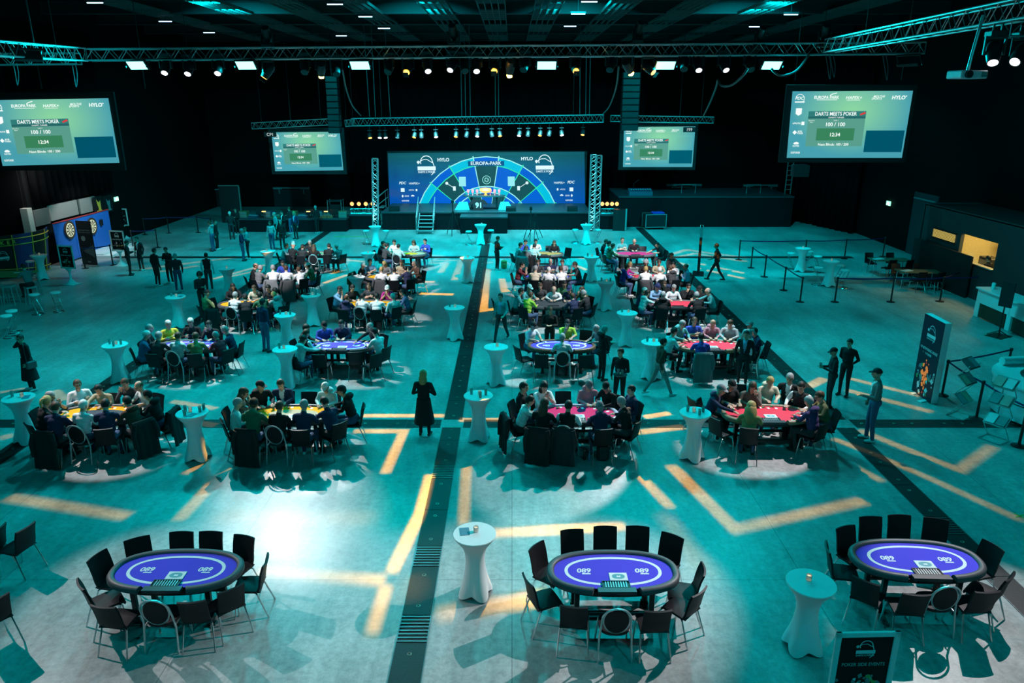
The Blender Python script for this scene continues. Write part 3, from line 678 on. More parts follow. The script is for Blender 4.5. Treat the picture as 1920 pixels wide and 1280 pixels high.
def led_bg():
    m = bpy.data.materials.new('led_background'); m.use_nodes = True; nt = m.node_tree; b = nt.nodes['Principled BSDF']; L = nt.links.new
    b.inputs['Base Color'].default_value = (.02, .02, .02, 1); b.inputs['Roughness'].default_value = .6
    tc = nd(nt, 'ShaderNodeTexCoord'); sx = nd(nt, 'ShaderNodeSeparateXYZ'); L(tc.outputs['Generated'], sx.inputs[0])
    r = nd(nt, 'ShaderNodeValToRGB'); e = r.color_ramp.elements; e[0].position = .05; e[0].color = (.0, .06, .50, 1); e[1].position = .9; e[1].color = (.006, .10, .14, 1)
    L(sx.outputs['Z'], r.inputs['Fac']); ns = nd(nt, 'ShaderNodeTexNoise'); ns.inputs['Scale'].default_value = 3; L(tc.outputs['Generated'], ns.inputs['Vector'])
    mx = nd(nt, 'ShaderNodeMix', data_type='RGBA'); L(ns.outputs['Fac'], mx.inputs['Factor']); mx.inputs['B'].default_value = (.06, .09, .14, 1); L(r.outputs['Color'], mx.inputs['A'])
    mr = nd(nt, 'ShaderNodeMapRange'); mr.inputs['From Min'].default_value = .6; mr.inputs['From Max'].default_value = 1.2; L(ns.outputs['Fac'], mr.inputs['Value']); L(mr.outputs['Result'], mx.inputs['Factor'])
    L(mx.outputs['Result'], b.inputs['Emission Color']); b.inputs['Emission Strength'].default_value = .8; return m
pic = C.poly([(0, 0), (C.W, 0), (C.W, C.H), (0, C.H)], led_bg(), 'picture', .005); pic.location = -off; C.p = pic
fx, fy = (911 - 727) * sc_, (430 - 285) * sc_; R = lambda p: p * sc_
blue, dark, cyan, green, lcy = lm('blue', (.0, .09, .62)), lm('dark', (.006, .045, .055)), lm('cyan', (.0, .50, .72)), lm('green', (.03, .75, .38)), lm('pale', (.35, .9, .85))
def fan(r0, r1, a0, a1, m, h):
    # clip the fan to the picture's lower edge
    n = 14; pts = []
    for i in range(n + 1):
        a = radians(90 - a0 - (a1 - a0) * i / n); pts.append((r0, r1, a))
    vs, fs = [], []
    for r0_, r1_, a in pts:
        q0, q1 = fy - r0_ * sin(a), fy - r1_ * sin(a); lim = C.H - .02
        if q0 > lim: r0_ = min(r1_, (fy - lim) / max(.05, sin(a)))
        if q1 > lim: r1_ = r0_
        vs += [(fx + r0_ * cos(a), fy - r0_ * sin(a)), (fx + r1_ * cos(a), fy - r1_ * sin(a))]
    return C.faces(vs, [(2 * i, 2 * i + 1, 2 * i + 3, 2 * i + 2) for i in range(n)], m, 'fan_segment', h)
for a0, a1, f_, o_, i_ in ((-10, 10, dark, blue, blue), (10, 30, blue, cyan, cyan), (30, 50, dark, blue, blue), (50, 69, blue, cyan, cyan)):
    for s_ in ((1,) if a0 == -10 else (1, -1)):
        A0, A1 = (a0, a1) if s_ > 0 else (-a1, -a0)
        fan(R(82), R(122), A0, A1, f_, .012); fan(R(122), R(137), A0, A1, o_, .012); fan(R(71), R(82), A0, A1, i_, .012); fan(R(50), R(71), A0, A1, dark if f_ is blue else blue, .012)
for r in (71, 82, 122, 137):
    fan(R(r - .9), R(r + .9), -69, 69, lcy if r != 122 else green, .018)
for a in (-69, -50, -30, -10, 10, 30, 50, 69):
    fan(R(47), R(140), a - .45 * (1 if abs(a) < 50 else .8), a + .45, lcy if abs(a) == 10 else green, .02)
wl = lm('white', (.75, .95, 1))
C.rect(R(150), R(16), R(218), R(25), lm('navy', (.0, .05, .22)), 'name_plate', .024); C.text('EUROPA-PARK', fx, R(20), R(6.5), wl, .03, .02, maxw=R(62))
for sx, lx in ((1, 80), (-1, 302)):
    arch_logo(C, R(lx - 8), R(19), R(34), wl, None)
C.text('HYLO', R(104), R(13), R(6.5), wl, .03, .03); C.text('HYLO', R(261), R(12), R(6.5), wl, .03, .03)
C.rect(R(132), R(45), R(145), R(63), lm('card', (.3, .8, .85)), 'card', .024); C.rect(R(224), R(45), R(237), R(63), lm('card', (0, 0, 0)), 'card', .024)
for x in (123, 244): C.rect(R(x - 2.5), R(63), R(x + 2.5), R(71), wl, 'playing_card', .024)
C.line([(R(110), R(58)), (R(121), R(65))], R(1), wl, 'dart', .024); C.line([(R(258), R(58)), (R(247), R(65))], R(1), wl, 'dart', .024); C.disc(R(109), R(57), R(2.8), wl, 'poker_chip', .024); C.disc(R(260), R(57), R(2.8), wl, 'poker_chip', .024)
C.arc(fx, R(51), R(7), R(8), 0, 360, lcy, 'dartboard', .024)
for k in range(10): C.arc(fx, R(51), R(2), R(4.6), k * 36, k * 36 + 18, lcy, 'dartboard', .024, 3)
for mx_, s_ in ((0, 1), (369, -1)):
    X = lambda v: R(mx_ + s_ * v)
    C.text('PDC', X(26), R(56), R(5), wl, .03, .02, .2); C.text('HAPEK+', X(48), R(57), R(4), wl, .03, .01, maxw=R(21)); C.rect(min(X(22), X(29)), R(66), max(X(22), X(29)), R(73), wl, 'print', .03)
    C.text('AFFILITIX', X(42), R(69.5), R(2.6), wl, .03, .01, maxw=R(10)); C.rect(min(X(50), X(53)), R(67.5), max(X(50), X(53)), R(71.5), wl, 'print', .03)
    C.poly([(X(25), R(78)), (X(27), R(81)), (X(25), R(84)), (X(23), R(81))], wl, 'print', .03); C.text('BOB POKER', X(33), R(81), R(3), wl, .03, .01, maxw=R(8)); C.arc(X(44), R(82), R(.8), R(3.4), 10, 170, wl, 'print', .03, 8); C.text('GGPOKER', X(30), R(90), R(2.8), wl, .03, .02, maxw=R(14))

# display table on the stage with a jersey and lit prizes
q = PY(908, 390, 47.4); t = thing('display_table', 'oval show table on the stage with dark legs', 'table', (q.x, 47.4, SZ))
b = MB(); b.prism([(1.35 * cos(k * pi / 12), .55 * sin(k * pi / 12)) for k in range(24)], .80, .88); b.build('table_top', M_leather, t)
for sx in (-1, 1):
    for sy in (-1, 1): b = MB(); b.box((sx * .8, sy * .25, .4), (.1, .1, .8)); b.build('leg', M_plast, t)
b = MB(); b.box((0, .1, .08), (1.9, .5, .06)); b.build('stretcher', M_plast, t)
j = thing('jersey', 'black red shirt numbered 91 hung before the stage table', 'shirt', (q.x - .35, 46.75, SZ + .004))
b = MB(); b.prism([(-.3, .0), (.3, 0), (.3, .42), (.52, .3), (.6, .42), (.34, .68), (.12, .66), (0, .6), (-.12, .66), (-.34, .68), (-.6, .42), (-.52, .3), (-.3, .42)], -.02, .02)
o = b.build('cloth', mat('jersey_cloth', (.10, .015, .02), .8), j); o.rotation_euler = (pi / 2, 0, 0)
Cj = Canvas((-.3, -.022, .62), (.3, -.022, .62), (.3, -.022, 0), (-.3, -.022, 0), j); Cj.text('91', .3, .3, .34, mat('jersey_print', (.85, .85, .85), emit=(.6, .9, .95), estr=.5), .005, .03)
for i in range(8):
    x = q.x - 1.0 + i * .28
    if i in (3, 4): continue
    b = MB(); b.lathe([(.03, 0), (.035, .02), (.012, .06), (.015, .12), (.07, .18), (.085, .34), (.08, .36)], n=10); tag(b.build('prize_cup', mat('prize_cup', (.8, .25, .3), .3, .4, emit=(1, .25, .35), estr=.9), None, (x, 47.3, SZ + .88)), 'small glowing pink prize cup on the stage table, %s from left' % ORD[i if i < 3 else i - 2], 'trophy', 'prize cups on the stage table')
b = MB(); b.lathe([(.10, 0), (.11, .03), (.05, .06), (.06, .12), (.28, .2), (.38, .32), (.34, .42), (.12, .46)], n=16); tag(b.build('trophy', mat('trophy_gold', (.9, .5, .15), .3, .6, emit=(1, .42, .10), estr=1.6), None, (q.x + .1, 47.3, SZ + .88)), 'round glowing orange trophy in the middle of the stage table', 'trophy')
for sx in (-1, 1):
    b = MB(); b.prism([(-.5, 0), (.45, 0), (.3, .5), (-.2, .5)] if sx < 0 else [(-.45, 0), (.5, 0), (.2, .5), (-.3, .5)], -.02, .02); o = b.build('teal_flag', mat('flag_teal', (.1, .7, .75), .6), None, (q.x + sx * 1.35, 46.9, SZ + .01)); o.rotation_euler = (pi / 2 - .25, 0, 0); tag(o, 'light teal panel leaning at the %s side of the stage table' % ('left' if sx < 0 else 'right'), 'panel')
# stairs
sx0, sx1 = PY(784, 430, 45.2).x, PY(815, 430, 45.2).x; t = thing('stage_stairs', 'metal stairs with two handrails up to the stage', 'stairs', ((sx0 + sx1) / 2, 45.1, 0)); w = sx1 - sx0
for i in range(5):
    z = SZ * (i + 1) / 6; b = MB(); b.box((0, -.55 + i * .28, z), (w, .26, .04), ch=.006); b.build('step', mat('stair_tread', (.35, .4, .42), .4, .6), t)
for sx in (-1, 1):
    b = MB(); b.path([(sx * w / 2, -.75, .02), (sx * w / 2, -.75, 1.0), (sx * w / 2, .75, 2.05), (sx * w / 2, .8, SZ)], .03, 8); b.path([(sx * w / 2, -.75, .5), (sx * w / 2, .78, 1.6)], .02, 6); b.build('handrail', M_alu, t)
    b = MB(); b.path([(sx * (w / 2 - .05), -.7, .05), (sx * (w / 2 - .05), .7, SZ - .05)], .04, 6); b.build('stringer', M_alu, t)
# floor monitors on the stage edge
for i, (u, v) in enumerate(((740, 398), (958, 394), (1073, 393))):
    q = PY(u, v, 46.4); b = MB(); b.prism([(-.22, 0), (.22, 0), (.14, .3), (-.22, .22)], -.32, .32); o = b.build('stage_monitor', M_plast, None, (q.x, 46.4, SZ)); o.rotation_euler = (pi / 2, 0, pi / 2); o.location.z = SZ; tag(o, 'wedge monitor speaker on the stage edge, %s of three' % ('left', 'middle', 'right')[i], 'loudspeaker', 'stage monitors')
# camera tripods in front of the stage
def tripod(u, v, h, lab):
    q = P(u, v, 0); t = thing('camera_tripod', lab, 'tripod', q)
    for k in range(3):
        a = 2.1 * k + .4; b = MB(); b.path([(.5 * cos(a), .5 * sin(a), .02), (.04 * cos(a), .04 * sin(a), h * .75)], .022, 6); b.build('leg', M_plast, t)
    b = MB(); b.path([(0, 0, h * .6), (0, 0, h)], .03, 8); b.build('column', M_plast, t)
    b = MB(); b.box((0, 0, h + .1), (.16, .34, .18), ch=.02); b.lathe([(.05, 0), (.06, .16)], (0, .17, h + .1), 10, M=Matrix.Rotation(-pi / 2, 3, 'X')); b.build('camera', M_plast, t)
tripod(850, 441, 1.9, 'video camera on a tripod left of the centre block'); tripod(995, 451, 1.75, 'video camera on a tripod in front of the right stage half'); tripod(1003, 447, 1.3, 'lower tripod beside the right stage camera')
# side blocks with a short truss and four orange lamps
for u0, u1, w in ((653, 707, 'left'), (1125, 1163, 'right')):
    a, c = PY(u0, 402, 46.2), PY(u1, 402, 46.2); deck(a.x, c.x, 46.2, 47.6, a.z, 'black skirted block beside the stage, %s side' % w, 'side_block')
    z = a.z; truss((a.x + .1, 46.6, z + .165), (c.x - .1, 46.6, z + .165), .28, 'short truss lying on the %s side block' % w, r=.02, rb=.01, bay=.3, hang=False)
    for i in range(4):
        x = a.x + (c.x - a.x) * (.12 + .24 * i); t = thing('blinder_lamp', 'orange glowing lamp above the %s side block, %s of four' % (w, ORD[i]), 'lamp', (x, 46.5, PY(660, 382, 46.5).z), 0, 'orange lamps beside the stage')
        b = MB(); b.lathe([(.03, .15), (.12, .1), (.15, -.03)], n=12, M=Matrix.Rotation(-pi / 2, 3, 'X')); b.build('housing', M_plast, t)
        b = MB(); b.lathe([(.001, 0), (.12, 0), (.12, .02)], (0, -.02, 0), 12, M=Matrix.Rotation(pi / 2, 3, 'X')); b.build('bulb', mat('blinder_bulb', (.5, .2, .1), emit=(1, .28, .06), estr=3), t)
        b = MB(); b.path([(0, .1, -.1), (0, .1, -(PY(660, 382, 46.5).z - z - .005))], .02); b.build('stand', M_plast, t)
# access stairs left of the screen
t = thing('access_stairs', 'pale railed steps between left tower and screen', 'stairs', (PY(718, 395, 48.5).x, 48.5, 0))
for i in range(4): b = MB(); b.box((-.9 + i * .3, 0, SZ * (i + 1) / 4), (.3, 1.0, .05)); b.build('step', M_alu, t)
for sy in (-.5, .5): b = MB(); b.path([(-1.0, sy, .2), (-1.0, sy, 1.2), (.3, sy, 2.2), (.3, sy, SZ)], .03, 6); b.path([(-1.0, sy, .7), (.3, sy, 1.7)], .02, 6); b.build('handrail', M_alu, t)
# right riser
a, c = PY(1160, 368, 47.2), PY(1490, 368, 47.2); deck(a.x, c.x, 47.2, 52, a.z, 'long tall black skirted riser right of the stage', 'riser'); RZ_ = a.z
t = thing('mixing_console', 'small blue-lit mixing desk on the right riser', 'console', (PY(1200, 366, 48).x, 48, RZ_))
b = MB(); b.prism([(-.35, 0), (.35, 0), (.35, .38), (-.35, .2)], -.75, .75); o = b.build('body', mat('console_body', (.05, .1, .16), .4), t); o.rotation_euler = (pi / 2, 0, pi / 2)
b = MB(); [b.box((-.6 + .15 * i, -.1, .36), (.05, .3, .03)) for i in range(9)]; b.build('faders', mat('fader', (.3, .5, .6)), t)
b = MB(); b.path([(-.4, .2, .3), (-.4, .2, .7), (-.1, .1, .95)], .015); b.build('desk_lamp', M_plast, t)
for i, (u, w) in enumerate(((1290, 'left'), (1412, 'right'))):
    t = thing('metal_frame', 'thin open metal frame on the right riser, %s one' % w, 'frame', (PY(u, 366, 49).x, 49, RZ_)); b = MB(); b.path([(-.45, 0, 0), (-.45, 0, .55), (.45, 0, .55), (.45, 0, 0)], .025, 6); b.build('tube', M_alu, t)
t = thing('ladder', 'pale folding ladder standing on the right riser', 'ladder', (PY(1476, 366, 48.4).x, 48.4, RZ_))
for sx in (-.18, .18): b = MB(); b.box((sx, 0, 1.0), (.06, .05, 2.0)); b.build('rail', M_alu, t)
for i in range(6): b = MB(); b.box((0, 0, .3 + i * .3), (.3, .04, .04)); b.build('rung', M_alu, t)
# flight cases and a panel by the right riser
t = thing('flight_case', 'open equipment case with blue cloth in front of riser', 'case', (PY(1226, 424, 46.5).x, 46.5, 0), .1); CW = 1.3
b = MB(); b.box((0, 0, .55), (CW, .8, .8), ch=.02); b.build('body', M_black, t)
b = MB()
for z in (.16, .94): b.box((0, -.4, z), (CW + .03, .04, .05)); b.box((0, .4, z), (CW + .03, .04, .05))
for x in (-CW / 2, CW / 2): [b.box((x, sy, .55), (.05, .05, .82)) for sy in (-.4, .4)]
b.build('edge_trim', M_alu, t); b = MB(); [b.lathe([(.06, -.02), (.06, .02)], (sx * .5, sy * .3, .07), 10, M=Matrix.Rotation(pi / 2, 3, 'Y')) for sx in (-1, 1) for sy in (-1, 1)]; b.build('castor', M_plast, t)
b = MB(); b.box((.2, 0, 1.0), (.75, .6, .12), ch=.04); b.build('cloth', mat('blue_cloth', (.03, .05, .5), .8), t)
for i, (u, v, w, h) in enumerate(((1160, 432, 1.0, 1.3),)):
    q = P(u, v, 0); t = thing('folding_screen', 'black panel with pale side edge right of the tower', 'panel', q, -.15); b = MB(); b.box((0, .1, h / 2), (.75, .5, h), ch=.01); b.build('panel', M_plast, t); b = MB(); b.box((.42, .1, h / 2 + .02), (.1, .52, h), ch=.01); b.build('edge', mat('pale_edge', (.25, .3, .3)), t)
# technical desk on the left
a, c = PY(425, 410, 45.2), PY(590, 410, 45.2); deck(a.x, c.x, 45.2, 46.4, a.z, 'long black skirted technical desk left of the stage', 'technical_desk'); DZ = a.z; DX0, DX1 = a.x, c.x
a2, c2 = PY(590, 405, 46), PY(650, 405, 47.4); deck(DX1 + .04, DX1 + 1.9, 45.3, 47.2, DZ, 'second black skirted desk nearer the stage', 'technical_desk')
cols = [(.02, .05, .06), (.30, .12, .05), (.05, .1, .12), (.5, .25, .08), (.03, .06, .1), (.1, .05, .03)]
for i in range(14):
    x = DX0 + .4 + (DX1 - DX0 + 1.7) * i / 14; k = i % 3; t = None; nm = ('computer_monitor', 'equipment_rack', 'control_desk')[k]
    t = thing(nm, '%s on the technical desk, %s device from the left' % (('dark monitor', 'boxy rack unit', 'low control surface')[k], (ORD + ['fourteenth'])[i]), 'equipment', (x, 45.75, DZ), random.uniform(-.3, .3), 'equipment on the technical desk')
    if k == 0:
        b = MB(); b.box((0, 0, .34), (.56, .04, .34), ch=.008); b.build('screen', M_plast, t); b = MB(); b.box((0, 0, .09), (.06, .05, .18)); b.box((0, 0, .01), (.24, .16, .02)); b.build('stand', M_plast, t)
        b = MB(); b.box((0, .022, .34), (.52, .004, .30)); b.build('display', emis('desk_display', (.05, .2, .28), .8), t)
    elif k == 1:
        b = MB(); b.box((0, 0, .2), (.5, .4, .4), ch=.01); b.build('body', mat('rack%d' % i, cols[i % 6], .6), t); b = MB(); [b.box((0, -.2, .06 + .09 * q), (.44, .02, .06)) for q in range(4)]; b.build('panel', mat('rackp', (.2, .22, .22)), t)
    else:
        b = MB(); b.prism([(-.25, 0), (.25, 0), (.25, .16), (-.25, .06)], -.4, .4); o = b.build('body', mat('ctl%d' % i, cols[(i + 2) % 6], .5), t); o.rotation_euler = (pi / 2, 0, pi / 2); b = MB(); [b.box((-.3 + .1 * q, 0, .14), (.04, .2, .03)) for q in range(7)]; b.build('faders', mat('fader', (0, 0, 0)), t)
def desk_lamp(u, v, lab):
    q = PY(u, v, 45.5); t = thing('desk_lamp', lab, 'lamp', (q.x, q.y, DZ)); b = MB(); b.path([(0, 0, 0), (0, .05, .35), (0, -.1, .45)], .012); b.box((0, 0, .01), (.12, .12, .02)); b.build('arm', M_plast, t)
    b = MB(); b.box((0, -.14, .42), (.22, .1, .04)); b.build('shade', mat('warm_lamp', (.8, .5, .2), emit=(1, .5, .12), estr=2.5), t)
desk_lamp(497, 407, 'warm glowing lamp on the left part of technical desk'); desk_lamp(580, 405, 'amber light bar on the right part of technical desk'); desk_lamp(612, 394, 'amber light on the second technical desk')
t = thing('equipment_cart', 'tall metal shelf cart beside the second technical desk', 'cart', (PY(632, 424, 48.6).x, 48.6, 0))
for z in (.2, .8, 1.5): b = MB(); b.box((0, 0, z), (.9, .7, .05)); b.build('shelf', M_steel, t)
for sx in (-1, 1):
    for sy in (-1, 1): b = MB(); b.box((sx * .44, sy * .33, .8), (.04, .04, 1.55)); b.build('post', M_alu, t)
b = MB(); b.box((0, 0, 1.05), (.7, .5, .45), ch=.02); b.build('device', M_plast, t)
t = thing('door_frame_panel', 'tall pale-edged black panel behind technical desk', 'panel', PY(437, 425, 49)); t.location.z = 0; b = MB(); b.box((0, 0, 1.2), (1.3, .1, 2.4)); b.build('panel', M_black, t)
b = MB(); b.box((.67, 0, 1.2), (.05, .12, 2.4)); b.box((0, 0, 2.42), (1.35, .12, .05)); b.build('edge', mat('edge_grey', (.2, .22, .2)), t)
b = MB(); b.box(((DX1 + 2.6), 43.6, .006), (2.2, .1, .012)); tag(b.build('floor_tape', mat('green_tape', (.1, .5, .1), .6)), 'strip of green tape on floor before the stage corner', 'tape')
b = MB(); b.box((0, 0, .004), (.22, .03, .004)); b.box((0, 0, .004), (.03, .22, .004)); tag(b.build('tape_cross', mat('green_tape', (0, 0, 0)), None, P(1912, 967, .002), .4), 'small green tape cross on the floor at right', 'tape')
# ================================================================== furniture builders
def sup(a, b, t, n=2.45):
    c, s = cos(t), sin(t); return (a * math.copysign(abs(c) ** (2 / n), c), b * math.copysign(abs(s) ** (2 / n), s))
TA, TB, TZ = 1.0, .54, .80
def oval(a, b, k=56, n=2.45): return [sup(a, b, 2 * pi * i / k, n) for i in range(k)]
def rail_mesh(m):
    b = MB(); k = 72; prof = [(0, .715), (.0, .77), (.018, .797), (.055, .807), (.092, .797), (.108, .770), (.106, .74)]; rows = []
    for i in range(k):
        t = -pi / 2 + .29 + (2 * pi - .58) * i / (k - 1); rows.append([(*sup(TA - w, TB - w, t), z) for w, z in prof])
    vs = [q for r in rows for q in r]; n = len(prof)
    b.add(vs, [(i * n + j, i * n + j + 1, (i + 1) * n + j + 1, (i + 1) * n + j) for i in range(k - 1) for j in range(n - 1)] + [tuple(range(n)), tuple((k - 1) * n + j for j in range(n))[::-1]])
    return b.mesh('rail', m, 50)
def flat_mesh(name, pts, z, m): return MB().add([(x, y, z) for x, y in pts], [tuple(range(len(pts)))]).mesh(name, m, 0)
def ring_mesh(name, a, b, w, z, m, n=2.2):
    o, i_ = oval(a, b, 48, n), oval(a - w, b - w, 48, n); k = 48
    return MB().add([(x, y, z) for x, y in o] + [(x, y, z) for x, y in i_], [(i, (i + 1) % k, k + (i + 1) % k, k + i) for i in range(k)]).mesh(name, m, 0)
M_line = mat('betting_line', (.85, .85, .88), .8, var=.03)
RAIL = {'black': rail_mesh(M_leather), 'lavender': rail_mesh(mat('lavender_rail', (.42, .38, .5), .4)), 'brown': rail_mesh(mat('brown_rail', (.16, .08, .05), .4)), 'wood': rail_mesh(mat('tan_rail', (.28, .19, .12), .4))}
FELT = {}
FC = {'purple': (.10, .07, .72), 'yellow': (.92, .36, .01), 'pink': (.85, .03, .16), 'red': (.78, .05, .09), 'charcoal': (.06, .065, .075), 'orange': (.85, .25, .08), 'beige': (.45, .38, .24), 'dark': (.05, .06, .08)}
def felt(c):
    if c not in FELT: FELT[c] = flat_mesh('felt', oval(TA - .10, TB - .10), .768, mat('felt_' + c, FC[c], .9, bump=.1, scale=200, var=.06, spec=.2))
    return FELT[c]
APRON = MB().prism(oval(TA - .06, TB - .06), .66, .73).mesh('apron', M_plast)
FLATB = MB().prism([(-.28, -.535), (.28, -.535), (.28, -.42), (-.28, -.42)], .735, .79).mesh('dealer_edge', mat('dealer_edge', (.05, .05, .06), .35))
LEGM = MB().box((0, 0, .34), (.075, .075, .66), ch=.008).box((0, 0, .015), (.11, .11, .03), ch=.006).mesh('leg', M_plast)
STR = MB().box((0, 0, .22), (1.1, .05, .06), ch=.006).mesh('stretcher', M_plast)
tr = MB().box((0, -.35, .772), (.40, .16, .015)); TRAY = tr.mesh('chip_tray', M_plast)
SLOT = MB().box((0, 0, .783), (.014, .13, .012)).mesh('divider', mat('tray_divider', (.45, .45, .47), .3, .6))
TRIM = MB().box((0, -.275, .782), (.41, .012, .02)).box((0, -.425, .782), (.41, .012, .02)).box((.2, -.35, .782), (.012, .16, .02)).box((-.2, -.35, .782), (.012, .16, .02)).mesh('tray_rim', M_plast)
CARDT = MB().box((.06, -.15, .774), (.27, .19, .012), ch=.003).mesh('card_tray', M_paper)
CARDL = flat_mesh('card_emblem', [(.06 + x, -.15 + y) for x, y in oval(.095, .06, 24)], .7815, mat('emblem_teal', (.12, .38, .45), .6))
CARDW = flat_mesh('card_emblem', [(.06 + x, -.15 + y) for x, y in ((-.03, -.02), (.035, -.02), (.03, .02), (0, .012), (-.02, .02))], .7822, M_line)
BL = ring_mesh('betting_line', .735, .36, .05, .7695, M_line)
def tmesh(s, x, y, h, z, m, bold=.02, shear=0, name='lettering'):
    vs, fs = text_geo(s, bold, shear); return MB().add([(x + a * h, y + c * h, z) for a, c in vs], fs).mesh(name, m, 0)
T089 = [tmesh('089', sx * .44, .01, .11, .7698, M_line, .03, .1) for sx in (-1, 1)] + [MB().box((sx * .44 + .03, -.07, .7699), (.13, .026, .0004)).mesh('lettering', M_line) for sx in (-1, 1)]
CENT = {}
def poker_table(loc, colr, label, rail='black', full=True, inner=None, rz=0):
    t = thing('poker_table', label, 'poker table', loc, rz, 'oval poker tables')
    link('rail', RAIL[rail], t); f = link('felt', felt(colr), t); link('apron', APRON, t); link('dealer_edge', FLATB, t)
    for sx in (-1, 1):
        for sy in (-1, 1): link('leg', LEGM, t, (sx * .56, sy * .27, 0))
    for sy in (-1, 1): link('stretcher', STR, t, (0, sy * .27, 0))
    c = link('chip_tray', TRAY, t); link('tray_rim', TRIM, c)
    if full:
        for i in range(9): link('divider', SLOT, c, (-.152 + .038 * i, -.35, 0))
    if colr == 'purple':
        link('betting_line', BL, f)
        if full:
            for m in T089: link('lettering', m, f)
    if inner:
        if inner not in CENT: CENT[inner] = flat_mesh('felt_centre', oval(.56, .24, 40, 2.2), .7692, mat('felt_' + inner, FC[inner], .9))
        link('felt_centre', CENT[inner], f)
    if full:
        k = link('card_tray', CARDT, t); link('card_emblem', CARDL, k); link('card_emblem', CARDW, k)
    return t

# ---- chairs (facing +y)
def shell(prof, w, th, bend=0.0, n=6):
    b = MB(); rows = []
    for y, z, ny, nz in prof:
        for side in (0, 1): rows.append([(-w / 2 + w * j / n, y + ny * th * side + bend * (abs(2 * j / n - 1) ** 2), z + nz * th * side - (0 if bend else .012 * abs(2 * j / n - 1) ** 3)) for j in range(n + 1)])
    k = len(prof); idx = lambda i, s, j: (2 * i + s) * (n + 1) + j; vs = [q for r in rows for q in r]; fs = []
    for i in range(k - 1):
        for j in range(n):
            fs.append((idx(i, 0, j), idx(i, 0, j + 1), idx(i + 1, 0, j + 1), idx(i + 1, 0, j))); fs.append((idx(i, 1, j), idx(i + 1, 1, j), idx(i + 1, 1, j + 1), idx(i, 1, j + 1)))
        fs.append((idx(i, 0, 0), idx(i + 1, 0, 0), idx(i + 1, 1, 0), idx(i, 1, 0))); fs.append((idx(i, 0, n), idx(i, 1, n), idx(i + 1, 1, n), idx(i + 1, 0, n)))
    for i in (0, k - 1):
        for j in range(n): fs.append((idx(i, 0, j), idx(i, 1, j), idx(i, 1, j + 1), idx(i, 0, j + 1)))
    return b.add(vs, fs)
SEATM = shell([(.225, .415, .5, .85), (.20, .445, .2, 1), (.05, .45, 0, 1), (-.12, .437, .1, 1), (-.185, .45, .7, .7)], .40, .035).mesh('seat', M_pad, 45)
BACKM = shell([(-.185, .452, .9, .4), (-.215, .52, 1, .15), (-.235, .64, 1, .1), (-.262, .76, 1, .15), (-.30, .875, .95, .3)], .385, .03, .03).mesh('backrest', M_pad, 45)
def leg_tube(p, m=M_chrome, r=.0125, n=8):
    return MB().path(p, r, n).mesh('leg', m)
CLEG = [leg_tube([(sx * .15, .12, .435), (sx * .19, .185, .40), (sx * .215, .23, 0)]) for sx in (-1, 1)] + [leg_tube([(sx * .15, -.06, .43), (sx * .195, -.13, .40), (sx * .225, -.27, 0)]) for sx in (-1, 1)]
CFR = MB().path([(-.15, .12, .432), (.15, .12, .432)], .011, 6).path([(-.15, -.06, .427), (.15, -.06, .427)], .011, 6).path([(-.15, .12, .432), (-.15, -.06, .427)], .011, 6).path([(.15, .12, .432), (.15, -.06, .427)], .011, 6).mesh('seat_frame', M_chrome)
CHAIR = [('seat', SEATM), ('backrest', BACKM), ('seat_frame', CFR)] + [('leg', m) for m in CLEG]
# dealer chair: arched tube, round padded back
def dealer_parts():
    s = MB().prism(oval(.22, .22, 24, 2.6), .43, .48).mesh('seat', M_pad)
    vs = []; pad = MB()
    o = [(.175 * cos(2 * pi * i / 24), .215 * sin(2 * pi * i / 24)) for i in range(24)]
    pad.add([(x, -.245 - .12 * y, .70 + y) for x, y in o] + [(x * .94, -.205 - .12 * y, .70 + y * .94) for x, y in o] + [(x * .94, -.27 - .12 * y, .70 + y * .94) for x, y in o],
            [(i, (i + 1) % 24, 24 + (i + 1) % 24, 24 + i) for i in range(24)] + [((i + 1) % 24, i, 48 + i, 48 + (i + 1) % 24) for i in range(24)] + [tuple(range(24, 48)), tuple(range(71, 47, -1))])
    pm = pad.mesh('backrest', M_pad)
    arch = [(-.235, -.27, 0), (-.225, -.20, .40), (-.205, -.21, .58)] + [(-.205 * cos(a), -.255 - .075 * sin(a), .72 + .235 * sin(a)) for a in [pi * i / 12 for i in range(1, 12)]] + [(.205, -.21, .58), (.225, -.20, .40), (.235, -.27, 0)]
    am = MB().path(arch, .015, 8).mesh('back_frame', M_tube)
    inner = [(.18 * cos(2 * pi * i / 24), -.25 - .12 * .22 * sin(2 * pi * i / 24), .70 + .22 * sin(2 * pi * i / 24)) for i in range(24)]
    im = MB().path(inner, .012, 6, True).mesh('back_ring', M_tube)
    legs = [leg_tube([(sx * .2, .17, .44), (sx * .215, .2, .3), (sx * .23, .22, 0)], M_tube, .014) for sx in (-1, 1)]
    side = [MB().path([(sx * .2, .17, .435), (sx * .21, -.2, .43)], .013, 6).mesh('seat_rail', M_tube) for sx in (-1, 1)]
    return [('seat', s), ('backrest', pm), ('back_frame', am), ('back_ring', im)] + [('leg', m) for m in legs] + [('seat_rail', m) for m in side]
DCHAIR = dealer_parts()
def chair(loc, rz, label, dealer=False, group='black padded chairs at the poker tables', tilt=0):
    t = thing('dealer_chair' if dealer else 'padded_chair', label, 'chair', (loc[0], loc[1], 0), rz, 'round-backed dealer chairs' if dealer else group)
    spawn(DCHAIR if dealer else CHAIR, t); return t

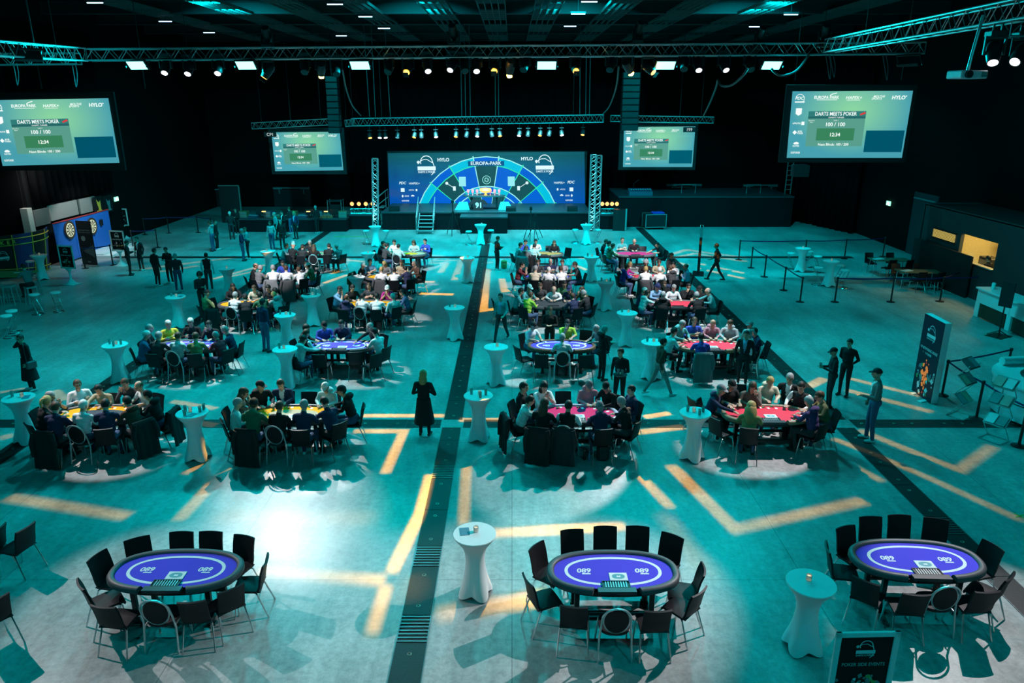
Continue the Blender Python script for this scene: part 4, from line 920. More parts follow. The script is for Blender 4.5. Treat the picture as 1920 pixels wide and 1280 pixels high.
# ---- coat hung over a chair back
def coat_mesh(m, L=.62, seed=0):
    rnd = random.Random(seed); b = MB(); cols_, n = 12, 12; prof = [(.0, .60), (-.0, .74), (-.02, .86), (-.06, .905), (-.10, .89), (-.125, .78), (-.13, .60), (-.15, .60 - L * .5), (-.17, .62 - L)]
    rows = []
    for i, (dy, z) in enumerate(prof):
        f = max(0, i - 4) / 4; w = .235 + .045 * f
        rows.append([((-w + 2 * w * j / cols_), -.235 + dy - .02 * sin(j * 1.7 + i * .4) * f - (.05 * abs(2 * j / cols_ - 1) if i < 2 else 0), max(.05, z - .03 * f * sin(j * 2.3 + seed))) for j in range(cols_ + 1)])
    k = len(prof); c = cols_ + 1
    b.add([q for r in rows for q in r], [(i * c + j, i * c + j + 1, (i + 1) * c + j + 1, (i + 1) * c + j) for i in range(k - 1) for j in range(cols_)])
    for sx in (-1, 1): b.path([(sx * .2, -.33, .86), (sx * .27, -.37, .62), (sx * .25, -.39, .38 + .05 * sx)], [.06, .055, .045], 7)
    return b.mesh('draped_coat', m, 60)
COATS = {}
def coat(ch, cname, rgb, label, L=.62):
    k = (cname, L)
    if k not in COATS: COATS[k] = coat_mesh(mat('coat_' + cname, rgb, .85, bump=.3, scale=25), L, len(COATS))
    o = link('draped_coat', COATS[k], None, ch.location, ch.rotation_euler.z); return tag(o, label, 'coat', 'coats over chair backs')

# ---- cocktail table in a stretch cover
def cover_mesh():
    b = MB(); n = 32; zs = [(.02, 1.0), (.10, .93), (.20, .80), (.32, .66), (.48, .53), (.64, .47), (.78, .50), (.90, .62), (1.0, .84), (1.06, .98), (1.085, 1.0)]; vs = []
    for i, (z, k) in enumerate(zs):
        f = max(0, 1 - z / .55)
        for j in range(n):
            t = 2 * pi * j / n; lobe = abs(cos(2 * t)) ** 1.6
            base = .325 * (k * (1 - .24 * f)) * (1 + f * (.36 * lobe - .16)); zz = z + (.075 * (1 - lobe) * max(0, 1 - z / .25))
            vs.append((base * cos(t), base * sin(t), zz))
    m = len(zs); b.add(vs, [(i * n + j, i * n + (j + 1) % n, (i + 1) * n + (j + 1) % n, (i + 1) * n + j) for i in range(m - 1) for j in range(n)] + [tuple((m - 1) * n + j for j in range(n))])
    return b.mesh('stretch_cover', M_white, 60)
CVM = cover_mesh(); TOPM = MB().lathe([(.28, 1.085), (.335, 1.088), (.341, 1.10), (.335, 1.112), (.28, 1.113)], n=32).mesh('table_top', M_whitetop)
CNG = MB().lathe([(.035, 0), (.04, .005), (.042, .085), (.038, .085), (.034, .02)], n=14).mesh('glass_cup', mat('frosted_glass', (.7, .75, .75), .4, trans=.4))
CNW = MB().lathe([(.001, .012), (.031, .012), (.031, .06), (.001, .064)], n=12).mesh('candle', M_candle)
GLS = MB().lathe([(.026, 0), (.03, .005), (.036, .14), (.034, .14), (.028, .02)], n=12).mesh('tumbler', M_glass)
DRK = {k: MB().lathe([(.001, .02), (.027, .02), (.032, .09), (.001, .09)], n=10).mesh('drink', mat('drink_' + k, c, .2)) for k, c in (('cola', (.03, .01, .005)), ('juice', (.6, .35, .05)), ('green', (.1, .6, .1)), ('water', (.5, .6, .62)))}
MENU = MB().box((0, 0, .004), (.15, .21, .006)).mesh('menu_card', mat('menu_blue', (.10, .25, .35), .6)); BOOK = MB().box((0, 0, .012), (.2, .15, .024), ch=.003).mesh('menu_folder', M_plast)
def bar_table(u, v, where, items='c', z=1.11):
    q = P(u, v, z); t = thing('cocktail_table', 'white stretch-covered cocktail table ' + where, 'table', (q.x, q.y, 0), random.uniform(0, pi / 2), 'white cocktail tables'); spawn([('stretch_cover', CVM), ('table_top', TOPM)], t)
    c = thing('candle_glass', 'candle glass on table ' + where, 'candle', (q.x + random.uniform(-.06, .06), q.y + .06, 1.113), 0, 'candles on cocktail tables'); spawn([('glass_cup', CNG), ('candle', CNW)], c)
    pos = [(-.16, .05), (.17, .02), (.05, -.15), (-.08, -.18), (.2, .15)]
    for i, k in enumerate(items[1:]):
        x, y = pos[i % 5]
        if k == 'm': tag(link('menu_card', MENU, None, (q.x + x, q.y + y, 1.113), random.uniform(-1, 1)), 'flat printed card on the cocktail table ' + where, 'card')
        elif k == 'b': tag(link('menu_folder', BOOK, None, (q.x + x, q.y + y, 1.113), random.uniform(-.6, .6)), 'black folder on the cocktail table ' + where, 'folder')
        else:
            kk = {'g': 'water', 'k': 'cola', 'j': 'juice', 'n': 'green'}[k]; gname = {'g': 'clear drink', 'k': 'dark drink', 'j': 'yellow drink', 'n': 'green drink'}[k]
            g = thing('tumbler', '%s %s tumbler on table %s' % (('left', 'right', 'front', 'front left', 'rear right')[i % 5], gname, where), 'glass', (q.x + x, q.y + y, 1.113), 0, 'glasses on cocktail tables'); spawn([('glass', GLS), ('drink', DRK[kk])], g)
    return t
# ---- Z-shaped bar stool
STS = MB().lathe([(.13, .72), (.175, .73), (.185, .76), (.175, .79), (.12, .80)], n=20).mesh('seat', mat('stool_seat', (.8, .81, .82), .4))
STF = [MB().path([(sx * .09, .13, .73), (sx * .10, .16, .70), (sx * .12, -.16, .06), (sx * .12, -.19, .015), (sx * .12, .18, .015)], .012, 6).mesh('leg', M_chrome) for sx in (-1, 1)]
STB = MB().path([(-.12, .18, .015), (.12, .18, .015)], .012, 6).path([(-.11, -.02, .35), (.11, -.02, .35)], .011, 6).path([(.2 * cos(i * pi / 8), .2 * sin(i * pi / 8), .012) for i in range(16)], .012, 6, True).mesh('base_ring', M_chrome)
def stool(u, v, rz, where):
    q = P(u, v, .78); t = thing('bar_stool', 'white-seated chrome bar stool ' + where, 'stool', (q.x, q.y, 0), rz, 'chrome bar stools'); spawn([('seat', STS), ('base_ring', STB)] + [('leg', m) for m in STF], t)
# ---- stanchions and belts
PST = MB().path([(0, 0, .02), (0, 0, .96)], .032, 12).mesh('post', M_plast); PHD = MB().lathe([(.034, .93), (.045, .94), (.045, 1.0), (.03, 1.02), (.001, 1.02)], n=12).mesh('belt_head', M_plast)
PBS = MB().lathe([(.001, 0), (.165, 0), (.165, .012), (.08, .03), (.035, .045)], n=24).mesh('base', M_plast)
def stanchion(u, v, where):
    q = P(u, v, 0); t = thing('stanchion', 'black barrier post ' + where, 'barrier post', q, 0, 'black barrier posts'); spawn([('post', PST), ('belt_head', PHD), ('base', PBS)], t); return q
def belt(a, c, where):
    a, c = Vector(a), Vector(c); d = c - a; n = Vector((-d.y, d.x, 0)).normalized() * .002; b = MB(); vs = []; N = 8
    for i in range(N + 1):
        q = d * (i / N); zz = .965 - .03 * sin(pi * i / N)
        vs += [q + n + Vector((0, 0, zz - .024)), q + n + Vector((0, 0, zz + .024)), q - n + Vector((0, 0, zz + .024)), q - n + Vector((0, 0, zz - .024))]
    b.add(vs, [(4 * i + k, 4 * i + (k + 1) % 4, 4 * i + 4 + (k + 1) % 4, 4 * i + 4 + k) for i in range(N) for k in range(4)]); return tag(b.build('barrier_belt', M_belt, None, (a.x, a.y, 0)), 'navy retractable belt ' + where, 'belt', 'barrier belts')
# ================================================================== people
class Body:
    def __init__(s): s.mb = MB(); s.prim = []
    def cap(s, p0, p1, r0, r1, lab, n=10):
        p0, p1 = Vector(p0), Vector(p1); d = (p1 - p0); L = d.length; d = d.normalized() if L > 1e-6 else Vector((0, 0, 1))
        pts, rs = [], []
        for a in (-1.45, -1.0, -.5): pts.append(p0 + d * (r0 * sin(a))); rs.append(r0 * cos(a))
        pts += [p0, p1]; rs += [r0, r1]
        for a in (.5, 1.0, 1.45): pts.append(p1 + d * (r1 * sin(a))); rs.append(r1 * cos(a))
        s.mb.path(pts, rs, n); s.prim.append(('c', p0, p1, r0, r1, lab))
    def ell(s, c, r, lab, M=None, n=16):
        c = Vector(c); prof = [(cos(a), sin(a)) for a in [-1.5 + 3.0 * i / 9 for i in range(10)]]; R = M or Matrix.Identity(3); S = Matrix.Diagonal(Vector(r))
        s.mb.lathe(prof, c, n, M=R @ S); s.prim.append(('e', c, Vector(r), R, None, lab))
    def hand(s, w, d, up, side):
        w, d, up = Vector(w), Vector(d).normalized(), Vector(up); up = (up - d * up.dot(d)).normalized(); lat = d.cross(up) * side
        s.cap(w + d * .01, w + d * .06, .026, .03, 'skin'); s.cap(w + d * .045 + lat * .02, w + d * .065 - lat * .022, .02, .019, 'skin')
        for i, (o, l) in enumerate(((.031, .062), (.010, .072), (-.011, .066), (-.031, .05))):
            k = w + d * .075 + lat * o; m = k + (d - up * .25).normalized() * l * .55 + lat * o * .25; s.cap(k, m, .0105, .0098, 'skin', 8); s.cap(m, m + (d - up * .8).normalized() * l * .5, .0098, .0085, 'skin', 8)
        k = w + d * .03 + lat * .028; m = k + (d * .5 + lat).normalized() * .035; s.cap(k, m, .0125, .011, 'skin', 8); s.cap(m, m + (d + lat * .3 - up * .3).normalized() * .03, .011, .009, 'skin', 8)
    def head(s, c, pitch, yaw=0.0):
        R = Matrix.Rotation(yaw, 3, 'Z') @ Matrix.Rotation(-pitch, 3, 'X'); c = Vector(c); s.hc, s.hR = c, R
        E = lambda o, r, l='skin': s.ell(c + R @ Vector(o), r, l, R)
        E((0, -.008, .02), (.078, .098, .100)); E((0, .022, -.045), (.062, .070, .080)); E((0, .05, -.085), (.036, .036, .03)); E((0, .088, .038), (.05, .016, .014))
        E((0, .103, -.018), (.013, .022, .026)); E((0, .094, .008), (.010, .014, .03)); E((0, .088, -.062), (.024, .012, .011))
        for sx in (-1, 1): E((sx * .08, -.006, -.012), (.013, .024, .034))
def smoothmesh(name, B, voxel=.0105):
    me = B.mb.mesh(name, M_black, 0); o = bpy.data.objects.new(name, me); col.objects.link(o)
    m = o.modifiers.new('r', 'REMESH'); m.mode = 'VOXEL'; m.voxel_size = voxel; m.use_smooth_shade = True
    m = o.modifiers.new('s', 'SMOOTH'); m.factor = .5; m.iterations = 3
    m = o.modifiers.new('d', 'DECIMATE'); m.ratio = .30
    return o
SLOTS = ['skin', 'top', 'sleeve', 'cuff', 'trousers', 'shoes', 'eye', 'lip', 'front']
def finish(o, B):
    dg = bpy.context.evaluated_depsgraph_get(); me = bpy.data.meshes.new_from_object(o.evaluated_get(dg)); old = o.data
    n = len(me.polygons); c = np.empty(n * 3); me.polygons.foreach_get('center', c); c = c.reshape(-1, 3); nr = np.empty(n * 3); me.polygons.foreach_get('normal', nr); nr = nr.reshape(-1, 3)
    best = np.full(n, 9e9); lab = np.zeros(n, int)
    for p in B.prim:
        if p[0] == 'c':
            a, d = np.array(p[1]), np.array(p[2] - p[1]); L = d @ d + 1e-9; t = np.clip(((c - a) @ d) / L, 0, 1); ds = np.linalg.norm(c - a - t[:, None] * d, axis=1) - (p[3] + (p[4] - p[3]) * t)
        else:
            q = ((c - np.array(p[1])) @ np.array(p[3])) / np.array(p[2]); k = np.linalg.norm(q, axis=1); ds = (k - 1) * min(p[2]) if min(p[2]) > .03 else (k - 1) * min(p[2]) * .8
        w = ds < best; best[w] = ds[w]; lab[w] = SLOTS.index(p[5])
    hl = (c - np.array(B.hc)) @ np.array(B.hR); hd = lab == 0
    for sx in (-1, 1): lab[hd & (np.linalg.norm((hl - np.array([sx * .032, .085, .012])) / np.array([1.3, 1.6, .8]), axis=1) < .013)] = 6
    lab[hd & (np.abs(hl[:, 0]) < .024) & (np.abs(hl[:, 2] + .062) < .008) & (hl[:, 1] > .07)] = 7
    if hasattr(B, 'chest'):
        cl = (c - np.array(B.chest[0])) @ np.array(B.chest[1]); lab[(lab == 1) & (cl[:, 1] > .02) & (np.abs(cl[:, 0]) < .015 + .05 * np.clip((cl[:, 2] + .18) / .36, 0, 1)) & (cl[:, 2] > -.2)] = 8
    while len(me.materials): me.materials.pop()
    for s in SLOTS: me.materials.append(None)
    me.polygons.foreach_set('material_index', lab.astype(np.int32)); me.shade_smooth(); me.update()
    bpy.data.objects.remove(o); bpy.data.meshes.remove(old); return me
def torso(B, hip, lean, w=1.0):
    R = Matrix.Rotation(-lean, 3, 'X'); h = Vector(hip); at = lambda z, y=0, x=0: h + R @ Vector((x, y, z))
    B.ell(h + Vector((0, -.01, .0)), (.168 * w, .135 * w, .115), 'trousers'); B.ell(at(.15), (.158 * w, .122 * w, .13), 'top', R); B.ell(at(.27), (.168 * w, .122 * w, .16), 'top', R); B.ell(at(.38), (.182 * w, .118 * w, .13), 'top', R)
    B.cap(at(.455, -.01, -.14), at(.455, -.01, .14), .066, .066, 'top'); B.cap(at(.49), at(.58, .012), .062, .056, 'skin'); B.cap(at(.485, -.01), at(.515, -.005), .082, .068, 'top')
    B.chest = (at(.33), R); return at, R
def arm(B, sh, el, wr, hd, up, side):
    B.cap(sh, el, .058, .046, 'sleeve'); m = Vector(el).lerp(Vector(wr), .12); B.cap(el, m, .045, .044, 'sleeve'); B.cap(m, wr, .043, .031, 'cuff'); B.hand(wr, hd, up, side)
def seated(lean, pitch, Rr, Ll, legs=(.40, .32), yaw=0.0):
    B = Body(); hip = Vector((0, 0, .565)); at, R = torso(B, hip, lean); B.head(at(.60, .03) + Vector((0, .02, .085)), pitch, yaw)
    for sx, (el, wr, hd, up) in ((1, Rr), (-1, Ll)):
        mir = lambda q: Vector((q[0] * sx, q[1], q[2])); arm(B, at(.45, -.005, sx * .185), mir(el), mir(wr), mir(hd), mir(up), -sx)
        hp, kn, an = Vector((sx * .09, 0, .535)), Vector((sx * .14, legs[0], .52)), Vector((sx * .13, legs[1], .10))
        B.cap(hp, kn, .09, .066, 'trousers'); B.cap(kn, an, .062, .046, 'trousers'); B.cap(an + Vector((0, -.03, -.055)), an + Vector((sx * .015, .15, -.06)), .042, .036, 'shoes')
    return B
def standing(arms, legs=((0, 0), (0, 0)), lean=0.03, pitch=.1, yaw=0.0):
    B = Body(); hip = Vector((0, 0, .95)); at, R = torso(B, hip, lean); B.head(at(.60, .02) + Vector((0, .015, .085)), pitch, yaw)
    for i, (sx, (el, wr, hd, up)) in enumerate(((1, arms[0]), (-1, arms[1]))):
        mir = lambda q: Vector((q[0] * sx, q[1], q[2])); arm(B, at(.45, -.005, sx * .185), mir(el), mir(wr), mir(hd), mir(up), -sx)
        fy, lift = legs[i]; hp = Vector((sx * .09, 0, .92)); kn = Vector((sx * .10, fy * .5 + .03 + lift * .25, .50 + lift * .1)); an = Vector((sx * .11, fy, .10 + lift))
        B.cap(hp, kn, .092, .062, 'trousers'); B.cap(kn, an, .058, .045, 'trousers'); B.cap(an + Vector((0, -.04, -.055)), an + Vector((sx * .02, .14, -.06)), .042, .036, 'shoes')
    return B
Z = (0, 0, 1)
REST = ((.25, .20, .85), (.12, .40, .835), (-.5, 1, 0), Z)
POSE = {
 'A': seated(.26, .45, REST, REST),
 'B': seated(.04, .15, ((.27, .12, .80), (-.04, .235, .90), (-1, .1, .15), (0, 1, .3)), ((.27, .10, .78), (-.02, .215, .84), (-1, .1, .05), (0, 1, .3))),
 'C': seated(.28, .30, ((.17, .36, .85), (.055, .33, 1.035), (-.1, .15, 1), (0, 1, 0)), REST),
 'D': seated(.24, .32, ((.19, .38, .85), (.03, .36, 1.02), (-.2, .05, 1), (-1, .6, 0)), ((.19, .38, .85), (.03, .36, 1.02), (-.2, .05, 1), (-1, .6, 0))),
 'E': seated(.34, .35, ((.24, .36, .90), (.16, .62, .83), (-.1, 1, -.1), Z), REST),
 'F': seated(.12, .40, ((.27, .10, .84), (.21, .36, .84), (-.35, 1, -.05), Z), ((.27, .10, .84), (.21, .36, .84), (-.35, 1, -.05), Z)),
 'G': seated(.46, .75, ((.26, .30, .86), (.10, .47, .84), (-.6, 1, 0), Z), ((.26, .30, .86), (.12, .48, .84), (-.6, 1, 0), Z)),
 'H': seated(-.10, .12, ((.27, .0, .75), (.12, .25, .66), (-.4, 1, -.1), Z), ((.27, .0, .75), (.12, .25, .66), (-.4, 1, -.1), Z)),
 'I': seated(.24, .25, REST, ((.25, .22, .86), (.14, .46, .84), (-.3, 1, 0), Z), yaw=.55),
 'J': seated(.30, .30, REST, ((.17, .36, .85), (.055, .33, 1.035), (-.1, .15, 1), (0, 1, 0)), yaw=-.3),
 'a': standing([((.26, -.02, 1.13), (.25, .06, .87), (0, .15, -1), (1, 0, 0))] * 2),
 'b': standing([((.24, .06, 1.12), (.07, .28, 1.17), (-.3, 1, .3), Z)] * 2, pitch=.4),
 'c': standing([((.25, -.12, 1.15), (.24, -.04, .90), (0, .3, -1), (1, 0, 0)), ((.25, .10, 1.14), (.20, .28, 1.02), (-.2, 1, -.1), Z)], ((.36, .0), (-.38, .07)), .07),
 'd': standing([((.34, .10, 1.33), (.15, .03, 1.55), (-.5, -.1, .6), (0, 1, 0)), ((.27, .02, 1.14), (.22, .14, .92), (-.2, .5, -1), (1, 0, 0))], yaw=.2),
 'e': standing([((.28, .05, 1.13), (-.03, .20, 1.22), (-1, .1, .05), (0, 1, .3)), ((.28, .05, 1.13), (-.01, .21, 1.16), (-1, .1, .0), (0, 1, .3))]),
 'f': standing([((.26, -.10, 1.14), (.10, -.16, .98), (-1, -.1, -.2), (0, -1, 0))] * 2, pitch=.25),
 'g': standing([((.25, -.02, 1.12), (.22, .10, .92), (-.3, .3, -1), (1, 0, 0)), ((.25, .05, 1.12), (.17, .30, 1.15), (-.1, 1, .1), Z)], ((.05, 0), (-.04, 0)), pitch=.15, yaw=-.3),
}
_t = {k: smoothmesh('body', B) for k, B in POSE.items()}; bpy.context.view_layer.update()
BODY = {k: finish(_t[k], B) for k, B in POSE.items()}
# ---- hair and headwear, modelled about the head centre
def dome(keep, r=(.088, .108, .112), off=(0, -.008, .02), bump=0.0, seed=0, n=22, k=14):
    rnd = random.Random(seed); b = MB(); vs = []; ok = []
    for i in range(k + 1):
        a = -pi / 2 + pi * i / k
        for j in range(n):
            t = 2 * pi * j / n; s = 1 + (rnd.uniform(-bump, bump) if bump else 0); vs.append(Vector((r[0] * cos(a) * cos(t) * s + off[0], r[1] * cos(a) * sin(t) * s + off[1], r[2] * sin(a) * s + off[2])))
    fs = []
    for i in range(k):
        for j in range(n):
            f = (i * n + j, i * n + (j + 1) % n, (i + 1) * n + (j + 1) % n, (i + 1) * n + j); c = sum((vs[q] for q in f), Vector()) / 4
            if keep(c): fs.append(f)
    used = sorted({q for f in fs for q in f}); mp = {q: i for i, q in enumerate(used)}; m = len(used); o = Vector(off)
    b.add([vs[q] for q in used] + [o + (vs[q] - o) * .90 for q in used], [tuple(mp[q] for q in f) for f in fs] + [tuple(mp[q] + m for q in f[::-1]) for f in fs]); return b
def hairline(c): return c.z > (.062 if c.y > .055 else .02 if c.y > .02 else -.005 if c.y > -.03 else -.07)
HAIR = {}
h = dome(hairline, bump=.02); HAIR['short'] = ('hair', h.mesh('hair', None, 70))
h = dome(lambda c: (c.y < -.01 and -.07 < c.z < .06) or (abs(c.x) > .06 and c.y < .03 and -.03 < c.z < .05), (.085, .104, .105)); HAIR['bald'] = ('hair', h.mesh('hair', None, 70))
h = dome(lambda c: c.z > (.05 if c.y > .05 else -.02 if c.y > .01 else -.2), (.094, .112, .118), bump=.02); h2 = dome(lambda c: c.y < .035, (.105, .085, .19), (0, -.04, -.13), .03, 3); h.add(h2.v, h2.f); HAIR['long'] = ('hair', h.mesh('hair', None, 70))
h = dome(lambda c: c.z > (.06 if c.y > .05 else -.08), (.118, .128, .132), bump=.08, seed=5); HAIR['curly'] = ('hair', h.mesh('hair', None, 70))
h = dome(lambda c: c.z > (.05 if c.y > .05 else -.02 if c.y > .01 else -.2), (.108, .12, .124), bump=.05, seed=6); h2 = dome(lambda c: c.y < .05, (.135, .10, .24), (0, -.05, -.16), .10, 8); h.add(h2.v, h2.f); HAIR['mane'] = ('hair', h.mesh('hair', None, 70))
h = dome(hairline, bump=.02); h.path([(0, -.10, .06), (0, -.15, .05), (0, -.165, -.03), (0, -.15, -.13)], [.025, .032, .028, .012], 8); HAIR['tail'] = ('hair', h.mesh('hair', None, 70))
h = dome(lambda c: c.z > .045 - .02 * (c.y < 0), (.090, .110, .116)); h.add([(.075 * cos(a), .055 + .115 * sin(a) * 1.0 + .0, .052 - .012 * sin(a)) for a in [pi * i / 10 for i in range(11)]] + [(.075 * cos(a), .055 + .115 * sin(a), .044 - .012 * sin(a)) for a in [pi * i / 10 for i in range(11)]], [tuple(range(11)), tuple(range(21, 10, -1))] + [(i, i + 1, i + 12, i + 11) for i in range(10)]); HAIR['cap'] = ('cap', h.mesh('cap', None, 50))
h = dome(lambda c: c.z > .02 - .03 * (c.y < 0), (.092, .112, .128)); h.path([(.093 * cos(2 * pi * i / 16), -.008 + .112 * sin(2 * pi * i / 16), .028 - .015 * (sin(2 * pi * i / 16) < -.3)) for i in range(16)], .012, 6, True); HAIR['beanie'] = ('beanie', h.mesh('beanie', None, 60))
HOOD = dome(lambda c: c.y < .05 and c.z < .03, (.135, .10, .075), (0, -.075, -.185), .05, 4).mesh('hood', None, 70)
GLM = MB()
for sx in (-1, 1): GLM.path([(sx * .034 + .024 * cos(2 * pi * i / 10), .104, .012 + .018 * sin(2 * pi * i / 10)) for i in range(10)], .003, 5, True); GLM.path([(sx * .058, .102, .016), (sx * .084, .01, .012)], .003, 5)
GLM.path([(-.011, .108, .016), (.011, .108, .016)], .003, 5); GLM = GLM.mesh('glasses', M_plast)
LCOAT = MB()
_p = [(1.02, .175, .14), (.9, .19, .155), (.7, .215, .18), (.5, .245, .21), (.36, .265, .225)]
LCOAT.add([(a * cos(2 * pi * j / 24) * (1 + .03 * sin(j * 2.1) * (1.02 - z)), c * sin(2 * pi * j / 24), z) for z, a, c in _p for j in range(24)], [(i * 24 + (j + 1) % 24, i * 24 + j, (i + 1) * 24 + j, (i + 1) * 24 + (j + 1) % 24) for i in range(4) for j in range(24)]); LCOAT = LCOAT.mesh('coat_skirt', None, 60)
COL = dict(black=(.010, .010, .012), dark=(.022, .022, .026), charcoal=(.05, .05, .055), grey=(.17, .17, .18), lightgrey=(.42, .42, .44), white=(.80, .80, .82), cream=(.62, .55, .42), beige=(.45, .36, .24), navy=(.018, .024, .075), blue=(.03, .07, .42), denim=(.06, .12, .25), skyblue=(.25, .45, .68), teal=(.06, .34, .36), paleteal=(.42, .68, .68), green=(.04, .16, .08), olive=(.10, .11, .05), lime=(.40, .62, .06), yellow=(.70, .55, .05), maroon=(.16, .02, .03), red=(.35, .02, .04), pink=(.55, .22, .28), magenta=(.48, .02, .24), brown=(.09, .045, .03), khaki=(.22, .24, .10), purple=(.06, .03, .12), leopard=(.14, .12, .10))
CNM = dict(lightgrey='light grey', skyblue='light blue', paleteal='pale teal', dark='dark', leopard='leopard-print')
HC = dict(k=(.012, .010, .009), b=(.07, .035, .018), g=(.30, .30, .31), w=(.68, .67, .65), y=(.42, .28, .10), r=(.16, .05, .02), t=(.05, .35, .33), u=(.02, .03, .10))
HN = dict(k='dark-haired', b='brown-haired', g='grey-haired', w='white-haired', y='blond', r='red-haired', t='green-haired', u='dark-haired')
SK = [mat('skin_%d' % i, c, .55, var=.06, scale=20) for i, c in enumerate(((.55, .33, .24), (.50, .29, .20), (.58, .36, .27), (.42, .23, .15)))]
M_eye = mat('eye_dark', (.02, .015, .015), .2); M_lip = mat('lip', (.40, .16, .14), .5); M_shoe = mat('shoe_dark', (.02, .018, .018), .4); M_sneak = mat('shoe_white', (.7, .7, .7), .5)
TRS = [mat('trousers_' + n, c, .85) for n, c in (('black', (.012, .012, .014)), ('jeans', (.035, .06, .13)), ('dark', (.03, .03, .035)), ('denim', (.06, .10, .2)))]
def cloth(n): return mat('cloth_' + n, COL[n], .9, bump=.25, scale=35, var=.18)
def hmat(k, cap): return mat(('knit_' if cap else 'hair_') + k, HC[k] if not cap else {'k': (.012, .012, .014), 'g': (.2, .2, .22), 'w': (.7, .72, .72), 't': (.2, .55, .55), 'u': (.02, .03, .12), 'b': (.1, .06, .03), 'y': (.5, .4, .1), 'r': (.3, .03, .03)}[k], .8 if cap else .6, var=.3, scale=60)
NP = [0]
def person(pose, at_head, rz, top, hair, flags, label, group, scale=1.0, trousers=None, base=None):
    B = POSE[pose]; NP[0] += 1; i = NP[0]
    o = bpy.data.objects.new('person', BODY[pose]); col.objects.link(o); R = Matrix.Rotation(rz, 3, 'Z')
    if base is None: h = R @ (B.hc * scale); o.location = (at_head[0] - h.x, at_head[1] - h.y, 0)
    else: o.location = (base[0], base[1], 0)
    o.rotation_euler = (0, 0, rz); o.scale = (scale,) * 3; tag(o, label, 'person', group)
    sk = SK[i % 3] if 'x' not in flags else SK[3]; tp = cloth(top)
    if flags.count('v'): mats = [sk, cloth('black'), cloth('white'), cloth('white')]
    else: mats = [sk, tp, tp, sk if 't' in flags else tp]
    tr_ = trousers or TRS[i % 4]; fr = cloth('white') if 's' in flags else cloth('skyblue') if 'l' in flags else mats[1]
    mats += [tr_, M_sneak if (i % 3 == 0 or 'n' in flags) else M_shoe, M_eye, M_lip, fr]
    for sl, m in zip(o.material_slots, mats): sl.link = 'OBJECT'; sl.material = m
    st, hk = hair[:-1], hair[-1]
    def att(name, me, m):
        c = link(name, me, o, B.hc); c.rotation_euler = B.hR.to_euler()
        if not me.materials: me.materials.append(None)
        c.material_slots[0].link = 'OBJECT'; c.material_slots[0].material = m; return c
    if st in HAIR: att(*HAIR[st], hmat(hk, st in ('cap', 'beanie')))
    if st in ('cap', 'beanie') and i % 2: att(*HAIR['bald'], hmat('b' if hk != 'g' else 'g', False))
    if 'h' in flags: att('hood', HOOD, tp)
    if 'g' in flags: c = link('glasses', GLM, o, B.hc); c.rotation_euler = B.hR.to_euler()
    if 'L' in flags:
        c = link('coat_skirt', LCOAT, o)
        if not LCOAT.materials: LCOAT.materials.append(None)
        c.material_slots[0].link = 'OBJECT'; c.material_slots[0].material = tp
    return o
def hairword(h):
    st, k = h[:-1], h[-1]
    return {'cap': '%s-capped' % {'k': 'black', 'g': 'grey', 'w': 'white', 't': 'teal', 'u': 'navy', 'b': 'brown', 'y': 'yellow', 'r': 'red'}[k] if st == 'cap' else '', 'beanie': 'beanie-wearing', 'bald': 'balding', 'long': 'long-haired', 'curly': 'curly-haired', 'mane': 'curly blond', 'tail': 'ponytailed'}.get(st) or HN[k]
# ================================================================== placing tables, chairs and people
ROWN = ['first-row', 'second-row', 'third-row', 'fourth-row', 'back-row']; COLN = ['far-left', 'inner-left', 'inner-right', 'far-right']
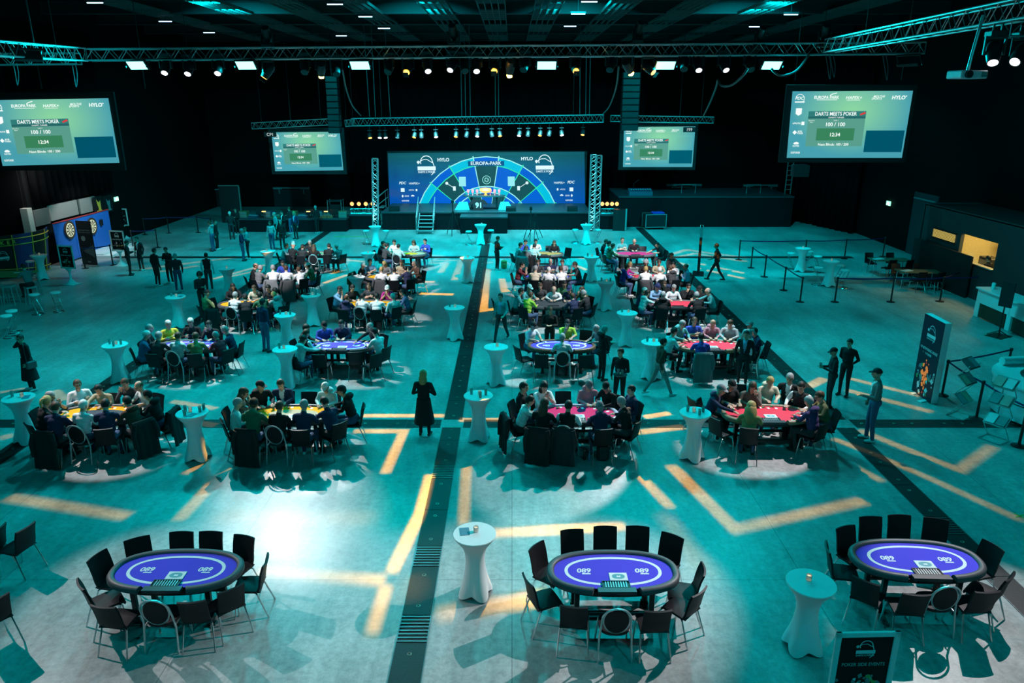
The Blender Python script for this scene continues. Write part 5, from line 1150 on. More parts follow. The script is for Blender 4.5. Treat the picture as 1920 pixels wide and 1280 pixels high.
# per table: felt, rail, inner felt, then seats "u v top pose hair flags"; D marks the dealer, "u v -" an empty chair (top of its back)
TABLES = {
'0A': ('yellow', 'black', 'dark', '''95 740 charcoal D shortg t|135 715 white B shortb g|195 727 beige E shortk t|240 710 charcoal C shortb|270 721 white A baldr gt|281 740 black A shortk h|242 750 brown A shortk h|197 770 navy A shortk t|150 757 white F shortw D|96 766 navy A shortb t|77 760 black I taily'''),
'0B': ('yellow', 'black', 'beige', '''425 755 paleteal F shortg|456 740 leopard C longb|484 722 black I capk h|530 720 navy A shortb s|580 737 -|602 722 paleteal A capw h|642 735 black A capk h|612 752 navy G shortk|566 765 navy A shortg|536 747 black F shortb D|482 761 green A beaniek h'''),
'0C': ('pink', 'lavender', '', '''961 727 black B shortk|980 747 paleteal E shortk t|1025 722 white D longk t|1060 736 -|1102 712 pink A capg h|1149 720 black I capk h|1189 727 navy H shortk|1185 755 black A shortg|1130 762 navy A beanieg h|1069 747 black F shortk Dv|1032 757 black A longb t'''),
'0D': ('red', 'wood', '', '''1364 712 black A capk t|1352 730 navy E capg h|1385 728 -|1410 717 leopard J longb|1444 711 cream A shorty h|1490 706 black F shortg s|1540 742 olive A shortb g|1507 750 purple A shortg h|1451 736 black F shortk Dv|1405 760 khaki A maney|1345 785 -'''),
'1A': ('purple', 'black', '', '''265 626 denim A shortw|287 621 black B shortg|316 609 yellow B shortw|357 606 black B shortw|382 612 black C shortk|409 619 navy A shortg|417 627 red E shortg|370 636 khaki A shortb t|330 629 paleteal F shortb D|291 635 charcoal A shortg'''),
'1B': ('purple', 'black', '', '''576 617 black A shortk|605 607 blue A capk|639 605 navy A shortk|684 614 black E shortg h|707 627 white A shortk|574 632 paleteal E shortk h|621 622 black F shortb Dv|592 664 -|666 662 -|715 664 -'''),
'1C': ('purple', 'brown', '', '''996 609 white A capk t|1070 604 lime C shortk t|1125 612 grey A shortg|1054 626 white F shortg D|972 652 -|1015 667 -|1100 668 -|1100 619 -'''),
'1D': ('red', 'wood', '', '''1299 592 blue B shortb t|1340 601 pink A baldw h|1376 600 lightgrey A shortb h|1425 606 paleteal H capg|1410 619 navy C shortk|1260 602 teal A shortg h|1262 622 paleteal A shortk t|1314 629 blue A shortk|1341 619 white F tailg D'''),
'2A': ('yellow', 'black', 'dark', '''435 538 black A shortk h|465 544 cream A shortb t|502 538 dark A shortk|512 546 grey A shortk|514 556 lightgrey G shorty h|527 560 green A shortk|446 550 white F shortg D|473 560 dark A capk|378 556 khaki B capk|406 562 -|407 580 -'''),
'2B': ('yellow', 'black', 'dark', '''613 539 skyblue C shortk t|659 541 black A shortk|692 532 charcoal B shortb t|726 538 magenta D capw t|756 546 denim A shortk|750 557 paleteal H shortt t|706 564 white A shortk t|678 552 white F shortk D|646 560 navy A baldr h'''),
'2C': ('charcoal', 'black', '', '''982 538 teal A capt|970 546 teal A shortk h|993 552 lime A shortb t|1019 536 charcoal A shortb t|1038 545 white G baldw D|1055 536 green A shortk t|1077 534 navy A capu|1087 540 olive C shortb|1094 549 dark A shortg|1082 555 navy A shortb'''),
'2D': ('red', 'black', '', '''1191 542 navy A capt|1203 549 paleteal E shortk h|1226 536 skyblue A beanieu|1253 535 black A shortb|1287 536 black C shortk|1313 541 black A capk|1340 546 teal E baldg|1306 553 black A shortg|1266 543 white F shortg D|1242 554 black A shortg h'''),
'3A': ('yellow', 'black', 'dark', '''474 505 grey A shortg|494 499 black C baldb|529 492 blue A shortk|518 501 white A shortg|541 506 white F shortb D|565 496 lightgrey A shortb|568 505 white A shortb|578 499 green A capt'''),
'3B': ('yellow', 'black', 'dark', '''664 495 black A capw|692 492 skyblue B shortb t|723 494 grey A longy|741 496 beige A shortb t|777 494 brown A baldg|778 508 navy A shortk|745 507 white A shortk|720 503 white F shorty D'''),
'3C': ('purple', 'black', '', '''985 497 maroon D shortk t|1004 488 charcoal A shortb|1031 490 navy B baldb t|1064 489 lightgrey A shortb|1079 497 charcoal C shortb t|998 509 cream A shortg|1027 508 white F baldw D|1058 507 white A shortb'''),
'3D': ('red', 'black', '', '''1176 499 blue A shortb h|1190 496 magenta A longy|1215 494 black A curlyg|1239 488 beige A shortb|1273 492 white A shortk|1295 500 skyblue B baldb|1277 508 charcoal A shortb h|1240 508 white F shortw D|1208 507 white A shorty t'''),
'4A': ('beige', 'black', '', '''538 464 black A capt|553 466 dark A capk|564 457 teal A shortw|582 456 dark A shortg|581 464 black F longb D|603 457 black C capk t|621 460 grey A baldg|541 458 lightgrey A shortb'''),
'4B': ('beige', 'black', 'yellow', '''702 463 charcoal A shortk|713 456 black E shortk|746 455 white A shortk|768 456 paleteal A longb|749 461 paleteal F shortk D|798 452 blue B shortk'''),
'4C': ('orange', 'black', '', '''958 460 teal A shortb|981 453 blue A shortk|986 464 grey A longb h|1003 452 white A shortk|1004 460 paleteal F shortk D|1037 452 black A shortb h|1066 466 -|1036 462 -'''),
'4D': ('pink', 'black', '', '''1140 459 green A shortb h|1147 455 black A shortb|1167 452 teal B shortb t|1181 457 paleteal F shortk D|1193 453 black A baldg|1232 456 black E shortk t|1215 455 -|1165 470 -'''),
}
COATSAT = {'0A': {8: 'black', 9: 'black', 1: 'black'}, '0B': {1: 'black'}, '0C': {1: 'black', 2: 'black', 0: 'dark'}, '0D': {0: 'purple'}, '1D': {1: 'grey'}, '2A': {1: 'black'}, '2D': {1: 'dark'}, '3A': {0: 'charcoal', 1: 'grey'}, '3B': {1: 'olive', 0: 'charcoal', 2: 'grey'}, '3D': {1: 'charcoal'}, '4C': {1: 'grey', 0: 'black'}, '3C': {0: 'black'}}
def out_r(dx, dy):
    """distance from the centre to the table's edge along (dx, dy)"""
    l = math.hypot(dx, dy) or 1; dx /= l; dy /= l; return 1 / ((abs(dx) / TA) ** 2.45 + (abs(dy) / TB) ** 2.45) ** (1 / 2.45)
SEATS = {}
for key, (fc, rail, inner, seats) in TABLES.items():
    r, c = int(key[0]), 'ABCD'.index(key[1]); cx, cy = COLX[c], ROWY[r]
    tn = '%s %s' % (ROWN[r], COLN[c])
    poker_table((cx, cy, 0), fc, '%s poker table with players, %s' % (fc, tn) if True else '', rail, r < 2, inner or None)
    S = []
    for s in seats.split('|'):
        w = s.split(); u, v = float(w[0]), float(w[1])
        if w[2] == '-':
            q = P(u, v, .84); ax = cx + max(-.45, min(.45, q.x - cx)); d = Vector((ax - q.x, cy - q.y)); d.normalize(); hip = Vector((q.x, q.y)) + d * .27
        else:
            q = P(u, v, 1.24); fl_ = w[5] if len(w) > 5 else ''
            ax = cx + max(-.45, min(.45, q.x - cx)) if 'D' not in fl_ else cx + (q.x - cx) * .5
            d = Vector((ax - q.x, cy - q.y)).normalized(); hip = Vector((q.x, q.y)) - d * POSE[w[3]].hc.y
        rel = hip - Vector((cx, cy)); rr = rel.length; o = out_r(rel.x, rel.y); gap = rr - o
        lo, hi = (.24, .34) if w[2] != '-' else (.16, .5)
        if gap < lo: hip = Vector((cx, cy)) + rel.normalized() * (o + lo)
        elif gap > hi: hip = Vector((cx, cy)) + rel.normalized() * (o + hi)
        S.append([hip, math.atan2(-d.x, d.y), w])
    # keep neighbours from sitting in each other
    for _ in range(12):
        for i in range(len(S)):
            for j in range(i):
                e = S[i][0] - S[j][0]; l = e.length
                if l < .56:
                    e = (e.normalized() if l > 1e-4 else Vector((1, 0))) * (.56 - l) / 2; S[i][0] += e; S[j][0] -= e
        for s in S:
            rel = s[0] - Vector((cx, cy)); o = out_r(rel.x, rel.y)
            if rel.length - o < .2: s[0] = Vector((cx, cy)) + rel.normalized() * (o + .2)
    ang = lambda s: (-pi / 2 - math.atan2(s[0].y - cy, s[0].x - cx)) % (2 * pi)
    dl = next(s for s in S if len(s[2]) > 5 and 'D' in s[2][5]); a0 = ang(dl); S.sort(key=lambda s: (ang(s) - a0 + 1e-6) % (2 * pi)); SEATS[key] = S
    for i, (hip, rz, w) in enumerate(S):
        fl_ = w[5] if len(w) > 5 else ''; pos = 'at the dealer place' if i == 0 else '%s clockwise from dealer' % ORD[i - 1]
        ch = chair((hip.x, hip.y), rz, '%s %s, %s table' % ('round-backed dealer chair' if i == 0 else ('empty black padded chair' if w[2] == '-' else 'black padded chair'), pos, tn), i == 0)
        ck = COATSAT.get(key, {}).get(i)
        if ck: coat(ch, ck, COL[ck], '%s coat over the chair %s, %s table' % (CNM.get(ck, ck), pos, tn), .72 if r == 0 else .62)
        if w[2] != '-':
            g = 'vest over white sleeves' if 'v' in fl_ else '%s %s' % (CNM.get(w[2], w[2]), 'hoodie' if 'h' in fl_ else 'jacket' if 's' in fl_ else 'T-shirt' if 't' in fl_ else 'top')
            person(w[3], None, rz + random.uniform(-.12, .12), w[2], w[4], fl_.replace('D', ''), '%s %s in %s, %s, %s table' % (hairword(w[4]), 'dealer' if i == 0 else 'person', g, pos.replace('at the dealer place', 'seated near side'), tn), 'people seated at poker tables', random.uniform(.97, 1.04), base=(hip.x, hip.y))
    # chips and cards before the players of the two nearest rows
    if r < 2:
        for i, (hip, rz, w) in enumerate(S):
            if w[2] == '-' or i == 0: continue
            rel = hip - Vector((cx, cy)); o = out_r(rel.x, rel.y); q = Vector((cx, cy)) + rel.normalized() * (o - .21); n = rel.normalized(); sd = Vector((-n.y, n.x))
            b = MB(); hgt = .02 + .012 * (i % 3); b.lathe([(.019, 0), (.021, .002), (.021, hgt - .002), (.019, hgt)], n=12); b.lathe([(.019, 0), (.021, .002), (.021, hgt * .6), (.019, hgt * .62)], (.045, .005, 0), 12, mi=1)
            pq = q + sd * .06; tag(b.build('chip_stack', [mat('chip_green', (.05, .4, .15), .5), mat('chip_red', (.6, .05, .06), .5)], None, (pq.x, pq.y, .7695)), 'poker chips of the player %s, %s table' % (pos.split(' ')[0] if False else ORD[i - 1] + ' clockwise from dealer', tn), 'chips', 'poker chip stacks')
            b = MB(); b.box((0, 0, .001), (.058, .082, .001)); pq = q - sd * .06; tag(b.build('playing_card', M_paper, None, (pq.x, pq.y, .7695), rz + .3), 'face-down card of the player %s clockwise from dealer, %s table' % (ORD[i - 1], tn), 'card', 'playing cards')

# ---- front row: three empty purple tables; chairs by the top middle of their backs
FR = [('left', (-5.1, 9.58), .0, [(262, 1008), (341, 996), (392, 998), (455, 1004), (489, 1048), (434, 1103), (356, 1131), (190, 1140), (160, 1093), (182, 1040)], (285, 1124)),
      ('middle', (1.53, 9.55), 0, [(1072, 990), (1134, 984), (1196, 984), (1263, 1000), (1320, 1065), (1318, 1110), (1238, 1148), (1074, 1140), (985, 1088), (1001, 1020)], (1157, 1140)),
      ('right', (6.29, 9.86), -.04, [(1629, 966), (1685, 963), (1756, 970), (1857, 1022), (1893, 1080), (1858, 1112), (1722, 1117), (1622, 1090), (1562, 1025), (1582, 985)], (1775, 1091))]
for nm, (cx, cy), rz, chs, dc in FR:
    poker_table((cx, cy, 0), 'purple', 'empty purple poker table in the front row, ' + nm, 'black', True, None, rz); L = []
    for i, (u, v) in enumerate([dc] + chs):
        zt = .95 if i == 0 else .88; q = P(u, v, zt); ax = cx + max(-.5, min(.5, (q.x - cx) * (.8 if i else .4))); d = Vector((ax - q.x, cy - q.y)).normalized(); L.append((Vector((q.x, q.y)) + d * .30, math.atan2(-d.x, d.y), i))
    a0 = None; ang = lambda s: (-pi / 2 - math.atan2(s[0].y - cy, s[0].x - cx)) % (2 * pi); a0 = ang(L[0]); L.sort(key=lambda s: (ang(s) - a0 + 1e-6) % (2 * pi))
    for k, (q, rz_, i) in enumerate(L):
        rel = q - Vector((cx, cy)); o = out_r(rel.x, rel.y)
        if rel.length < o + .08: q = Vector((cx, cy)) + rel.normalized() * (o + .08)
        chair((q.x, q.y), rz_ + random.uniform(-.05, .05), ('round-backed dealer chair at the empty front-row table, ' + nm) if i == 0 else 'empty black padded chair %s clockwise from dealer, front-row %s table' % (ORD[k - 1], nm), i == 0)
for (u, v, zt, rz, w) in ((52, 988, .88, 1.35, 'right one'), (0, 990, .88, 1.5, 'left one'), (-8, 1125, .88, 1.0, 'cut by the edge below the pair')):
    q = P(u, v, zt); chair((q.x - .3 * sin(rz) * -1 * -1, q.y + .3 * cos(rz)), rz, 'empty black chair at the far left edge, ' + w)
q = P(1309, 752, .84); chair((q.x + .1, q.y + .15), -1.2, 'empty black chair turned aside left of first-row far-right table'); q = P(921, 563, .84); chair((q.x + .3, q.y), -1.4, 'empty black chair beside the standing teal-suited person')

# ---- cocktail tables
for u, v, w, it in ((72, 478, 'by the pale column on the left', 'ck'), (425, 503, 'between standing group and third-row far-left table', 'c'), (329, 556, 'alone left of third-row far-left table', 'ckm'), (502, 471, 'behind fourth-row far-left table', 'c'),
    (583, 553, 'between the two third-row left tables', 'cbg'), (534, 590, 'beside the suited person standing on the left', 'cgn'), (534, 654, 'left of second-row inner-left table', 'cj'), (690, 474, 'between the back-row left tables', 'c'), (668, 519, 'left of fourth-row inner-left table', 'cgg'),
    (876, 483, 'left of the aisle near the back row', 'c'), (852, 576, 'left of the aisle near the third row', 'cg'), (703, 424, 'at the left truss tower with two stools', 'c'), (901, 421, 'in front of the centre stage block', 'c'), (1100, 421, 'at the right truss tower with two stools', 'c'),
    (1109, 481, 'between the back-row right tables', 'cg'), (1136, 528, 'between the fourth-row right tables', 'ckg'), (1176, 586, 'between the third-row right tables', 'cj'), (1225, 641, 'behind the walking person with a drink', 'cgg'), (930, 650, 'left of second-row inner-right table', 'c'),
    (897, 741, 'left of first-row inner-right table', 'cgkg'), (1304, 773, 'left of first-row far-right table', 'cggk'), (360, 773, 'between the two first-row left tables', 'cgnmgk'), (215, 646, 'left of second-row far-left table', 'cggg'), (34, 745, 'at the left edge below the person with phone', 'ckm'),
    (890, 1000, 'in the foreground beside the centre aisle', 'cm'), (1521, 1092, 'in the foreground left of the front-row right table', 'c'), (1506, 465, 'inside the right barrier, farther one', 'c'), (1559, 489, 'inside the right barrier, nearer one', 'c')):
    bar_table(u, v, w, it)
for u, v, rz, w in ((686, 432, 1.2, 'left of the cocktail table at left tower'), (723, 432, -1.2, 'right of the cocktail table at left tower'), (879, 433, 2, 'left of the cocktail table before the stage block'), (920, 431, -2, 'right of the cocktail table before the stage block'),
    (1079, 430, 1.3, 'left of the cocktail table at right tower'), (1121, 430, -1.3, 'right of the cocktail table at right tower'), (1484, 474, 1.6, 'left of the farther barrier table'), (1518, 471, -1.8, 'right of the farther barrier table'), (1534, 480, 1.8, 'between the two barrier tables'),
    (1535, 501, 1.5, 'left of the nearer barrier table'), (1576, 496, -1.4, 'right behind the nearer barrier table'), (1584, 506, -1.2, 'right of the nearer barrier table'), (64, 551, 1.2, 'in front of the green high table, left'), (104, 547, 1.0, 'in front of the green high table, right'),
    (21, 582, -1.2, 'at the left edge, rear of two'), (11, 591, -1.3, 'at the left edge, front of two'), (56, 489, .5, 'behind the cocktail table by the pale column')):
    stool(u, v, rz, w)

# ---- barrier posts and belts
def run(pts, lab, close=()):
    qs = [stanchion(u, v, '%s, %s' % (lab, ORD[i])) for i, (u, v) in enumerate(pts)]
    for i in range(len(qs) - 1): belt(qs[i], qs[i + 1], '%s, %s span' % (lab, ORD[i]))
    return qs
run([(1385, 487), (1508, 487), (1583, 485), (1655, 481)], 'of the rear line in the right barrier')
run([(1408, 502), (1433, 519), (1469, 544), (1500, 566)], 'of the slanting line in the right barrier')
run([(1565, 566), (1670, 566), (1762, 565), (1804, 547)], 'of the front line in the right barrier'); a = P(1762, 565); c = P(1840, 562); belt(a, c, 'from the right barrier to the white counter')
run([(272, 440), (317, 437), (372, 436), (398, 440)], 'of the far line on the left'); run([(250, 466), (296, 464)], 'of the short line behind two standing persons'); run([(160, 503), (212, 497)], 'of the line before the dart booth')
run([(1883, 716), (1766, 741), (1830, 785), (1910, 836)], 'of the line around the round reception counter')

# ---- standing people: head pixel, feet pixel
STAND = [
 (36, 639, 62, 731, 'black', 'd', 'shortk', 'Lg', 'person in long black coat phoning at left edge', 2.6), (241, 456, 245, 516, 'black', 'b', 'shortk', '', 'person in black, left of the pair behind barrier', -1.2), (257, 454, 267, 507, 'dark', 'a', 'shortk', 'sn', 'person in dark jacket, right of the pair behind barrier', 2.8),
 (291, 470, 297, 536, 'black', 'a', 'shortk', '', 'person in black standing alone left of the pair', -.5), (317, 469, 321, 531, 'black', 'b', 'shortk', 'n', 'person in black behind the grey-haired one', 2.9), (327, 480, 337, 547, 'dark', 'g', 'shortg', 'n', 'grey-haired person in dark top facing the stage', .2),
 (384, 480, 394, 545, 'navy', 'a', 'shortk', 'v', 'person in vest and white sleeves seen from behind', .1), (377, 525, 383, 588, 'black', 'b', 'curlyk', '', 'curly-haired person in black behind third-row far-left table', -2.4), (400, 419, 401, 471, 'lightgrey', 'b', 'shortb', 'h', 'person in pale hoodie and jeans near left barrier', 1.4), (405, 421, 408, 468, 'black', 'a', 'shortk', '', 'person in black behind the pale hoodie', -1.6),
 (430, 410, 436, 449, 'dark', 'g', 'shortw', '', 'white-haired person in dark top at technical desk', .3), (457, 435, 457, 489, 'navy', 'b', 'beanieg', '', 'person with grey beanie in navy facing right', -1.4), (464, 432, 467, 485, 'teal', 'b', 'shortb', '', 'person in teal top beside the grey beanie', 2.0), (508, 428, 512, 470, 'lightgrey', 'a', 'longk', 'n', 'long-haired person in light jacket left of the black-clad one', 2.9),
 (525, 424, 531, 468, 'black', 'a', 'shortg', '', 'person in black standing behind back-row far-left table', 3.0), (544, 394, 547, 438, 'dark', 'b', 'shortb', 'n', 'person in dark top and jeans before the technical desk', 1.2), (553, 401, 556, 448, 'navy', 'a', 'shorty', 'l', 'person in navy suit with light blue shirt', 2.7), (531, 402, 534, 446, 'black', 'b', 'shortk', 's', 'person in black with white collar before technical desk', 2.5),
 (588, 389, 596, 437, 'black', 'g', 'shortg', '', 'grey-haired person in black at the right desk end', 1.0), (795, 703, 797, 816, 'black', 'e', 'longy', 'L', 'blond long-haired person in black dress on the aisle', -.15), (1155, 662, 1160, 762, 'black', 'g', 'shortb', '', 'waiter in black carrying a tray behind first-row table', 2.6), (1234, 641, 1233, 742, 'brown', 'c', 'shortk', 'n', 'person walking with a drink past second-row far-right table', -1.3),
 (1560, 677, 1553, 762, 'dark', 'b', 'capk', '', 'person in dark cap holding a cup on the right', 1.4), (1585, 642, 1580, 741, 'black', 'f', 'shortk', '', 'person in black uniform with hands behind back', 2.3), (1645, 700, 1629, 826, 'grey', 'g', 'capk', 's', 'person in grey blazer, jeans and cap on right', 1.3), (1344, 461, 1341, 526, 'black', 'c', 'shortk', 't', 'person in black walking away beyond fourth-row tables', 1.2),
 (948, 555, 940, 640, 'teal', 'c', 'shortk', 'l', 'person in teal suit walking left of third-row table', 2.8), (941, 449, 932, 506, 'black', 'b', 'shortb', '', 'waiter in black beside back-row inner-right table', -1.1), (1033, 580, 1030, 668, 'black', 'b', 'shortb', '', 'person in black sweater standing behind second-row inner-right table', 3.0), (1131, 617, 1127, 712, 'black', 'b', 'shortt', 'h', 'person in printed black hoodie standing at second-row table', -1.2),  # hooded person's teal hair has green light put into its colour
 (1394, 629, 1390, 722, 'black', 'a', 'shortk', 'l', 'person in black suit standing at second-row far-right table', 2.7), (495, 567, 500, 660, 'navy', 'a', 'shortk', '', 'person in dark suit standing behind third-row far-left table', -.6), (518, 408, 520, 450, 'teal', 'a', 'shortg', '', 'person in teal among the group before technical desk', 2.2), (445, 396, 447, 440, 'black', 'b', 'shortk', '', 'person in black behind the left desk end', 3.0),
 (1252, 478, 1253, 545, 'dark', 'b', 'shortb', '', 'person standing behind fourth-row far-right table', -2.5), (993, 415, 993, 437, 'black', 'a', 'shortk', '', 'x', 0)]
STREF = {}
for hu, hv, fu, fv, top, ps, hr, fl_, lab, rz in STAND:
    if lab == 'x': continue
    q = P(fu, fv, 0); hd = PY(hu, hv, q.y + .02); k = max(.92, min(1.08, (hd.z) / POSE[ps].hc.z)); trs = TRS[0] if top in ('black',) else None
    if 'jeans' in lab: trs = TRS[3]
    if 'walking with' in lab: trs = mat('trousers_grey', (.22, .22, .22), .85)
    STREF[lab] = person(ps, None, rz, top, hr, fl_, lab, 'people standing in the hall', k, trs, (q.x, q.y))
# things held in hands
def held(lab_p, off, name, lab, cat, build):
    o = STREF[lab_p]; R = Matrix.Rotation(o.rotation_euler.z, 3, 'Z'); q = o.location + R @ (Vector(off) * o.scale.x); t = thing(name, lab, cat, q, o.rotation_euler.z); build(t)
def tray_b(t):
    MB().lathe([(.001, 0), (.17, 0), (.18, .015), (.17, .012), (.001, .008)], n=20).build('tray', M_plast, t)
def cup_b(t): spawn([('glass', GLS), ('drink', DRK['water'])], t)
held('waiter in black carrying a tray behind first-row table', (-.17, .42, 1.12), 'serving_tray', 'round black tray held by the waiter', 'tray', tray_b)
for i, x in enumerate((-.06, .05)): held('waiter in black carrying a tray behind first-row table', (-.17 + x, .43, 1.133), 'tumbler', 'tumbler on the waiter tray, %s one' % ('left', 'right')[i], 'glass', cup_b)
held('person walking with a drink past second-row far-right table', (-.2, .36, .97), 'tumbler', 'tumbler in the hand of the walking person', 'glass', cup_b)
held('person in dark cap holding a cup on the right', (-.02, .36, 1.15), 'tumbler', 'cup held by the person in dark cap', 'glass', cup_b)
held('person in long black coat phoning at left edge', (.12, .04, 1.56), 'phone', 'dark phone at the ear of the person in coat', 'phone', lambda t: MB().box((0, 0, .03), (.012, .075, .15), ch=.003).build('body', M_plast, t))
held('person in long black coat phoning at left edge', (-.26, .02, .86), 'shoulder_bag', 'small black bag at the hip of the person in coat', 'bag', lambda t: (MB().box((0, 0, 0), (.10, .26, .2), ch=.02).build('body', M_leather, t), MB().path([(0, .1, .1), (.12, .05, .55), (.28, 0, .62)], .012, 6).build('strap', M_leather, t)))
# bags and bottles on the floor
def bag(q, lab, rgb=(.02, .02, .022), rz=0):
    t = thing('backpack', lab, 'bag', (q.x, q.y, 0), rz); MB().box((0, 0, .2), (.28, .17, .40), ch=.05).build('body', mat('bag_%d' % int(rgb[0] * 999), rgb, .8), t); MB().box((0, -.10, .14), (.22, .06, .2), ch=.025).build('pocket', mat('bag_%d' % int(rgb[0] * 999), rgb), t); MB().path([(-.05, .02, .39), (0, .02, .45), (.05, .02, .39)], .01, 6).build('handle', M_plast, t)
bag(P(1408, 838), 'grey-green backpack on the floor behind the curly blond person', (.05, .08, .08)); bag(P(1130, 862), 'dark bag on floor under a first-row inner-right chair'); bag(P(316, 810), 'black handbag at the right of first-row far-left table', rz=.7); bag(P(485, 610), 'dark bag beside third-row far-left table'); bag(P(945, 503), 'bright bag by the waiter near back row', (.4, .3, .1))
BTL = MB().lathe([(.001, 0), (.03, 0), (.032, .01), (.032, .14), (.014, .19), (.012, .23), (.001, .23)], n=12).mesh('glass_body', mat('bottle_dark', (.02, .015, .01), .15)); BTC = MB().lathe([(.013, .225), (.014, .245), (.001, .246)], n=10).mesh('cap', M_alu)
BTB = MB().lathe([(.001, 0), (.03, 0), (.032, .01), (.032, .14), (.014, .19), (.012, .23), (.001, .23)], n=12).mesh('glass_body', mat('bottle_blue', (.1, .35, .6), .15, trans=.4))
for u, v, m, w in ((1096, 862, BTL, 'dark bottle on the floor near first-row inner-right table'), (1105, 864, BTB, 'clear blue bottle beside the dark bottle on floor'), (986, 850, BTB, 'blue bottle on floor under the pale teal player')):
    t = thing('bottle', w, 'bottle', P(u, v)); spawn([('glass_body', m), ('cap', BTC)], t)
# ================================================================== left side: dart booth, arch, easels
def PX(u, v, X):
    r = ray(u, v); t = X / r.x; return Vector((X, r.y * t, CAMH + r.z * t))
M_soff = mat('pale_wall_panel', (.34, .31, .28), .8); LX = -22.5
def wall_panel(px, lab, th=.12, m=M_soff, X=LX):
    c = [PX(u, v, X) for u, v in px]; y0, y1 = sorted((c[0].y, c[1].y)); z1, z0 = c[0].z, c[3].z
    b = MB(); b.box((0, 0, 0), (th, y1 - y0 - .03, z1 - z0), ch=.01); return tag(b.build('wall_panel', m, None, (X, (y0 + y1) / 2, (z0 + z1) / 2)), lab, 'panel')
wall_panel([(89, 386), (142, 375), (146, 402), (94, 415)], 'pale wide panel on the wall above the dart booth')
wall_panel([(146, 374), (176, 368), (179, 400), (149, 402)], 'narrower pale panel right of the wide one above booth')
wall_panel([(60, 395), (88, 389), (93, 422), (68, 425)], 'greyer panel left of the wide one above booth', m=mat('grey_wall_panel', (.16, .15, .14), .8))
q = P(71, 505); b = MB(); b.box((0, 0, 1.45), (.36, .36, 2.9), ch=.02); b.box((0, 0, .08), (.46, .46, .16), ch=.01); tag(b.build('column', mat('pale_column', (.55, .50, .45), .7), None, q), 'pale square column at the left beside a cocktail table', 'column')
light('AREA', (-21.6, 34.2, 4.4), (-22.3, 37, 2.2), 45, (1, .92, .85), size=1.2)
M_dblue = mat('dart_blue', (.02, .16, .62), .55)
t = thing('dart_booth', 'bright blue dart booth wall on the left', 'dart booth', (-22.0, 37.6, 0))
ye = [35.3, 36.9, 38.6, 40.3]
for i in range(3):
    b = MB(); b.box((0, (ye[i] + ye[i + 1]) / 2 - 37.6, 1.05), (.08, ye[i + 1] - ye[i] - .03, 1.95), ch=.008); b.build('panel', M_dblue, t)
b = MB(); b.box((.02, .2, 2.05), (.1, 5.0, .04)); b.build('top_trim', mat('booth_red', (.5, .04, .05)), t)
b = MB(); b.box((.75, 1.2, .06), (1.4, 3.2, .12), ch=.01); b.box((.55, 1.2, .16), (1.0, 3.0, .08), ch=.01); b.build('step', M_paper, t)
for i, (u, v) in enumerate(((130, 431), (172, 424))):
    q = PX(u, v, -21.93); d = thing('dartboard', 'round dartboard with lit ring on the blue booth, %s one' % ('left', 'right')[i], 'dartboard', q); Rm = Matrix.Rotation(pi / 2, 3, 'Y')
    b = MB(); b.lathe([(.40, -.02), (.44, .0), (.44, .05), (.36, .06), (.36, -.0)], n=28, M=Rm); b.build('surround', mat('dart_ring', (.06, .035, .02), .6), d)
    b = MB(); b.lathe([(.001, 0), (.34, 0), (.34, .045), (.001, .05)], n=28, M=Rm); b.build('board', mat('dart_board', (.9, .75, .5), .8, emit=(1, .8, .5), estr=.35), d)  # lit look put into the board as a faint warm glow
    for k in range(10):
        a = k * pi / 5; b = MB(); b.add([(.056, .06 * cos(a), .06 * sin(a)), (.056, .30 * cos(a), .30 * sin(a)), (.056, .30 * cos(a + .314), .30 * sin(a + .314)), (.056, .06 * cos(a + .314), .06 * sin(a + .314))], [(0, 1, 2, 3)]); b.build('segment', mat('dart_dark', (.03, .03, .03)), d)
q = PX(190, 417, -21.9); b = MB(); b.box((0, 0, 0), (.08, .24, .32), ch=.02); tag(b.build('score_display', M_plast, None, q), 'small dark score display on the blue booth wall', 'display')
spot((-19.5, 37.5, 4.6), (-22, 38.0, 1.2), 330, (.92, .95, 1), 75, .5)
# roll-up banner in front of the booth
def rollup(u, v, w, h, rz, lab, print_):
    q = P(u, v); t = thing('roll_up_banner', lab, 'banner', q, rz); b = MB(); b.box((0, 0, h / 2 + .05), (w, .03, h), ch=.004); b.build('panel', mat('banner_black', (.012, .016, .018), .5), t); b = MB(); b.box((0, 0, .04), (w + .06, .2, .08), ch=.015); b.build('base', M_alu, t)
    print_(Canvas((-w / 2, -.017, h + .05), (w / 2, -.017, h + .05), (w / 2, -.017, .05), (-w / 2, -.017, .05), t), w, h)
PW = mat('print_white', (.75, .76, .78), .6, var=.03); PG = mat('print_grey', (.20, .26, .28), .6); PR = mat('print_red', (.5, .08, .05), .6); PO = mat('print_orange', (.75, .35, .05), .6); PY_ = mat('print_yellow', (.8, .6, .08), .6); PGR = mat('print_green', (.1, .4, .1), .6)
def pr1(C, w, h):
    C.text('DARTS MEETS POKER', w / 2, .45, .06, PG, maxw=w * .8); C.text('THE CHARITY EVENT', w / 2, .56, .05, PG, maxw=w * .8); C.disc(w * .35, .85, .13, PG, 'print', .003, 8)
    for k in range(9): C.poly([(w * .2, 1.45), (w * .95, 1.15 + k * .07), (w * .95, 1.18 + k * .07)], PG, 'print', .003)
    C.rect(w * .4, 1.95, w * .6, 2.0, PG)
rollup(170, 499, .86, 2.15, -.25, 'tall dark banner before the blue dart booth', pr1)
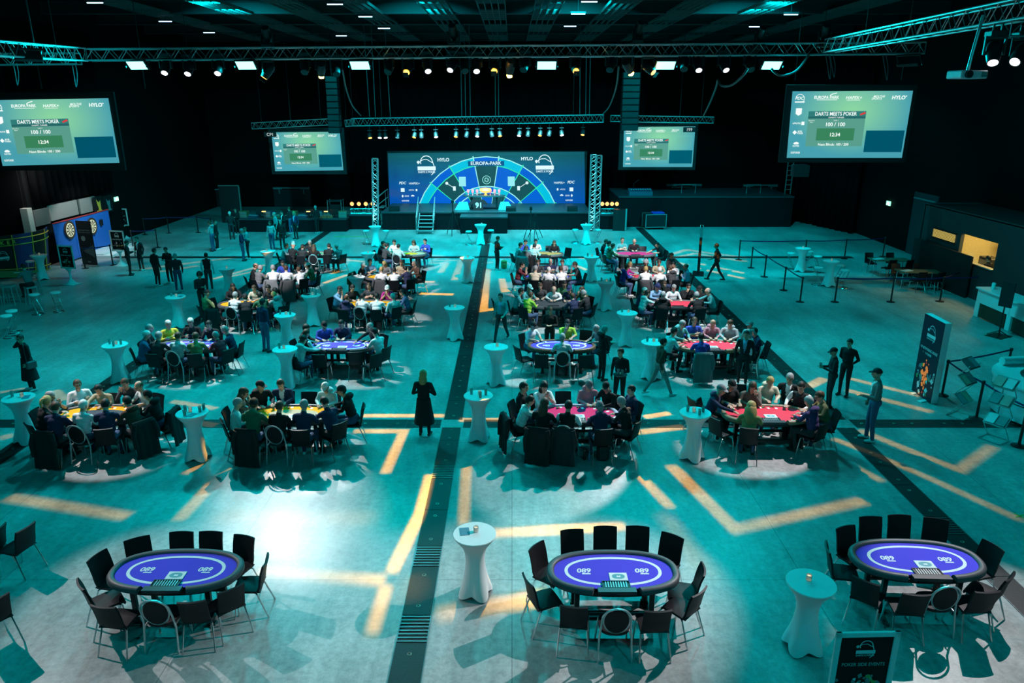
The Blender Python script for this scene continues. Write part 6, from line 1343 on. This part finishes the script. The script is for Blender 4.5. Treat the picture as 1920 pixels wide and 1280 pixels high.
# framed posters on white stretch stands
def easel(base, w, h, ztop, rz, lab, big=False):
    t = thing('poster_stand', lab, 'poster stand', base, rz); M_fr = mat('frame_white', (.78, .80, .80), .4); zb = ztop - h
    b = MB(); f = .07
    for x in (-w / 2 + f / 2, w / 2 - f / 2): b.box((x, 0, (ztop + zb) / 2), (f, .035, h), ch=.006)
    for z in (ztop - f / 2, zb + f / 2): b.box((0, 0, z), (w, .035, f), ch=.006)
    b.build('frame', M_fr, t)
    b = MB(); b.box((0, .006, (ztop + zb) / 2), (w - .1, .015, h - .1)); p = b.build('poster', mat('poster_black', (.005, .007, .008), .6, spec=.2), t)
    b = MB(); n = 16; prof = [(.16, zb + .02), (.06, zb - .12), (.035, zb - .3), (.05, .25), (.16, .1), (.26, .01)]
    b.lathe(prof[::-1], (0, .02, 0), n); b.build('stand', M_white, t)
    b = MB(); b.box((0, .02, .012), (.62, .5, .02), ch=.006); b.build('foot', M_white, t)
    C = Canvas((-w / 2 + .06, -.003, ztop - .06), (w / 2 - .06, -.003, ztop - .06), (w / 2 - .06, -.003, zb + .06), (-w / 2 + .06, -.003, zb + .06), p); W_, H_ = C.W, C.H
    arch_logo(C, W_ / 2, H_ * .16, W_ * .36, PW, None); C.text('POKER SIDE EVENTS', W_ / 2, H_ * .42, W_ * .075, PW if not big else mat('print_mid', (.40, .44, .45)), .003, .015, maxw=W_ * .8)
    rnd = random.Random(int(base[0] * 10))
    for k in range(26):
        x, y, s = W_ * (.5 + rnd.gauss(0, .2)), H_ * (.70 + rnd.gauss(0, .07)), W_ * rnd.uniform(.03, .07); x = min(max(x, s), W_ - s); a = rnd.uniform(0, 3)
        m = [PG, PR if not big else PG, PW, PG, PO if not big else PGR][k % 5]; C.poly([(x + s * cos(a + j * pi / 2) * (1 if j % 2 else .75), y + s * sin(a + j * pi / 2)) for j in range(4)], m, 'print', .0022 + .0002 * k)
    C.rect(W_ * .3, H_ * .93, W_ * .7, H_ * .945, PG, 'print', .003)
easel(P(134, 533), .78, 1.02, 1.72, -.25, 'framed black poster on white stand, nearest on the left'); easel(P(228, 498), .78, 1.0, 1.72, -.2, 'framed black poster on white stand behind two persons'); easel(P(234, 447), .78, 1.0, 1.75, -.1, 'framed black poster on white stand, farthest on the left')
q = PY(1629, 1184, 7.2); easel((q.x, 7.2, 0), .77, 1.08, q.z, .03, 'large framed poker side events poster at lower right', True)
# curved graphic arch at the left edge
q = P(-8, 520); AR = 1.75; t = thing('graphic_arch', 'curved dark arch with navy panels and yellow lines, left edge', 'display wall', (q.x - .3, q.y + 1.2, 0)); AZ = 1.95
M_an, M_ay = mat('arch_navy', (.012, .03, .14), .5), mat('arch_yellow', (.9, .5, .05), .5)
for k in range(7):
    a0, a1 = -pi / 2 - .95 + k * .45, -pi / 2 - .95 + (k + 1) * .45 - .02; b = MB(); vs = []
    for i in range(5):
        a = a0 + (a1 - a0) * i / 4
        for z in (0, AZ):
            rr = AR + .22 * z / AZ
            vs += [(rr * cos(a), rr * sin(a), z), ((rr - .06) * cos(a), (rr - .06) * sin(a), z)]
    f = []
    for i in range(4): o_ = i * 4; f += [(o_, o_ + 4, o_ + 6, o_ + 2), (o_ + 1, o_ + 3, o_ + 7, o_ + 5), (o_ + 2, o_ + 6, o_ + 7, o_ + 3), (o_, o_ + 1, o_ + 5, o_ + 4)]
    f += [(0, 2, 3, 1), (16, 17, 19, 18)]; b.add(vs, f); b.build('panel', M_black if k % 2 else M_an, t)
    b = MB(); b.path([((AR + .01) * cos(a0), (AR + .01) * sin(a0), .02), ((AR + .23) * cos(a0), (AR + .23) * sin(a0), AZ)], .022, 6); b.build('line', M_ay, t)
for z, dz in ((.30, .25), (.52, .25), (1.50, .0), (1.78, .0)):
    b = MB(); b.path([((AR + .02 + .22 * z / AZ) * cos(a), (AR + .02 + .22 * z / AZ) * sin(a), z - dz * abs(a + pi / 2) * .6) for a in [-pi / 2 - .95 + 3.1 * i / 24 for i in range(25)]], .022, 6); b.build('line', M_ay, t)
for i, ch_ in enumerate('DARTS X POKER'):
    if ch_ == ' ': continue
    a = -pi / 2 - .5 + i * .115; vs, fs = text_geo(ch_, .03); rr = AR + .23; b = MB(); b.add([(rr * cos(a) - x * .17 * sin(a), rr * sin(a) + x * .17 * cos(a), 1.64 + y * .17) for x, y in vs], fs); b.build('lettering', M_ay, t)
a = -pi / 2 + .62; rr = AR + .17; Cc = Canvas(*[((rr) * cos(a) - x * sin(a), rr * sin(a) + x * cos(a), z) for x, z in ((-.35, 1.4), (.35, 1.4), (.35, .75), (-.35, .75))], t); arch_logo(Cc, .35, .3, .42, PW, None)
# green-topped high table with tube legs, a seated person and stools
q = P(22, 513, 1.06); t = thing('high_table', 'green-topped high table with pale tube legs at left', 'table', (q.x - .2, q.y, 0), .12)
b = MB(); b.box((0, 0, 1.04), (1.9, 1.1, .05), ch=.01); b.build('table_top', mat('green_top', (.05, .22, .07), .6), t)
M_tub = mat('pale_tube', (.45, .5, .52), .4, .4)
for sx in (-1, 1):
    for sy in (-1, 1): b = MB(); b.path([(sx * .88, sy * .48, 1.02), (sx * .95, sy * .55, .02)], .025, 8); b.build('leg', M_tub, t)
for sy in (-1, 1): b = MB(); b.path([(-.93, sy * .54, .12), (.93, sy * .54, .12)], .02, 6); b.build('stretcher', M_tub, t)
b = MB(); b.box((.3, .1, 1.07), (.5, .12, .008)); tag(b.build('paper_sheet', M_paper, None, (q.x, q.y, .0), .3), 'white paper strips on the green high table', 'paper')
for i, x in enumerate((-.55, .0, .5)):
    s_ = thing('tube_stool', 'tall pale tube stool before the green table, %s' % ('left', 'middle', 'right')[i], 'stool', (q.x - .2 + x, q.y - .75, 0), .1, 'tube stools at the green table')
    b = MB(); b.box((0, 0, .74), (.38, .38, .05), ch=.01); b.build('seat', M_tub, s_)
    for sx in (-1, 1):
        for sy in (-1, 1): b = MB(); b.path([(sx * .15, sy * .15, .72), (sx * .2, sy * .2, 0)], .016, 6); b.build('leg', M_tub, s_)
    b = MB(); b.path([(-.18, -.18, .3), (.18, -.18, .3), (.18, .18, .3), (-.18, .18, .3)], .013, 6, True); b.build('foot_ring', M_tub, s_)
qq = P(52, 500, 1.5); s_ = thing('tube_stool', 'tall pale tube stool under the seated person', 'stool', (qq.x, qq.y - .1, 0), .9); b = MB(); b.box((0, 0, .72), (.38, .38, .05), ch=.01); b.build('seat', M_tub, s_)
for sx in (-1, 1):
    for sy in (-1, 1): b = MB(); b.path([(sx * .15, sy * .15, .7), (sx * .2, sy * .2, 0)], .016, 6); b.build('leg', M_tub, s_)
o = person('A', None, 1.0, 'grey', 'shortk', 't', 'person in grey T-shirt sitting at the green high table', 'people seated elsewhere', 1.0, TRS[0], (qq.x, qq.y - .1)); o.location.z = .27
# wall signs on the left
def exit_sign(u, v, X, lab):
    q = PX(u, v, X); t = thing('exit_sign', lab, 'exit sign', q, pi / 2 if X < 0 else -pi / 2); b = MB(); b.box((0, 0, 0), (.42, .06, .24), ch=.01); b.build('body', mat('exit_green', (.1, .7, .35), emit=(.3, 1, .62), estr=1.6), t)
    C = Canvas((-.2, -.032, .11), (.2, -.032, .11), (.2, -.032, -.11), (-.2, -.032, -.11), t); w = emis('exit_white', (.9, 1, .95), 3); C.disc(.12, .06, .025, w, 'pictogram', .002, 10); C.line([(.12, .08), (.10, .14), (.15, .19)], .03, w, 'pictogram', .002); C.line([(.10, .14), (.06, .19)], .03, w, 'pictogram', .002); C.line([(.12, .09), (.17, .12)], .02, w, 'pictogram', .002); C.rect(.23, .04, .35, .2, w, 'pictogram', .002)
    b = MB(); b.path([(0, 0, .12), (0, 0, .5)], .01); b.build('hanger', M_steel, t)
exit_sign(218, 373, -22.54, 'glowing green exit sign on the left wall'); exit_sign(1666, 381, 20.93, 'glowing green exit sign on the right wall')
for (u, v, m, lab, s_) in ((185, 384, PY_, 'yellow bird-like sponsor emblem on the left wall', .42), (203, 382, mat('print_grey2', (.3, .36, .38)), 'grey crest-like sponsor emblem on the left wall', .4)):
    q = PX(u, v, -22.3); t = thing('wall_emblem', lab, 'sign', q, pi / 2); C = Canvas((-.4, 0, .4), (.4, 0, .4), (.4, 0, -.4), (-.4, 0, -.4), t)
    b = MB(); b.box((0, .02, 0), (.9, .03, .9)); b.build('board', M_black, t); rnd = random.Random(3)
    for k in range(7): C.poly([(.4 + s_ * .8 * cos(k) * .6, .35 + .3 * sin(k * 1.7)), (.4 + s_ * .4, .2 + .08 * k), (.3, .3 + .06 * k)], m, 'print', .006 + .001 * k)
    C.rect(.15, .68, .65, .76, m, 'print', .006)
b = MB(); b.box((0, 0, 0), (.1, 2.6, .12)); t = None

# ================================================================== right side: kitchen hatch, counters, banner
KX, KZ = 18.6, 3.24
hc = [PX(u, v, KX) for u, v in ((1803, 437), (1872, 456), (1863, 503), (1812, 490))]; hy0, hy1 = hc[1].y, hc[0].y; hz1, hz0 = hc[0].z, hc[2].z - .1
lv = [PX(u, v, KX) for u, v in ((1752, 428), (1794, 435), (1790, 453), (1751, 443))]
kit = thing('kitchen_block', 'low dark kitchen block with a lit serving hatch, right', 'building', (KX, 27, 0)); M_kw = mat('kitchen_wall', (.030, .040, .045), .7)
def kbox(c, d, m=M_kw, name='wall'): b = MB(); b.box((c[0] - KX, c[1] - 27, c[2]), d, ch=.005); return b.build(name, m, kit)
y0k, y1k = 19.0, 33.4; th = .15
kbox((KX + th / 2, (y0k + hy0) / 2, KZ / 2), (th, hy0 - y0k, KZ)); kbox((KX + th / 2, (hy1 + y1k) / 2, KZ / 2), (th, y1k - hy1, KZ)); kbox((KX + th / 2, (hy0 + hy1) / 2, hz0 / 2), (th, hy1 - hy0, hz0)); kbox((KX + th / 2, (hy0 + hy1) / 2, (hz1 + KZ) / 2), (th, hy1 - hy0, KZ - hz1))
kbox(((KX + XR) / 2, y1k, KZ / 2), (XR - KX, th, KZ)); kbox(((KX + XR) / 2, 26.2, KZ), (XR - KX, y1k - y0k, .1), name='roof'); kbox(((KX + XR) / 2, y0k, KZ / 2), (XR - KX, th, KZ))
M_kin = mat('kitchen_interior', (.75, .62, .35), .6)
kbox((XR - .1, (hy0 + hy1) / 2, 1.6), (.05, 5, 3.0), M_kin, 'back_panel'); kbox(((KX + XR) / 2, hy0 - 1.0, 1.6), (XR - KX - .2, .05, 3.0), M_kin, 'side_panel'); kbox(((KX + XR) / 2, hy1 + 1.0, 1.6), (XR - KX - .2, .05, 3.0), M_kin, 'side_panel')
kbox((KX + .04, (hy0 + hy1) / 2, hz0 + .02), (.24, hy1 - hy0, .04), M_alu, 'counter_sill')
for z in (1.0, 1.55, 2.1): kbox((XR - .35, (hy0 + hy1) / 2, z), (.4, 3.2, .04), mat('kitchen_shelf', (.4, .38, .3), .5), 'shelf')
light('AREA', ((KX + XR) / 2, (hy0 + hy1) / 2, 3.05), ((KX + XR) / 2, (hy0 + hy1) / 2, 0), 105, (1, .74, .25), size=1.2)
tl = thing('kitchen_light', 'warm ceiling light panel inside the kitchen hatch', 'light', ((KX + XR) / 2, (hy0 + hy1) / 2, 3.12)); b = MB(); b.box((0, 0, 0), (1.2, .3, .06)); b.build('panel', mat('kitchen_panel', (.9, .8, .5), emit=(1, .78, .3), estr=5), tl)
for y_, z_, w_, h_, nm, lb in ((hy0 + .5, 2.35, .9, .35, 'extractor_hood', 'dark extractor hood hanging inside the kitchen hatch'), (hy1 - .5, 1.25, .8, .5, 'oven', 'dark oven on the worktop inside the kitchen hatch')):
    b = MB(); b.box((0, 0, 0), (.5, w_, h_), ch=.02); o = b.build('body', mat('appliance_dark', (.03, .03, .03), .4), None); t = thing(nm, lb, 'appliance', (KX + 1.1, y_, z_)); o.parent = t; MB().box((-.255, 0, 0), (.01, w_ * .8, h_ * .6)).build('door', M_alu, t)
rnd = random.Random(9); kc = [(.35, .05, .03), (.5, .45, .35), (.05, .12, .35), (.05, .05, .05), (.6, .45, .1), (.12, .16, .05)]
for i in range(16):
    z = (1.02, 1.57, 2.12)[i % 3]; y = hy0 - .2 + (hy1 - hy0 + .4) * ((i * .618) % 1); h = rnd.uniform(.12, .3); b = MB()
    if i % 2: b.box((0, 0, h / 2), (.2, .28, h), ch=.015)
    else: b.lathe([(.07, 0), (.09, .02), (.09, h * .8), (.05, h), (.001, h)], n=12)
    tag(b.build('kitchen_box' if i % 2 else 'kitchen_pot', mat('kitchen_item%d' % (i % 6), kc[i % 6], .5), None, (XR - .38, y, z)), '%s on the %s kitchen shelf behind the hatch, number %s' % ('small box' if i % 2 else 'round pot', ('lower', 'middle', 'upper')[i % 3], ORD[i // 3]), 'kitchenware', 'kitchenware behind the hatch')
b = MB(); b.lathe([(.001, 0), (.3, .02), (.42, .1), (.40, .1), (.001, .03)], n=18); tag(b.build('blue_bowl', mat('blue_bowl', (.05, .2, .7), .4), None, (KX + .9, hy0 + .6, hz1 - .55)), 'blue bowl hanging inside the kitchen hatch', 'bowl'); 
b = MB(); b.box((KX + .9, (hy0 + hy1) / 2, 1.0), (.7, 2.6, .06)); b.box((KX + .9, (hy0 + hy1) / 2, .5), (.6, 2.5, .94)); tag(b.build('work_counter', mat('kitchen_shelf', (0, 0, 0)), None), 'kitchen worktop inside the hatch', 'counter')
person('b', None, .4, 'black', 'shortk', '', 'person in black working inside the kitchen hatch', 'people standing in the hall', 1.0, TRS[0], (KX + .42, (hy0 + hy1) / 2 - .25))
t = thing('louvre_shutter', 'yellow-lit louvred shutter left of the kitchen hatch', 'shutter', (KX - .02, (lv[0].y + lv[1].y) / 2, lv[3].z)); yy = abs(lv[0].y - lv[1].y); hh = lv[0].z - lv[3].z
for k in range(9): b = MB(); b.box((0, 0, hh * (k + .5) / 9), (.04, yy, hh / 30)); b.build('slat', mat('shutter_slat', (.8, .6, .2), .5, emit=(1, .66, .15), estr=.55), t)  # yellow light put into the slats as their own glow
b = MB(); b.box((0, 0, hh + .03), (.06, yy + .1, .05)); b.box((0, 0, -.03), (.06, yy + .1, .05)); b.box((.02, 0, hh / 2), (.02, yy, hh)); b.build('frame', M_black, t)
# dark partition before the kitchen
b = MB(); b.box((0, 0, .85), (.08, 4.4, 1.7), ch=.01); tag(b.build('partition', M_black, None, (KX - .2, 31.2, 0)), 'low black partition in front of the kitchen wall', 'partition')
# white bar counter and its furniture
t = thing('bar_counter', 'long white bar counter at the right edge', 'counter', (17.4, 22.6, 0)); CL = 7.6
b = MB(); b.box((.1, 0, 1.08), (.85, CL, .06), ch=.01); b.build('worktop', M_whitetop, t)
for k in range(4):
    y = -CL / 2 + CL / 4 * (k + .5); b = MB(); b.box((-.18, y, .80), (.1, CL / 4 - .02, .5), ch=.01); b.build('front_panel', M_whitetop, t); b = MB(); b.box((-.16, y, .30), (.06, CL / 4 - .4, .5)); b.build('recess', mat('counter_recess', (.03, .035, .02), .6), t)
for k in range(5): b = MB(); b.box((-.15, -CL / 2 + CL / 4 * k + (.1 if k == 0 else -.1 if k == 4 else 0), .28), (.14, .24, .55), ch=.01); b.build('post', M_whitetop, t)
person('b', None, 1.5, 'black', 'shortg', '', 'grey-haired attendant in black behind the bar counter', 'people standing in the hall', 1.0, TRS[0], (18.15, 24.6))
for i, (y, h, m) in enumerate(((26.0, .24, M_paper), (24.0, .18, M_plast), (23.4, .28, M_paper), (23.1, .2, M_alu), (22.7, .3, M_plast))):
    b = MB(); b.lathe([(.06, 0), (.065, .01), (.065, h * .9), (.05, h), (.001, h)], n=14); tag(b.build('canister', m, None, (17.45, y, 1.11)), '%s canister on the bar counter, %s from the far end' % ('white' if m is M_paper else 'dark' if m is M_plast else 'metal', ORD[i]), 'canister')
q = P(1872, 630); t = thing('sign_stand', 'slim dark sign stand before the bar counter', 'sign stand', q, .5)
b = MB(); b.path([(0, 0, .05), (0, 0, 1.1)], .025, 8); b.build('pole', M_plast, t); b = MB(); b.box((0, 0, 1.45), (.05, .42, .85), ch=.006); b.build('board', M_plast, t)
for k in range(4): a = k * pi / 2 + .4; b = MB(); b.path([(0, 0, .2), (.34 * cos(a), .34 * sin(a), .02)], .018, 6); b.build('foot', M_plast, t)
b = MB(); b.box((0, 0, .008), (.7, .55, .014)); b.build('base', mat('dark_base', (.02, .03, .02)), t)
# tall black totem sign by the fourth row
q = P(1309, 514); t = thing('totem_sign', 'tall thin black totem sign seen edge-on beyond the tables', 'sign', q, 1.32); b = MB(); b.box((0, 0, 1.15), (.75, .12, 2.15), ch=.01); b.build('panel', M_plast, t)
b = MB(); b.box((0, 0, .03), (.9, .5, .06), ch=.01); b.build('base', M_plast, t); b = MB(); b.box((0, 0, 2.0), (.76, .13, .45)); b.build('header', mat('totem_teal', (.3, .6, .62)), t)
# big free-standing box banner
A, Bq = P(1709, 731), P(1744, 757); d = (Bq - A); L = d.length; rz = math.atan2(d.y, d.x); H = 2.2
t = thing('box_banner', 'large white-edged box banner with dark poster, right', 'banner', (A + Bq) / 2, rz); n_ = .17
b = MB(); b.box((0, n_ / 2 + .01, H / 2), (L, n_, H), ch=.008); b.build('body', M_whitetop, t); p = MB().box((0, .005, H / 2), (L - .01, .012, H - .01)).build('poster', mat('poster_navy', (.006, .012, .03), .5, spec=.3), t)
C = Canvas((-L / 2, -.0012, H), (L / 2, -.0012, H), (L / 2, -.0012, 0), (-L / 2, -.0012, 0), p); arch_logo(C, L / 2, .38, L * .42, PW, None); C.text('VIP NETWORKING LOUNGE', L / 2, .88, .075, PW, .004, .02, maxw=L * .85); C.text('+ POKER', L / 2, 1.0, .06, PW, .004, .02); rnd = random.Random(5)
for k in range(70):
    x, y, s = L * (.5 + rnd.gauss(0, .2)), 1.62 + rnd.gauss(0, .2), rnd.uniform(.03, .09); x = min(max(x, s), L - s); a = rnd.uniform(0, 3); w_ = abs(x - L / 2) / L
    m = (emis('glow_print_orange', (.9, .32, .05), .55) if k % 3 else emis('glow_print_red', (.75, .06, .03), .5)) if w_ < .13 else [PG, PGR, mat('print_steel', (.10, .2, .26)), PW][k % 4 if k % 9 else 3]; C.poly([(x + s * cos(a + j * pi / 2) * (1 if j % 2 else .5), y + s * sin(a + j * pi / 2)) for j in range(4)], m, 'print', .003 + .0001 * k)  # glow put into orange and red prints so they show under teal
for u, v, w in ((1721, 737, 'left'), (1734, 752, 'right')): b = MB(); b.box((0, 0, .01), (.3, .12, .02), ch=.004); tag(b.build('foot_plate', M_whitetop, None, P(u - 4, v), .4), 'white foot plate on the floor before the box banner, ' + w, 'foot plate')
# brochure stands
def zig(u, v, rz, lab, cols3):
    t = thing('brochure_stand', lab, 'brochure stand', P(u, v), rz)
    b = MB(); pts = [(-.24, -.2, .02), (-.24, .22, .02), (-.24, -.12, .42), (-.24, .12, .62), (-.24, -.12, .92), (-.24, .12, 1.12), (-.24, -.12, 1.42)]
    b.path(pts, .012, 6); b.path([(-x, y, z) for x, y, z in pts], .012, 6); b.path([(-.24, -.2, .02), (.24, -.2, .02)], .012, 6); b.path([(-.24, .22, .02), (.24, .22, .02)], .012, 6); b.build('frame', M_alu, t)
    for k, z in enumerate((.5, 1.0, 1.42)):
        M3 = Matrix.Rotation(radians(38), 3, 'X'); b = MB(); b.box((0, 0, z), (.48, .34, .02), M3); tr_ = b.build('tray', M_alu, t)
        for j in range(2): b = MB(); b.box((-.12 + .23 * j, -.015, z + .018), (.2, .27, .012), M3); b.build('brochure', cols3[(k + j) % len(cols3)], tr_)
zig(1800, 780, .55, 'zigzag metal brochure stand right of the box banner', [mat('broch_teal', (.1, .45, .5)), mat('broch_peach', (.8, .55, .42)), PG]); zig(1862, 824, -1.0, 'leaning brochure stand before the round reception counter', [PW, PG, mat('broch_pink', (.7, .4, .35))])
# round reception counter
t = thing('reception_counter', 'round white reception counter at the right edge', 'counter', (13.75, 17.1, 0)); RO, RI, RH = 1.5, .95, .98
b = MB(); b.lathe([(RI, RH - .06), (RO + .05, RH - .06), (RO + .07, RH - .03), (RO + .05, RH), (RI, RH)], n=48); me = b.mesh('worktop', M_whitetop); me.clear_geometry(); k = 48; vs = []; fs = []
for j in range(k):
    a = 2 * pi * j / k
    for rr, z in ((RI, RH - .06), (RO + .06, RH - .06), (RO + .06, RH), (RI, RH)): vs.append((rr * cos(a), rr * sin(a), z))
for j in range(k):
    for q_ in range(4): fs.append((j * 4 + q_, ((j + 1) % k) * 4 + q_, ((j + 1) % k) * 4 + (q_ + 1) % 4, j * 4 + (q_ + 1) % 4))
me.from_pydata(vs, [], [f[::-1] for f in fs]); me.shade_smooth(); me.set_sharp_from_angle(angle=radians(35)); link('worktop', me, t)
for j in range(10):
    a0, a1 = 2 * pi * j / 10 + .015, 2 * pi * (j + 1) / 10 - .015
    for z0, z1 in ((.08, .48), (.52, RH - .07)):
        b = MB(); vs = []
        for i in range(6):
            a = a0 + (a1 - a0) * i / 5; vs += [(RO * cos(a), RO * sin(a), z0), (RO * cos(a), RO * sin(a), z1), ((RO - .05) * cos(a), (RO - .05) * sin(a), z1), ((RO - .05) * cos(a), (RO - .05) * sin(a), z0)]
        b.add(vs, [(4 * i + q_, 4 * i + 4 + q_, 4 * i + 4 + (q_ + 1) % 4, 4 * i + (q_ + 1) % 4) for i in range(5) for q_ in range(4)] + [(0, 1, 2, 3), (23, 22, 21, 20)]); b.build('front_panel', M_whitetop, t)
b = MB(); b.lathe([(RI, .0), (RO - .06, 0), (RO - .06, .08)], n=40); b.build('plinth', M_black, t)
b = MB(); b.lathe([(.001, -.35), (.11, -.35), (.11, .35), (.001, .35)], (0, 0, .11), 18, M=Matrix.Rotation(pi / 2, 3, 'Y')); tag(b.build('white_roll', M_whitetop, None, (13.2, 18.25, RH), .1), 'white drum lying on the round reception counter', 'drum')
# two low tables with chairs inside the right barrier
for i, (u, v, w) in enumerate(((1668, 486, 'farther'), (1722, 508, 'nearer'))):
    q = P(u, v, .74); t = thing('side_table', 'brown rectangular table by the kitchen partition, %s one' % w, 'table', (q.x, q.y, 0), -.08); b = MB(); b.box((0, 0, .725), (1.7, .75, .035), ch=.006); b.build('table_top', mat('brown_top', (.14, .11, .07), .5), t)
    for sx in (-1, 1):
        for sy in (-1, 1): b = MB(); b.path([(sx * .72, sy * .28, .71), (sx * .76, sy * .32, 0)], .018, 6); b.build('leg', M_chrome, t)
    for j, (x, y, rz_) in enumerate(((-.55, .62, pi), (.45, .62, pi), (-.3, -.6, 0), (.45, -.62, 0))): chair((q.x + x, q.y + y), rz_ + .1 * j, 'black chair at the %s brown side table, %s' % (w, ('rear left', 'rear right', 'front left', 'front right')[j]), group='chairs at the brown side tables')
    b = MB(); b.box((0, 0, .012), (.5, .28, .024), ch=.008); tag(b.build('folded_cloth', mat('pale_cloth', (.5, .6, .62), .8), None, (q.x - .5, q.y, .743), .4), 'pale folded cloth on the %s brown side table' % w, 'cloth')
# right wall door with a bright bar
b = MB(); b.box((XR - .06, 37.6, 1.6), (.1, 2.2, 3.2), ch=.01); d = struct(b.build('door_9', mat('door_grey', (.05, .045, .055), .6))); b = MB(); b.box((XR - .14, 37.6, 2.9), (.08, 2.0, .08)); b.build('closer_rail', mat('closer_rail', (0, 0, 0)), d)
